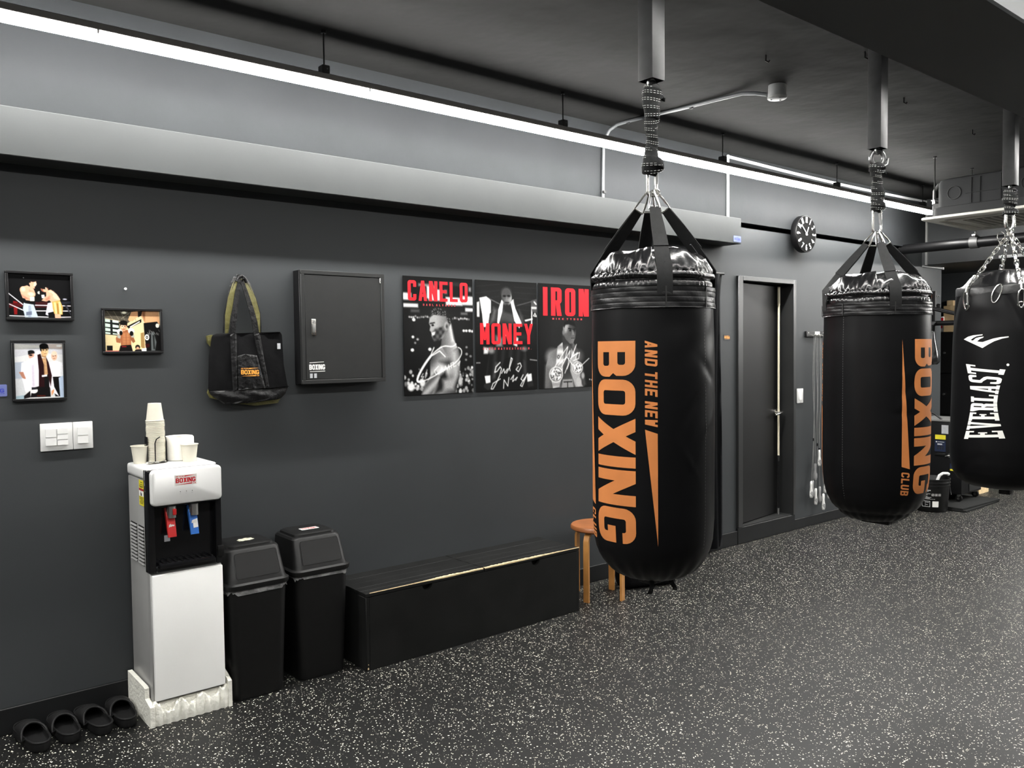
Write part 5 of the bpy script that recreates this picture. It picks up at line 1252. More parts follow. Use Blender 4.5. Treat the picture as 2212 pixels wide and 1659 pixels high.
def pic_walk(c):
    c.a[:] = (.83, .83, .83)
    c.poly([(0, 0), (1, 0), (1, .22), (.5, .18), (0, .26)], (.76, .76, .78)); c.poly([(0, .02), (.55, .05), (.5, .10), (0, .12)], (.92, .92, .90)); c.poly([(.55, .02), (1, .03), (1, .12), (.6, .10)], (.88, .83, .80)); c.ell(.93, .06, .06, .02, (1, 1, 1)); c.ell(.5, .17, .06, .02, (1, 1, 1))
    c.poly([(0, .35), (.22, .34), (.22, .64), (0, .64)], (.66, .69, .74)); c.poly([(.0, .64), (.22, .64), (.20, .98), (0, 1)], (.78, .79, .80)); c.poly([(0, .95), (.22, .93), (.2, 1), (0, 1)], (.62, .70, .74))
    # man with cap, left
    c.poly([(.14, .36), (.28, .32), (.42, .36), (.40, .86), (.20, .88), (.12, .54)], (.90, .89, .91)); c.poly([(.08, .52), (.17, .52), (.22, .64), (.17, .66)], (.70, .50, .42)); c.poly([(.15, .63), (.23, .66), (.24, .74), (.17, .73)], (.90, .90, .90)); c.ell(.345, .22, .058, .075, (.80, .62, .54)); c.poly([(.28, .15), (.40, .15), (.42, .19), (.28, .215)], (.08, .08, .09)); c.ell(.345, .165, .065, .03, (.07, .07, .08)); c.ell(.335, .225, .035, .014, (.12, .10, .10))
    # bald man, right
    c.poly([(.72, .36), (.86, .33), (.99, .37), (1, .62), (.74, .64)], (.91, .91, .92)); c.poly([(.74, .62), (.97, .62), (.92, .98), (.82, .98)], (.06, .055, .06)); c.ell(.82, .245, .062, .08, (.86, .70, .60)); c.ell(.825, .195, .055, .04, (.93, .79, .70)); c.ell(.80, .245, .012, .006, (.2, .15, .13)); c.ell(.845, .24, .012, .006, (.2, .15, .13)); c.line([(.80, .29), (.84, .288)], .009, (.55, .35, .30)); c.poly([(.90, .64), (1, .60), (1, 1), (.92, 1)], (.72, .78, .86))
    # central man in a robe over bare chest
    c.poly([(.44, .24), (.55, .30), (.64, .33), (.70, .50), (.72, .98), (.30, .98), (.42, .60)], (.07, .055, .06)); c.poly([(.52, .28), (.66, .28), (.70, .56), (.60, .60), (.56, .60)], (.70, .55, .40)); c.poly([(.58, .30), (.66, .32), (.66, .58), (.59, .58)], (.78, .63, .47), soft=6); c.line([(.62, .35), (.615, .57)], .01, (.50, .36, .25), op=.7)
    for v in (.42, .48, .54): c.line([(.57, v), (.67, v)], .007, (.55, .40, .28), op=.5)
    c.poly([(.28, .30), (.48, .22), (.50, .50), (.50, .78), (.30, .82), (.20, .88), (.28, .60)], (.93, .90, .93)); c.poly([(.34, .40), (.40, .38), (.40, .78), (.34, .80)], (.80, .77, .82), soft=7); c.poly([(.70, .34), (.76, .50), (.80, .80), (.90, .98), (.80, .92), (.70, .80)], (.92, .90, .93))
    c.poly([(.47, .22), (.535, .20), (.60, .40), (.60, .80), (.48, .80), (.49, .5)], (.17, .05, .07)); c.poly([(.65, .26), (.70, .36), (.76, .60), (.73, .80), (.68, .60)], (.17, .05, .07)); c.poly([(.55, .585), (.66, .575), (.66, .61), (.55, .62)], (.88, .88, .9))
    c.poly([(.55, .18), (.66, .19), (.65, .28), (.56, .26)], (.66, .52, .38)); c.ell(.62, .145, .075, .098, (.80, .66, .48), rot=.12); c.ell(.655, .15, .04, .07, (.88, .75, .58), soft=6); c.ell(.61, .065, .092, .052, (.05, .045, .045)); c.poly([(.52, .06), (.56, .05), (.56, .16), (.535, .15)], (.06, .05, .05)); c.poly([(.69, .05), (.71, .09), (.70, .13), (.685, .09)], (.06, .05, .05))
    for u in (.60, .665): c.ell(u, .135, .018, .008, (.10, .08, .07)); c.line([(u-.022, .117), (u+.02, .115)], .009, (.10, .08, .07))
    c.line([(.64, .14), (.648, .175)], .01, (.62, .47, .33)); c.line([(.617, .20), (.66, .198)], .010, (.50, .27, .22))
    c.ell(.375, .86, .08, .05, (.88, .88, .88)); c.poly([(.33, .80), (.44, .80), (.44, .84), (.33, .845)], (.18, .18, .20)); c.poly([(.17, .95), (.30, .86), (.30, .98), (.17, 1)], (.10, .08, .09)); c.poly([(.74, .88), (.80, .84), (.79, .90), (.74, .97)], (.85, .60, .42)); c.line([(.45, .955), (.60, .96)], .03, (.30, .12, .07))
def photo(name_label, x0, x1, z0, z1, painter, nu, nv, dep=0.020):
    t = thing('picture_frame', name_label, 'picture', ((x0+x1)/2, WY, z0))
    bw = 0.0105
    b = B()
    for (a, b_, c, d) in ((x0, x1, z1-bw, z1), (x0, x1, z0, z0+bw), (x0, x0+bw, z0+bw, z1-bw), (x1-bw, x1, z0+bw, z1-bw)): b.box(a, b_, WY-dep, WY-0.001, c, d, 0.0015, 1)
    obj('frame', b, BLKMETAL, t)
    obj('backing', B().box(x0+bw, x1-bw, WY-0.010, WY-0.002, z0+bw, z1-bw), BLACKINK, t)
    c = Canvas(nu, nv, (.03, .03, .035)); painter(c); c.noise(.025)
    a, b_, d, e = x0+bw, x1-bw, z0+bw, z1-bw
    o = c.build(lambda u, v: (a+(b_-a)*u, WY-0.0112, e-(e-d)*v), 'photograph', t)
    return t
photo('black-framed photo of two boxers fighting in a ring, topmost of the three', 0.566, 0.809, 1.658, 1.854, pic_ring, 180, 145)
photo('black-framed photo of a guarding boxer under a big figure, right of the others', 0.915, 1.161, 1.520, 1.715, pic_gym, 180, 145)
photo('black-framed upright photo of a man in a robe between two men', 0.579, 0.773, 1.333, 1.579, pic_walk, 145, 185)

# posters
GL = lambda v: (v, v, v)
def hi(f): return lambda U, V: np.repeat(np.clip(f(U, V), 0, 1)[..., None], 3, 2)
def poster_a(c):
    r = random.Random(5)
    c.ell(.5, .45, .6, .3, GL(.12), soft=60)
    for (u, v, w_, h_, g) in ((.05, .17, .06, .03, .8), (.33, .07, .12, .012, .45), (.45, .15, .10, .05, .75), (.72, .20, .12, .035, .85), (.93, .19, .09, .04, .8), (.10, .245, .10, .014, .95), (.95, .27, .06, .014, .95), (.16, .29, .06, .012, .3), (.87, .305, .05, .010, .4), (.62, .05, .25, .02, .15), (.96, .09, .02, .02, .5), (.60, .12, .02, .02, .4), (.38, .13, .05, .05, .9)): c.poly([(u-w_, v-h_), (u+w_, v-h_*.9), (u+w_, v+h_), (u-w_, v+h_)], GL(g), soft=4)
    for k in range(12): c.ell(.08+.028*k, .335+.012*r.random(), .012, .008, GL(.4+.4*r.random()), soft=2)
    for k in range(9): c.ell(.70+.03*k, .345+.01*r.random(), .012, .009, GL(.3+.5*r.random()), soft=2)
    for (u, v, s, g) in ((.14, .365, .022, .95), (.125, .51, .018, .95), (.19, .53, .016, .7), (.155, .56, .014, .6), (.115, .62, .022, 1), (.36, .615, .022, 1), (.86, .455, .018, .9), (.90, .455, .018, .9), (.95, .455, .02, .9), (.99, .46, .018, .8), (.90, .60, .018, .5), (.90, .66, .02, .55), (.96, .68, .018, .5), (.89, .71, .016, .5), (.96, .80, .02, .6)): c.ell(u, v, s, s*.6, GL(g), soft=2)
    for k in range(70):
        u = r.choice([r.random()*.32, .70+.30*r.random()]); v = .78+.21*r.random(); s = .008+.018*r.random(); c.ell(u, v, s, s*.8, GL(.25+.75*r.random()), soft=2)
    c.ell(.09, .93, .05, .035, GL(.9), soft=4); c.ell(.25, .90, .04, .035, GL(.85), soft=4); c.ell(.80, .90, .035, .04, GL(.7), soft=4)
    # man in profile, seen from behind his shoulder
    c.poly([(.50, .60), (.58, .54), (.74, .56), (.80, .66), (.79, .85), (.72, 1), (.22, 1), (.30, .90), (.36, .84), (.36, .72), (.42, .65)], hi(lambda U, V: .42+.25*np.sin(U*9+V*4)+.15*np.sin(V*22+U*5)))
    c.poly([(.46, .86), (.58, .80), (.62, .88), (.52, .97), (.42, 1), (.46, .93)], GL(.12), soft=8); c.poly([(.50, .72), (.74, .69), (.78, .73), (.62, .77)], GL(.25), soft=10); c.poly([(.66, .62), (.76, .62), (.78, .84), (.70, .92)], GL(.66), soft=12); c.poly([(.30, .90), (.44, .80), (.50, .86), (.38, 1), (.24, 1)], hi(lambda U, V: .50+.16*np.sin(U*30+V*50)), soft=4); c.poly([(.54, .88), (.74, .86), (.70, .97), (.56, .97)], GL(.62), soft=10)
    c.poly([(.55, .42), (.66, .36), (.70, .52), (.76, .60), (.60, .66), (.52, .58)], hi(lambda U, V: .40+.35*np.clip((U-.56)*5, -.5, 1))); c.poly([(.63, .38), (.67, .40), (.72, .55), (.68, .55)], GL(.8), soft=6)
    c.poly([(.36, .36), (.40, .30), (.52, .27), (.63, .31), (.66, .40), (.62, .46), (.55, .52), (.46, .54), (.41, .53), (.385, .50), (.39, .475), (.36, .455), (.372, .42), (.352, .395)], hi(lambda U, V: .62-.35*np.clip((U-.46)*4, 0, 1)))
    c.poly([(.40, .47), (.44, .44), (.55, .42), (.58, .46), (.50, .54), (.42, .545), (.395, .52)], hi(lambda U, V: .26+.12*np.sin(U*70)*np.sin(V*90)), soft=4); c.poly([(.385, .475), (.44, .465), (.43, .490), (.40, .50)], GL(.88), soft=2); c.line([(.37, .395), (.43, .388)], .014, GL(.08)); c.ell(.405, .41, .018, .009, GL(.06)); c.ell(.605, .415, .032, .034, GL(.62), soft=3); c.ell(.61, .418, .016, .018, GL(.22), soft=3)
    c.poly([(.36, .345), (.38, .285), (.46, .255), (.58, .265), (.655, .32), (.665, .40), (.63, .385), (.60, .33), (.50, .325), (.42, .32)], hi(lambda U, V: .13+.38*np.clip(np.sin(U*120+3*np.sin(V*60))*np.sin(V*150+2*np.sin(U*50)), 0, 1)), soft=2)
    sig = [(.77, .55), (.70, .60), (.55, .58), (.38, .66), (.24, .78), (.17, .87), (.19, .895), (.34, .87), (.55, .80), (.75, .73), (.83, .66), (.82, .61), (.72, .59)]
    t = np.linspace(0, len(sig)-1, 90); S = np.c_[np.interp(t, range(len(sig)), [p[0] for p in sig]), np.interp(t, range(len(sig)), [p[1] for p in sig])]
    k = np.ones(7)/7; S2 = np.c_[np.convolve(S[:, 0], k, 'same'), np.convolve(S[:, 1], k, 'same')][3:-3]
    c.line(S2[::2], .012, GL(.95)); c.line(S2[20:44:2], .028, GL(.95)); c.line([(.42, .60), (.36, .68), (.50, .63), (.58, .68)], .012, GL(.95))
    for L in ([(.26, .82), (.23, .85), (.27, .845), (.24, .87)], [(.31, .80), (.29, .86)], [(.48, .76), (.42, .80), (.44, .83), (.48, .82)], [(.50, .82), (.53, .77), (.55, .81)], [(.57, .80), (.58, .76), (.61, .79), (.63, .75), (.64, .79)], [(.67, .78), (.66, .74), (.70, .73), (.70, .77), (.74, .76)], [(.76, .75), (.80, .72), (.78, .76)]): c.line(L, .009, GL(.93))
def poster_b(c):
    r = random.Random(9); c.poly([(0, 0), (1, 0), (1, .55), (0, .55)], GL(.12), soft=50)
    for k in range(7): c.line([(.0, .06+.06*k), (.38, .03+.055*k)], .004, GL(.19)); c.line([(.62, .05+.05*k), (1, .05+.055*k)], .004, GL(.19))
    c.line([(.20, .16), (.42, .22)], .012, GL(.4)); c.line([(.60, .23), (.95, .17)], .010, GL(.35)); c.line([(.78, .36), (.92, .34)], .022, GL(.85)); c.line([(.92, .18), (.91, .40)], .02, GL(.8)); c.line([(.88, .72), (1, .73)], .016, GL(.5)); c.line([(0, .74), (.06, .74)], .016, GL(.5))
    c.poly([(.90, .17), (1, .15), (1, .28), (.92, .27)], GL(.30)); c.line([(.92, .235), (.99, .235)], .03, GL(.7)); c.line([(.96, .18), (.99, .20)], .02, GL(.8)); c.line([(.945, .31), (.97, .285), (.995, .315), (.945, .31)], .014, GL(.85))
    c.poly([(.02, .20), (.06, .19), (.06, .33), (.02, .33)], GL(.75)); c.poly([(.06, .16), (.17, .145), (.24, .18), (.24, .30), (.19, .42), (.12, .42), (.10, .30)], hi(lambda U, V: .86+.08*np.sin(U*60)*np.sin(V*40)))
    # man with a towel round his neck
    c.poly([(.22, .30), (.36, .22), (.60, .22), (.74, .30), (.84, .40), (.86, .52), (.74, .62), (.28, .62), (.16, .52), (.20, .38)], hi(lambda U, V: .10+.22*np.exp(-((U-.5)/.12)**2)*np.exp(-((V-.32)/.1)**2)+.05*np.sin(V*40))); c.ell(.50, .30, .13, .07, GL(.26), soft=18); c.ell(.46, .42, .10, .06, GL(.16), soft=14); c.poly([(.28, .24), (.34, .26), (.30, .36), (.22, .40)], GL(.34), soft=8); c.poly([(.70, .26), (.76, .32), (.78, .40), (.72, .38)], GL(.30), soft=8)
    c.poly([(.40, .20), (.46, .17), (.62, .17), (.66, .22), (.60, .30), (.46, .28)], GL(.14), soft=5)
    c.ell(.495, .145, .085, .080, hi(lambda U, V: .36+.30*np.clip((U-.47)*8, -.6, 1)*np.clip((V-.08)*12, 0, 1))); c.ell(.49, .105, .080, .048, GL(.27), soft=6); c.ell(.46, .135, .026, .008, GL(.04)); c.ell(.53, .133, .026, .008, GL(.04)); c.poly([(.485, .14), (.51, .14), (.515, .175), (.48, .175)], GL(.42), soft=3); c.ell(.50, .195, .032, .010, GL(.34), soft=3); c.line([(.47, .193), (.53, .193)], .01, GL(.06)); c.ell(.50, .225, .04, .02, GL(.14), soft=5)
    c.poly([(.415, .17), (.44, .19), (.42, .28), (.36, .40), (.34, .38), (.36, .26)], GL(.92)); c.poly([(.56, .19), (.60, .165), (.64, .25), (.74, .38), (.70, .43), (.62, .36)], GL(.90)); c.poly([(.58, .17), (.61, .16), (.62, .23), (.59, .22)], GL(.75))
    c.poly([(.32, .50), (.42, .52), (.42, .60), (.32, .60)], GL(.5), soft=8); c.poly([(.62, .50), (.68, .52), (.66, .60), (.60, .58)], GL(.95), soft=4); c.ell(.47, .48, .03, .02, GL(.8), soft=3)
    c.poly([(.22, .60), (.80, .60), (.86, .86), (.70, .92), (.56, .70), (.46, .70), (.34, .92), (.14, .88)], hi(lambda U, V: .10+.05*np.sin(U*50+V*8))); c.poly([(.12, .60), (.22, .61), (.18, .66), (.12, .66)], GL(.85), soft=4); c.ell(.24, .63, .05, .03, GL(.5), soft=6); c.ell(.78, .62, .05, .02, GL(.45), soft=6)
    c.poly([(.30, .74), (.34, .74), (.30, .88), (.26, .88)], GL(.28), soft=6); c.poly([(.76, .72), (.80, .74), (.82, .86), (.78, .86)], GL(.22), soft=6)
    c.poly([(.13, .86), (.22, .855), (.22, .925), (.15, .93)], GL(.90)); c.poly([(.82, .86), (.90, .85), (.91, .92), (.83, .93)], GL(.88)); c.poly([(.12, .93), (.22, .92), (.24, .97), (.18, .99), (.11, .96)], GL(.16)); c.poly([(.82, .93), (.92, .92), (.94, .97), (.84, .98)], GL(.15))
    for L in ([(.38, .74), (.31, .78), (.29, .83), (.33, .82), (.38, .78), (.40, .80), (.37, .86), (.32, .92), (.26, .98), (.23, .98), (.26, .93), (.38, .89)], [(.40, .84), (.44, .80), (.45, .84), (.50, .80)], [(.48, .84), (.54, .78), (.58, .71), (.56, .70), (.53, .78), (.54, .82)], [(.68, .78), (.64, .81), (.68, .83), (.73, .78), (.71, .75), (.67, .76)],
              [(.43, .98), (.44, .90), (.50, .96), (.52, .88)], [(.55, .90), (.60, .86), (.58, .92), (.66, .88), (.63, .91)], [(.76, .86), (.72, .90), (.76, .92), (.82, .86), (.74, .97), (.71, .96), (.76, .91), (.84, .85)]): c.line(L, .012, GL(.93))
def poster_c(c):
    c.ell(.5, .5, .5, .4, GL(.13), soft=70)
    c.poly([(.30, .62), (.40, .58), (.62, .56), (.72, .64), (.78, .76), (.84, 1), (.10, 1), (.12, .78), (.18, .66)], hi(lambda U, V: .30-.12*np.clip((U-.5)*3, -1, 1)+.10*np.sin(V*16+U*8))); c.ell(.22, .70, .10, .07, GL(.5), soft=14); c.ell(.30, .68, .08, .05, GL(.42), soft=12); c.ell(.70, .70, .10, .06, GL(.34), soft=14); c.poly([(.11, .78), (.20, .80), (.18, 1), (.09, 1)], GL(.40), soft=10); c.poly([(.80, .80), (.86, .98), (.80, 1)], GL(.28), soft=8)
    c.poly([(.42, .50), (.46, .46), (.60, .54), (.60, .64), (.52, .66), (.42, .60)], GL(.20), soft=6); c.ell(.50, .62, .06, .03, GL(.34), soft=8)
    c.poly([(.43, .42), (.46, .38), (.56, .37), (.66, .40), (.675, .47), (.655, .52), (.62, .57), (.56, .575), (.48, .53), (.445, .49)], hi(lambda U, V: .34+.22*np.clip((.52-U)*6, -1, 1)*np.clip((.5-V)*12, -.6, 1)))
    c.poly([(.45, .40), (.48, .38), (.54, .39), (.50, .46), (.46, .47)], GL(.58), soft=6); c.ell(.435, .465, .016, .026, GL(.42), soft=2); c.line([(.535, .425), (.585, .43)], .016, GL(.05)); c.line([(.61, .435), (.655, .43)], .014, GL(.05)); c.ell(.565, .445, .02, .008, GL(.08)); c.ell(.635, .447, .016, .007, GL(.08)); c.poly([(.60, .44), (.62, .44), (.64, .485), (.60, .49)], GL(.48), soft=4); c.ell(.615, .52, .032, .011, GL(.44), soft=3); c.line([(.585, .52), (.645, .518)], .008, GL(.06)); c.poly([(.44, .40), (.46, .365), (.54, .34), (.64, .36), (.675, .41), (.64, .40), (.54, .385), (.48, .39), (.455, .42)], GL(.07), soft=2)
    # two belts worn like sashes
    c.poly([(.33, .60), (.42, .56), (.44, .70), (.42, .84), (.36, .99), (.24, 1), (.20, .88), (.30, .76)], hi(lambda U, V: .68+.12*np.sin(V*70))); c.poly([(.58, .62), (.66, .68), (.76, .82), (.74, .92), (.80, 1), (.66, 1), (.56, .84)], GL(.62), soft=3); c.ell(.345, .70, .022, .018, GL(.2)); c.ell(.345, .70, .012, .010, GL(.7))
    for (u, v, s) in ((.30, .87, .125), (.70, .81, .10)):
        c.ell(u, v, s, s*.62, GL(.82)); c.ell(u, v, s*.86, s*.53, GL(.28)); c.ell(u, v, s*.78, s*.48, GL(.78)); r = random.Random(int(u*99))
        for k in range(40): q = r.random()*6.28; f = s*.74*r.random()**.5; c.ell(u+f*math.cos(q), v+f*.6*math.sin(q), .010, .007, GL(r.choice([.2, .35, .95, 1])), soft=1.5)
    c.poly([(.42, .92), (.60, .92), (.62, 1), (.40, 1)], GL(.55)); c.line([(.44, .945), (.59, .945)], .014, GL(.1)); c.line([(.51, .945), (.51, 1)], .014, GL(.1)); c.ell(.80, .89, .03, .03, GL(.6), soft=3); c.ell(.72, .95, .05, .045, GL(.68), soft=3); c.ell(.93, .93, .012, .008, GL(.7)); c.ell(.97, .935, .014, .008, GL(.8))
    for L in ([(.20, .86), (.44, .66), (.52, .60), (.47, .72), (.40, .80), (.56, .64), (.52, .78), (.46, .86)], [(.50, .82), (.68, .58), (.60, .70), (.74, .66), (.72, .72), (.62, .74)], [(.56, .72), (.70, .66), (.66, .72)], [(.34, .78), (.50, .70), (.60, .78), (.75, .80), (.92, .72)]): c.line(L, .010, GL(.92))
def poster(label, x0, x1, z0, z1, painter, word, wu, wv, wh, sub, su, sv):
    t = thing('poster', label, 'poster', ((x0+x1)/2, WY, z0), None)
    y = WY-0.0075
    bm = bmesh.new()
    obj('sheet', B().box(x0, x1, y, y+0.004, z0, z1), BLACKINK, t)
    for (a, b_) in ((x0+0.05, z1-0.04), (x1-0.05, z1-0.04), (x0+0.05, z0+0.04), (x1-0.05, z0+0.04)): obj('mounting_pad', B().box(a-0.012, a+0.012, y+0.004, WY-0.0003, b_-0.012, b_+0.012), WHITEPL, t)
    c = Canvas(150, 208, GL(.035)); painter(c); c.noise(.035)
    c.build(lambda u, v: (x0+(x1-x0)*u, y-0.0005, z1-(z1-z0)*v), 'printed_image', t)
    P, L = text_polys(word, *wh); W_, H_ = (x1-x0), (z1-z0)
    a, b_ = wu; v0, v1 = wv; k = (b_-a)*W_/L
    lettering(P, lambda u, v, d: (x0+a*W_+u*k, y-0.0009-d*0.5, z1-v1*H_+v*(v1-v0)*H_), 'lettering', REDINK, t)
    P, L = text_polys(sub, .55, .2, .18, .2, .62); k = (su[1]-su[0])*W_/L
    lettering(P, lambda u, v, d: (x0+su[0]*W_+u*k, y-0.0009-d*0.5, z1-sv[1]*H_+v*(sv[1]-sv[0])*H_), 'small_lettering', mat('faded_red_print', (0.42, 0.03, 0.04), 0.5), t)
    return t
FONT_C = (0.46, 0.165, 0.15, 0.13, 0.12)
poster('black poster headed CANELO with smiling bearded man looking left', 2.410, 2.873, 1.279, 1.923, poster_a, 'CANELO', (.062, .925), (.035, .205), FONT_C, 'SAUL ALVAREZ', (.27, .74), (.228, .246))
poster('black poster with MONEY across the middle and towelled man', 2.894, 3.359, 1.279, 1.923, poster_b, 'MONEY', (.065, .93), (.385, .575), (0.50, 0.165, 0.15, 0.13, 0.11), 'FLOYD MAYWEATHER JR.', (.11, .90), (.605, .625))
poster('black poster headed IRON with bare-chested man wearing two belts', 3.376, 3.840, 1.279, 1.924, poster_c, 'IRON', (.075, .92), (.035, .305), (0.40, 0.165, 0.13, 0.13, 0.13), 'MIKE TYSON', (.24, .79), (.325, .343))

# electric box
eb_ = thing('electric_box', 'dark grey metal electric cabinet on the wall left of the posters', 'electric box', (2.02, WY, 1.365))
x0, x1, z0, z1 = 1.786, 2.250, 1.363, 1.916
b = B(); fw_ = 0.020
b.box(x0, x1, 3.775, WY-0.0005, z0, z1, 0.002, 1); obj('housing', b, BLKMETAL, eb_)
b = B(); yo = 3.757
for (a, b_, c, d) in ((x0, x1, z1-fw_, z1), (x0, x1, z0, z0+fw_), (x0, x0+fw_, z0+fw_, z1-fw_), (x1-fw_, x1, z0+fw_, z1-fw_)): b.box(a, b_, yo, 3.775, c, d, 0.0015, 1)
obj('frame', b, DKMETAL, eb_)
dr = obj('door', B().box(x0+fw_+0.0018, x1-fw_-0.0018, yo+0.002, 3.774, z0+fw_+0.0018, z1-fw_-0.0018, 0.001, 1), DKMETAL, eb_)
hd = obj('handle', B().box(1.838, 1.862, yo-0.002, yo+0.003, 1.600, 1.680, 0.004, 2), CHROME, dr)
obj('lever', B().box(1.8425, 1.8575, yo-0.008, yo-0.001, 1.612, 1.652, 0.004, 2), BRUSHED, hd)
obj('lock_button', B().cyl((1.850, yo-0.001, 1.665), (1.850, yo-0.006, 1.665), 0.006, n=14), BRUSHED, hd)
obj('hinge_pin', B().cyl((x1-fw_-0.006, yo+0.001, 1.868), (x1-fw_-0.006, yo+0.001, 1.894), 0.003, n=8), CHROME, dr)
P, L = text_polys('BOXING', 0.80, 0.27, 0.24, 0.28, 0.06); k = 0.084/L
P = [[[(u*k, v*0.026) for u, v in lp] for lp in g] for g in P]
P += [[[(0.002, 0.033), (0.078, 0.037), (0.078, 0.039), (0.002, 0.036)]], [[(0.003, -0.010), (0.084, -0.009), (0.084, -0.0055), (0.003, -0.0075)]]]
lettering(P, lambda u, v, d: (1.823+u, yo+0.0014-d*0.3, 1.432+v), 'logo_print', WHITEINK, dr)
for x in (1.826, 1.848): obj('code_sticker', B().box(x, x+0.014, yo+0.0006, yo+0.0016, 1.392, 1.414), GREYST, dr)

# tote bag on a hook
tb = thing('tote_bag', 'black tote bag with olive lining and orange print hanging on the wall', 'tote bag', (1.53, WY, 1.27))
def xz(u, v, d): return (u, d, v)
body = [(1.372, 1.606), (1.45, 1.612), (1.53, 1.609), (1.69, 1.616), (1.700, 1.605), (1.706, 1.458), (1.724, 1.352), (1.708, 1.319), (1.681, 1.298), (1.562, 1.288), (1.412, 1.288), (1.350, 1.334), (1.343, 1.350), (1.350, 1.508), (1.365, 1.595)]
body = [((u-1.53)*1.005+1.533, v) for u, v in body]
lin = [(1.352, 1.597), (1.372, 1.602), (1.40, 1.60), (1.66, 1.60), (1.69, 1.40), (1.706, 1.312), (1.683, 1.276), (1.573, 1.268), (1.482, 1.282), (1.362, 1.314), (1.350, 1.338), (1.372, 1.40), (1.378, 1.54), (1.356, 1.565)]
obj('lining', B().prism(lin, xz, 3.815, 3.832), OLIVE, tb, 60)
# front: gridded sheet with soft bulge and folds inside the outline
def sheet(outline, y0, amp, seed, name, mt, nx=40, nz=40, parent=None):
    P = np.array(outline); zmin, zmax = P[:, 1].min(), P[:, 1].max(); r_ = random.Random(seed); ph = [r_.random()*6 for _ in range(6)]
    bm = bmesh.new(); rows = []
    for j in range(nz+1):
        z = zmin+(zmax-zmin)*(0.002+0.996*j/nz); xs_ = []
        for i in range(len(P)):
            (ax, az), (bx_, bz) = P[i], P[(i+1) % len(P)]
            if (az > z) != (bz > z): xs_.append(ax+(z-az)*(bx_-ax)/(bz-az))
        if len(xs_) < 2: continue
        xl, xr = min(xs_), max(xs_); row = []
        for i in range(nx+1):
            s = i/nx; x = xl+(xr-xl)*s; t_ = (z-zmin)/(zmax-zmin)
            bul = amp*(4*s*(1-s))**0.6*(0.55+0.45*math.sin(PI*min(1, t_*1.1)))
            fold = amp*0.22*(math.sin(14*s+ph[0]+3*t_)*math.sin(5*t_+ph[1])+0.6*math.sin(31*s-9*t_+ph[2])*(0.3+t_*0.2))
            row.append(bm.verts.new((x, y0-bul-fold*(4*s*(1-s))**0.5, z)))
        rows.append(row)
    for p, q in zip(rows[:-1], rows[1:]):
        for i in range(nx): bm.faces.new((p[i], p[i+1], q[i+1], q[i]))
    bmesh.ops.recalc_face_normals(bm, faces=bm.faces); bmesh.ops.solidify(bm, geom=bm.faces[:], thickness=0.0015)
    return obj(name, bm, mt, parent, 60)
obj('core', B().prism([((u-1.53)*0.97+1.53, (v-1.45)*0.97+1.45) for u, v in body], xz, 3.800, 3.815), MESHCL, tb, 60)
sheet(body, 3.798, 0.020, 2, 'front_panel', MESHCL, parent=tb)
sheet([(1.347, 1.346), (1.453, 1.348), (1.606, 1.351), (1.727, 1.356), (1.711, 1.320), (1.684, 1.296), (1.562, 1.285), (1.412, 1.285), (1.350, 1.332)], 3.790, 0.020, 7, 'bottom_panel', NYLON, 46, 14, tb)
for (poly, sd) in (([(1.444, 1.606), (1.473, 1.607), (1.475, 1.345), (1.452, 1.343)], 3), ([(1.556, 1.606), (1.586, 1.608), (1.627, 1.354), (1.602, 1.350)], 4)): sheet(poly, 3.779, 0.006, sd, 'front_strap', NYLON, 8, 40, tb)
sheet([(1.474, 1.503), (1.512, 1.511), (1.568, 1.505), (1.604, 1.352), (1.476, 1.346)], 3.775, 0.007, 5, 'pocket', NYLON, 24, 24, tb)
P, L, va, vb = boxing_logo(1.0); k = 0.086/L; k2 = 0.038/(vb-va)
lettering(P, lambda u, v, d: (1.486+u*k, 3.7645-d*0.3-0.0, 1.411+(v-va)*k2+u*k*-0.02), 'logo_print', mat('bright_orange_print', (0.85, 0.35, 0.05), 0.5), tb)
obj('side_tag', B().box(1.672, 1.687, 3.779, 3.782, 1.535, 1.562), GREYST, tb)
# handles: front pair black, rear pair with olive underside
apex = (1.516, 3.806, 1.862)
for pth_ in ([(1.458, 1.605), (1.463, 1.66), (1.473, 1.72), (1.488, 1.80), (1.506, 1.857)], [(1.572, 1.605), (1.564, 1.66), (1.551, 1.72), (1.532, 1.79), (1.513, 1.857)]):
    ys_ = (3.785, 3.783, 3.787, 3.793, 3.800)
    obj('handle', B().ribbon([(p[0], y, p[1]) for p, y in zip(pth_, ys_)], [(1, 0.05, 0)]*5, [0.028, 0.027, 0.025, 0.021, 0.017], 0.003), NYLON, tb, 60)
for pth_, sg in (([(1.446, 1.605), (1.450, 1.69), (1.467, 1.77), (1.488, 1.83), (1.507, 1.864)], -1), ([(1.592, 1.605), (1.584, 1.70), (1.562, 1.77), (1.537, 1.83), (1.516, 1.864)], 1)):
    ys_ = (3.815, 3.806, 3.803, 3.805, 3.810)
    h_ = obj('rear_handle', B().ribbon([(p[0]+sg*0.004, y, p[1]) for p, y in zip(pth_, ys_)], [(1, 0.12*sg, 0)]*5, [0.014, 0.024, 0.030, 0.028, 0.02], 0.003), OLIVE, tb, 60); h_['label'] = 'olive underside of the rear handle'
    obj('handle_edge', B().ribbon([(p[0]+sg*0.017, y+0.004, p[1]+0.006) for p, y in zip(pth_, ys_)], [(1, 0.5*sg, 0)]*5, [0.006, 0.008, 0.010, 0.016, 0.018], 0.003), NYLON, tb, 60)
obj('handle_top', B().tube([(1.492, 3.806, 1.848), (1.502, 3.806, 1.868), (1.516, 3.806, 1.875), (1.530, 3.806, 1.866), (1.540, 3.806, 1.846)], 0.0085, 8), NYLON, tb, 60)
hk2 = thing('wall_hook', 'small black wall hook holding up the tote bag', 'hook', (1.516, WY, 1.85))
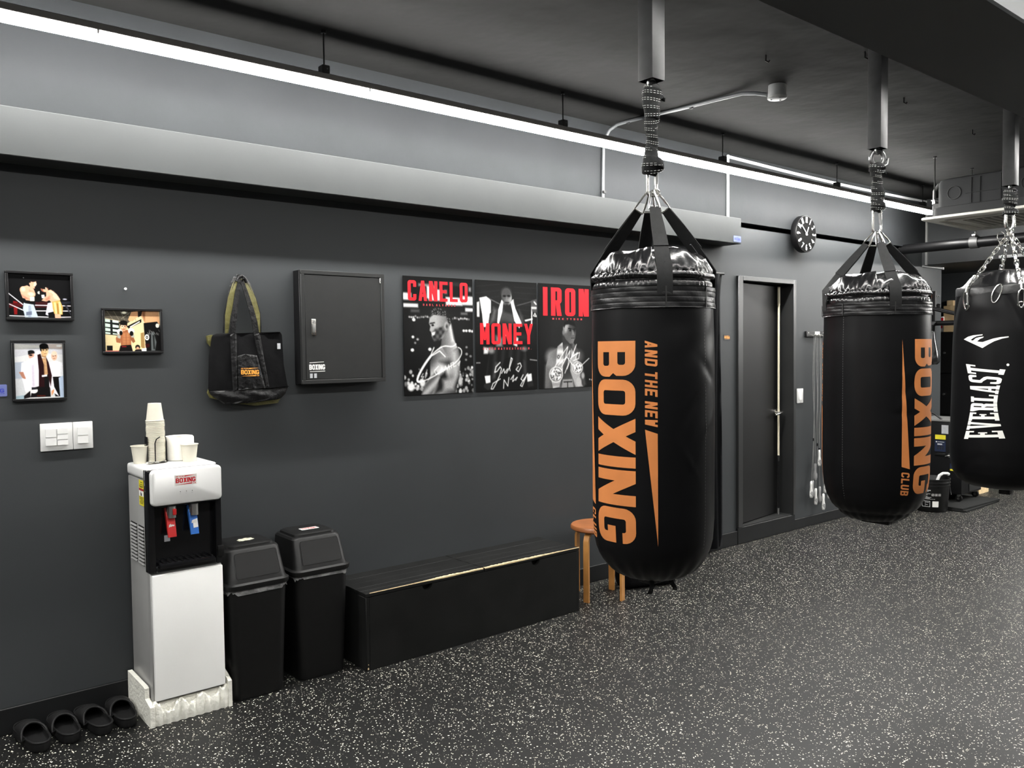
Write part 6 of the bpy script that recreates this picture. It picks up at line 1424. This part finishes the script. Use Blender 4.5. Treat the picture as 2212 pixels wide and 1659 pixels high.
obj('plate', B().box(1.504, 1.528, WY-0.004, WY-0.0003, 1.846, 1.886, 0.002, 1), BLKMETAL, hk2)
obj('prong', B().tube([(1.516, WY-0.004, 1.858), (1.516, 3.815, 1.852), (1.516, 3.795, 1.853), (1.516, 3.785, 1.864)], 0.004, 8), BLKMETAL, hk2)

# switches
sw = thing('light_switch', 'wide white switch plate, two grouped rockers and one alone, left of cooler', 'light switch', (0.77, WY, 1.125))
obj('plate', B().box(0.672, 0.7915, WY-0.010, WY-0.0005, 1.125, 1.238, 0.003, 2), WHITEPL, sw)
obj('plate', B().box(0.7925, 0.868, WY-0.010, WY-0.0005, 1.125, 1.238, 0.003, 2), WHITEPL, sw)
for (xa, xb, zs_) in ((0.690, 0.7295, (1.147, 1.1815, 1.216)), (0.7325, 0.772, (1.147, 1.170, 1.193, 1.216)), (0.8085, 0.8485, (1.148, 1.182, 1.216))):
    for za, zb_ in zip(zs_[:-1], zs_[1:]):
        obj('rocker', B().prism([(WY-0.009, za+0.0005), (WY-0.0155, za+0.0005), (WY-0.0145, zb_-0.0005), (WY-0.009, zb_-0.0005)], lambda u, v, d: (d, u, v), xa, xb), WHITEPL, sw)
s2 = thing('light_switch', 'small white switch plate on the wall right of the door', 'light switch', (6.26, WY, 1.05))
obj('plate', B().box(6.218, 6.308, WY-0.011, WY-0.0005, 1.052, 1.172, 0.004, 2), WHITEPL, s2)
obj('rocker', B().box(6.242, 6.284, WY-0.0145, WY-0.010, 1.078, 1.146, 0.002, 1), WHITEMET, s2)
for z in (1.060, 1.164): obj('screw_cap', B().cyl((6.263, WY-0.010, z), (6.263, WY-0.0122, z), 0.004, n=10), GREYST, s2)

# stickers and the wall peg
def plaque(label, x0, x1, z0, z1, y, base, ink):
    t = thing('sticker', label, 'sticker', ((x0+x1)/2, y, z0))
    b = B(); pts = rrect((x1-x0)/2, (z1-z0)/2, 0.004, 3); b.skin([[b.bm.verts.new(((x0+x1)/2+p[0], yy, (z0+z1)/2+p[1])) for p in pts] for yy in (y-0.0005, y-0.0022)])
    obj('sheet', b, base, t); ix, iz = (x1-x0)*0.09, (z1-z0)*0.20
    flat_logo(x0+ix, x1-ix, z0+iz, z1-iz, y-0.0023, 'print', ink, t)
plaque('pale blue sticker with blue print on the soffit end by the clock', 4.992*1.028, 5.079*1.0275, 2.288, 2.331, 3.68, LILAC, BLUEINK)
plaque('small black and orange sticker on the wall between curtain and door', 5.231, 5.312, 1.575, 1.618, WY, BLACKINK, MATS['bright_orange_print'])
plaque('pale blue sticker cut off by the left edge, under the photos', 0.455, 0.562, 1.356, 1.403, WY, LILAC, BLUEINK)
wp = thing('wall_peg', 'tiny white peg in the wall between the framed photos', 'peg', (1.012, WY, 1.798))
obj('stem', B().cyl((1.012, WY-0.0003, 1.798), (1.012, 3.826, 1.798), 0.003, n=10), WHITEPL, wp)
obj('cap', B().cyl((1.012, 3.826, 1.798), (1.012, 3.822, 1.798), 0.0055, n=14), WHITEPL, wp)

# clock
CX, CZZ, CY = 6.208, 2.436, 3.748; KC = 0.0575
ck = thing('wall_clock', 'round black wall clock with raised white numerals above the door', 'clock', (CX, 3.75, CZZ))
b = B(); rings = []
for r, y in ((0.146, 3.79950), (0.150, 3.79250), (0.150, 3.75150), (0.147, 3.74750), (0.144, 3.74750), (0.142, 3.75150)):
    rings.append([b.bm.verts.new((CX+r*math.cos(2*PI*q/72), y, CZZ+r*math.sin(2*PI*q/72))) for q in range(72)])
b.skin(rings); obj('case', b, BLKMETAL, ck)
b = B(); b.skin([[b.bm.verts.new((CX+0.1478*math.cos(2*PI*q/72)*k, yy, CZZ+0.1478*math.sin(2*PI*q/72)*k)) for q in range(72)] for k, yy in ((1.0, 3.74730), (0.996, 3.74650), (0.985, 3.74650), (0.982, 3.74730))], False); obj('rim', b, BLKMETAL, ck)
dl_ = obj('dial', B().cyl((CX, 3.75250, CZZ), (CX, 3.74950, CZZ), 0.1425, n=72), mat('clock_face', (0.005, 0.005, 0.005), 0.9, spec=0.05, var=(60, 0.3)), ck)
for h in range(1, 13):
    a = PI/2-h*PI/6; bm = bmesh.new(); src = font_mesh(str(h), 0.078, 0.0004)
    kx = 0.56 if h < 10 else 0.40
    rot = -(h*PI/6) if h in (12, 1, 2, 3, 4, 5, 6, 7, 8, 9, 10, 11) else 0
    if 4 <= h <= 8: rot += PI
    M = Matrix.Translation((CX+0.112*math.cos(a), 3.74800, CZZ+0.112*math.sin(a))) @ Matrix.Rotation(PI/2, 4, 'X') @ Matrix.Rotation(rot, 4, 'Z') @ Matrix.Diagonal((kx, 0.86, 1, 1))
    bm_merge(bm, src, M)
    ret = bmesh.ops.extrude_face_region(bm, geom=bm.faces[:]); bmesh.ops.translate(bm, verts=[v for v in ret['geom'] if isinstance(v, bmesh.types.BMVert)], vec=(0, -0.004, 0))
    obj('numeral', bm, WHITEINK, dl_, 20)
for (deg, ln, wd, nm, yy) in ((90-27, 0.066, 0.009, 'hour_hand', 3.74400), (90+48, 0.105, 0.0075, 'minute_hand', 3.74200)):
    q = D(deg); ux, uz = math.cos(q), math.sin(q)
    obj(nm, B().prism([(-0.014, -wd*.45), (ln*0.95, -wd*.5), (ln, 0), (ln*0.95, wd*.5), (-0.014, wd*.45)], lambda u, v, d: (CX+u*ux-v*uz, d, CZZ+u*uz+v*ux), yy, yy-0.0012), WHITEINK, ck)
obj('hub', B().cyl((CX, 3.74950, CZZ), (CX, 3.74000, CZZ), 0.008, n=18), WHITEINK, ck)

# jump ropes on their rack
rk = thing('hook_rack', 'black hook bar on the wall holding the jump ropes', 'rack', (6.52, WY, 1.60))
obj('bar', B().box(6.343, 6.70, 3.822, WY-0.0005, 1.600, 1.650, 0.003, 1), BLKMETAL, rk)
obj('sticker', B().box(6.470, 6.545, 3.8205, 3.8215, 1.613, 1.646), WHITEINK, rk)
for x in (6.37, 6.60, 6.68): obj('screw', B().cyl((x, 3.823, 1.636), (x, 3.819, 1.636), 0.005, n=10), BRUSHED, rk)
HX = (6.406, 6.452, 6.498, 6.549, 6.609)
for x in HX: obj('hook', B().tube([(x, 3.822, 1.618), (x, 3.800, 1.612), (x, 3.782, 1.612), (x, 3.774, 1.622)], 0.0035, 8), CHROME, rk)
CORD = mat('pale_grey_cord', (0.22, 0.22, 0.215), 0.5, var=(30, 0.15)); CORDD = mat('dark_cord', (0.015, 0.015, 0.016), 0.5)
GRIPW = mat('white_grip', (0.70, 0.70, 0.68), 0.4, var=(20, 0.05)); GRIPG = mat('grey_grip', (0.26, 0.26, 0.26), 0.45, var=(20, 0.1))
ropes = [(0, (6.360, .393), (6.403, .393), 'jump rope on the first hook from the door, white and grey handles', GRIPW, GRIPG, CORD), (1, (6.434, .325), (6.444, .533), 'jump rope on the second hook from the door, uneven handles', GRIPW, GRIPG, CORD), (2, (6.481, .649), (6.510, .331), 'jump rope on the third hook from the door, highest white handle', GRIPW, GRIPG, CORD), (3, (6.540, .268), (6.592, .408), 'jump rope on the fourth hook from the door, lowest white handle', GRIPW, GRIPW, CORD), (4, (6.583, .580), (6.642, .352), 'jump rope on the last hook, nearly hidden by the middle bag', GRIPG, GRIPW, CORDD)]
for (hk_, h1, h2, lb_, m1, m2, mc) in ropes:
    x = HX[hk_]; t = thing('jump_rope', lb_, 'jump rope', (x, 3.79, min(h1[1], h2[1])-0.145), 'jump ropes on the hook bar')
    r_ = random.Random(hk_)
    def strand(hx, hz, ys):
        pts = []
        for k in range(15):
            s = k/14; z = 1.618+(hz-1.618)*s
            pts.append((x+(hx-x)*s**1.5+0.005*math.sin(s*9+hk_*2+ys*300)*math.sin(PI*s), 3.786+ys+0.006*math.sin(s*7+hk_), z))
        return pts
    a_, b_ = strand(*h1, -0.006), strand(*h2, 0.006)
    top = [(x, 3.787, 1.6215)]
    cordo = obj('cord', B().tube(a_[::-1]+top+b_, 0.0019, 6), mc, t, 60)
    for (hx, hz), mg, dy in ((h1, m1, -0.006), (h2, m2, 0.006)):
        y = 3.786+dy+0.006*math.sin(7+hk_)
        g = obj('handle', B().lathe([(0.003, 0), (0.0085, -0.003), (0.0105, -0.03), (0.0095, -0.055), (0.0135, -0.09), (0.0145, -0.12), (0.011, -0.139), (0.003, -0.142)], (hx, y, hz), 16), mg, t, 60)
        obj('grip_inlay', B().lathe([(0.0140, -0.085), (0.0152, -0.10), (0.0150, -0.118), (0.0135, -0.125)], (hx+0.0012, y-0.001, hz), 12), GRIPG, g)
    kz = 1.0-0.05*hk_; q = min(range(15), key=lambda i: abs(a_[i][2]-kz*0.75))
    obj('adjuster', B().cyl((a_[q][0], a_[q][1], a_[q][2]-0.012), (a_[q][0], a_[q][1], a_[q][2]+0.012), 0.006, n=10), BLACKPL, t)

# ================================================================== FAR END
# wall-mounted bracket for a speed bag
wb = thing('wall_bracket', 'black braced steel bracket with orange mounts on the far wall', 'bracket', (8.41, 3.70, 1.45))
obj('post', B().box(8.395, 8.427, 3.68, 3.712, 1.455, 2.05, 0.003, 1), BLKMETAL, wb)
obj('post', B().box(8.16, 8.192, 3.68, 3.712, 1.455, 2.05, 0.003, 1), BLKMETAL, wb)
for z in (2.00, 1.475):
    o = obj('mounting_bar', B().box(8.12, 8.475, 3.712, 3.726, z-0.014, z+0.014, 0.002, 1), ORPLATE, wb); o['label'] = 'orange painted mounting bar'
    for x in (8.176, 8.411): obj('standoff', B().box(x-0.014, x+0.014, 3.726, 3.8395, z-0.014, z+0.014), BLKMETAL, wb)
    for x in (8.425, 8.46): obj('bolt', B().cyl((x, 3.712, z), (x, 3.668, z), 0.006, n=8), CHROME, wb)
obj('arm', B().cyl((8.411, 3.70, 1.735), (8.411, 3.02, 1.735), 0.024, n=16), BLKMETAL, wb)
obj('arm', B().box(8.165, 8.43, 3.66, 3.70, 1.715, 1.750, 0.003, 1), BLKMETAL, wb)
obj('brace', B().tube([(8.405, 3.69, 1.885), (8.411, 3.36, 1.79), (8.411, 3.10, 1.735)], 0.013, 10), BLKMETAL, wb)
obj('brace', B().tube([(8.18, 3.69, 1.885), (8.30, 3.40, 1.80), (8.411, 3.14, 1.735)], 0.013, 10), BLKMETAL, wb)
obj('knob', B().cyl((8.43, 3.70, 1.90), (8.475, 3.685, 1.905), 0.006, n=8).lathe([(0.004, -0.02), (0.022, -0.012), (0.024, 0.01), (0.012, 0.022), (0.003, 0.022)], (8.475, 3.683, 1.905), 12), BLKMETAL, wb)
obj('pin', B().cyl((8.39, 3.49, 1.715), (8.39, 3.49, 1.755), 0.006, n=8), CHROME, wb)
sb_ = thing('speed_bag', 'black teardrop speed bag hanging from the wall bracket behind the middle bag', 'speed bag', (8.27, 3.66, 1.33))
obj('bladder', B().lathe([(0.006, 0.335), (0.014, 0.33), (0.022, 0.29), (0.034, 0.22), (0.055, 0.13), (0.070, 0.075), (0.068, 0.03), (0.045, 0.006), (0.003, 0.0)], (8.30, 3.66, 1.33), 28), mat('glossy_leather', (0.010, 0.010, 0.010), 0.2, bump=(40, 0.2)), sb_)
obj('hanging_loop', B().tube([(8.30, 3.66, 1.66), (8.30, 3.66, 1.714)], 0.006, 8), BLKMETAL, sb_)
for k in range(6):
    a = k*PI/3; obj('seam', B().tube([(8.30+r*math.cos(a), 3.66+r*math.sin(a), 1.33+z) for r, z in ((0.0145, 0.33), (0.0225, 0.29), (0.0345, 0.22), (0.0555, 0.13), (0.0705, 0.075), (0.0685, 0.03), (0.0455, 0.006))], 0.0012, 5), BLACKPL, sb_)

# wheeled black cabinet with its control panel
mc_ = thing('control_cabinet', 'black wheeled metal cabinet with yellow and navy stickers at far end', 'cabinet', (8.46, 3.60, 0.033))
x0, x1, y0, y1 = 8.25, 8.70, 3.355, 3.815
obj('body', B().box(x0, x1, y0, y1, 0.105, 0.786, 0.006, 2), BLKMETAL, mc_)
obj('top', B().box(x0-0.008, x1+0.006, y0-0.008, y1+0.006, 0.788, 0.806, 0.004, 1), mat('grey_top', (0.16, 0.16, 0.155), 0.45, var=(12, 0.1)), mc_)
obj('side_cover', B().box(x0+0.16, x1-0.02, y0-0.006, y0, 0.12, 0.76, 0.002, 1), DKMETAL, mc_)
obj('grab_handle', B().tube([(x0+0.03, 3.78, 0.807), (x0+0.03, 3.76, 0.855), (x0+0.05, 3.70, 0.872), (x0+0.05, 3.64, 0.86), (x0+0.04, 3.56, 0.807)], 0.009, 8), BLKMETAL, mc_)
pf = lambda u, v, d: (x0-0.0008-d, u, v)
def lab(name, ya, yb, za, zb_, mt_, d=0.0012, par=mc_): return obj(name, B().box(x0-d-0.0004, x0-0.0002, ya, yb, za, zb_), mt_, par)
lab('grey_label', 3.480, 3.543, 0.674, 0.757, GREYST)
lab('yellow_label', 3.504, 3.602, 0.618, 0.661, YELLOW)
np_ = lab('control_panel', 3.502, 3.604, 0.501, 0.607, NAVY, 0.004)
lab('panel_display', 3.535, 3.578, 0.565, 0.578, GREYST, 0.0055, np_)
for k in range(3):
    for j in range(2): lab('panel_button', 3.520+0.022*k, 3.534+0.022*k, 0.523+0.019*j, 0.535+0.019*j, DKMETAL, 0.0055, np_)
lab('panel_rule', 3.515, 3.575, 0.592, 0.5945, WHITEINK, 0.0055, np_); lab('panel_mark', 3.582, 3.593, 0.588, 0.598, WHITEINK, 0.0055, np_)
lab('navy_label', 3.404, 3.462, 0.340, 0.394, NAVY); lab('yellow_strip', 3.404, 3.460, 0.326, 0.343, YELLOW, 0.0022)
obj('recess_handle', B().box(x0-0.014, x0, 3.50, 3.602, 0.462, 0.485, 0.004, 1), BLACKPL, mc_)
k_ = obj('door_lock', B().cyl((x0, 3.462, 0.471), (x0-0.012, 3.462, 0.471), 0.019, n=18), CHROME, mc_)
obj('lock_lever', B().tube([(x0-0.014, 3.462, 0.471), (x0-0.02, 3.482, 0.466), (x0-0.018, 3.500, 0.460)], 0.006, 8), CHROME, k_)
for (x, y) in ((x0+0.03, y0+0.035), (x1-0.05, y0+0.035), (x0+0.03, y1-0.035), (x1-0.05, y1-0.035)):
    cs_ = obj('caster', B().cyl((x-0.012, y, 0.066), (x+0.012, y, 0.066), 0.030, n=20), BLACKPL, mc_)
    obj('caster_fork', B().box(x-0.017, x+0.017, y-0.012, y+0.012, 0.083, 0.106, 0.002, 1), BRUSHED, cs_); obj('caster_hub', B().cyl((x-0.016, y, 0.066), (x+0.016, y, 0.066), 0.012, n=12), CHROME, cs_)
for k, (dx, dy, r, z) in enumerate(((0, 0, 0.02, 0.0005), (0.015, 0.01, -0.03, 0.0180))):
    b = B().box(-0.42, 0.36, -0.34, 0.26, 0, 0.0170, 0.003, 1); b.xf(Matrix.Translation((8.36+dx, 3.535+dy, z)) @ Matrix.Rotation(r, 4, 'Z'))
    single('rubber_mat', b, MATT, ('bottom' if k == 0 else 'top')+' rubber mat of the two stacked under the wheeled cabinet', 'mat', (8.36, 3.5, z), 'stacked rubber mats')

# bucket
bk = thing('bucket', 'black lidded plastic bucket with white printing beside the wheeled cabinet', 'bucket', (7.86, 3.46, 0))
X, Y = 7.86, 3.46
obj('pail', B().lathe([(0.005, 0.001), (0.128, 0.0), (0.133, 0.006), (0.150, 0.235), (0.155, 0.236), (0.155, 0.246), (0.151, 0.247), (0.152, 0.262), (0.157, 0.263), (0.157, 0.272), (0.153, 0.274), (0.154, 0.292), (0.158, 0.294), (0.158, 0.302), (0.152, 0.303), (0.148, 0.298), (0.130, 0.012), (0.005, 0.010)], (X, Y, 0), 56, False), BLACKPL, bk)
obj('wire_handle', B().tube([(X+0.145*math.cos(q), Y-0.105*math.cos(q)*0+(-0.0)-0.155*0.0+0.118*math.cos(q)*0.0-0.0, 0.0) for q in (0,)]+[], 0.003, 6) if False else B().tube([(X+0.127, Y-0.098, 0.255), (X+0.133, Y-0.107, 0.23), (X+0.13, Y-0.115, 0.17), (X+0.108, Y-0.128, 0.145)], 0.0035, 8), BLKMETAL, bk)
th0 = math.atan2(-Y, -X)
def bfn(u, v, d):
    r = 0.133+(v-0.006)*0.0742+0.0012; a = th0+u/0.14; return (X+r*math.cos(a), Y+r*math.sin(a), v)
bm = bmesh.new(); polys = []
def bar(u0, u1, v0, v1): polys.append([[(u0, v0), (u1, v0), (u1, v1), (u0, v1)]])
r_ = random.Random(2)
for (u0, u1, v0, v1, n) in ((-0.085, -0.005, 0.198, 0.208, 9), (-0.085, -0.02, 0.190, 0.195, 12), (-0.085, -0.072, 0.165, 0.185, 1), (-0.068, -0.035, 0.178, 0.183, 5), (-0.068, -0.005, 0.169, 0.174, 9), (-0.068, -0.03, 0.160, 0.165, 6), (-0.085, -0.03, 0.145, 0.149, 9), (-0.085, 0.0, 0.137, 0.141, 14), (-0.085, -0.01, 0.129, 0.134, 11), (-0.085, 0.03, 0.121, 0.125, 16)):
    x = u0; wv = (u1-u0)/n
    for k in range(n): bar(x, x+wv*(0.55+0.35*r_.random()), v0, v1); x += wv
for k in range(3):
    cu_ = 0.012+k*0.027
    q = rbox(cu_-0.011, 0.152, cu_+0.011, 0.174, (0.005,)*4, 3); q2 = rbox(cu_-0.009, 0.154, cu_+0.009, 0.172, (0.004,)*4, 3); polys.append([q, q2]); polys.append([[(cu_-0.005, 0.160), (cu_, 0.156), (cu_+0.005, 0.161), (cu_+0.004, 0.168), (cu_-0.004, 0.168)]])
polys.append([rbox(-0.082, 0.05, -0.010, 0.105, (0, 0, 0, 0)), rbox(-0.078, 0.054, -0.014, 0.101, (0, 0, 0, 0))]); bar(-0.052, -0.05, 0.056, 0.1); bar(-0.048, -0.02, 0.09, 0.093); bar(-0.048, -0.03, 0.07, 0.073)
add_polys(bm, polys, bfn, np.arange(-0.09, 0.06, 0.012)); obj('lettering', bm, mat('dull_white_print', (0.55, 0.55, 0.54), 0.6), bk, 20)
bm = bmesh.new(); add_polys(bm, [[rbox(0.008, 0.05, 0.060, 0.104, (0.004,)*4)]], bfn, np.arange(-0.09, 0.06, 0.012)); obj('white_label', bm, WHITEINK, bk, 20)
P = [(X+0.03, Y-0.03, 0.22), (X+0.035, Y-0.04, 0.29), (X+0.048, Y-0.05, 0.322), (X+0.08, Y-0.065, 0.338), (X+0.125, Y-0.085, 0.335), (X+0.14, Y-0.09, 0.325)]
hs = thing('hose', 'white bent hose end poking out of the black bucket', 'hose', (X+0.03, Y-0.03, 0.22))
obj('tube', B().tube(P, 0.0135, 12), WHITEPL, hs, 60); obj('cuff', B().tube(P[-2:], 0.0155, 12), WHITEPL, hs, 60)

wd_ = thing('wooden_block', 'small pale wooden block on the floor beyond the wheeled cabinet', 'wood block', (9.14, 3.6, 0))
obj('top_board', B().box(9.02, 9.26, 3.50, 3.72, 0.075, 0.095, 0.002, 1), RAWWOOD, wd_); obj('side_board', B().box(9.02, 9.26, 3.50, 3.52, 0.0, 0.0745, 0.002, 1), RAWWOOD, wd_); obj('side_board', B().box(9.02, 9.26, 3.70, 3.72, 0.0, 0.0745, 0.002, 1), RAWWOOD, wd_)

# lockers with cartons on top
lk = thing('locker', 'tall black locker with small knobs behind the chained bag', 'locker', (10.4, 4.23, 0))
obj('carcass', B().box(10.218, 10.58, 4.03, 4.43, 0, 1.674, 0.003, 1), BLKMETAL, lk)
for (za, zb_) in ((0.05, 0.215), (0.219, 0.70), (0.704, 1.184), (1.189, 1.670)):
    d_ = obj('door', B().box(10.200, 10.217, 4.034, 4.426, za, zb_, 0.003, 1), BLACKPL, lk)
    obj('knob', B().lathe([(0.003, 0.0), (0.014, 0.004), (0.015, 0.010), (0.006, 0.018), (0.006, 0.026)], (0, 0, 0), 12).xf(Matrix.Translation((10.174, 4.352, za+(zb_-za)*0.5)) @ Matrix.Rotation(PI/2, 4, 'Y')), CHROME, d_)
def carton(label, x0, x1, y0, y1, z0, z1, extra=None):
    t = thing('carton', label, 'box', ((x0+x1)/2, (y0+y1)/2, z0)); obj('box', B().box(x0, x1, y0, y1, z0+0.0005, z1, 0.003, 1), CARD, t)
    obj('tape', B().box(x0-0.0008, x1+0.0008, (y0+y1)/2-0.022, (y0+y1)/2+0.022, z1-0.05, z1+0.0008), mat('parcel_tape', (0.62, 0.47, 0.27), 0.35), t); return t
carton('flat brown carton lying on top of the locker', 10.23, 10.55, 4.09, 4.385, 1.6745, 1.775)
carton('upright brown carton standing on the flat carton, on the locker', 10.26, 10.52, 4.20, 4.40, 1.776, 1.985)
carton('tall thin brown carton behind the others on the locker', 10.535, 10.59, 4.405, 4.48, 1.6745, 2.06)
rp_ = thing('packet', 'red and white packet standing at the locker edge by the cartons', 'packet', (10.30, 4.405, 1.6745))
obj('wrapper', B().box(10.24, 10.34, 4.388, 4.428, 1.6750, 1.86, 0.012, 2), WHITEPL, rp_)
for k, (ya, yb, za, zb_) in enumerate(((4.389, 4.427, 1.80, 1.845), (4.40, 4.424, 1.72, 1.76), (4.39, 4.41, 1.76, 1.79))): obj('red_print', B().box(10.2390, 10.2402, ya, yb, za, zb_), REDINK, rp_)
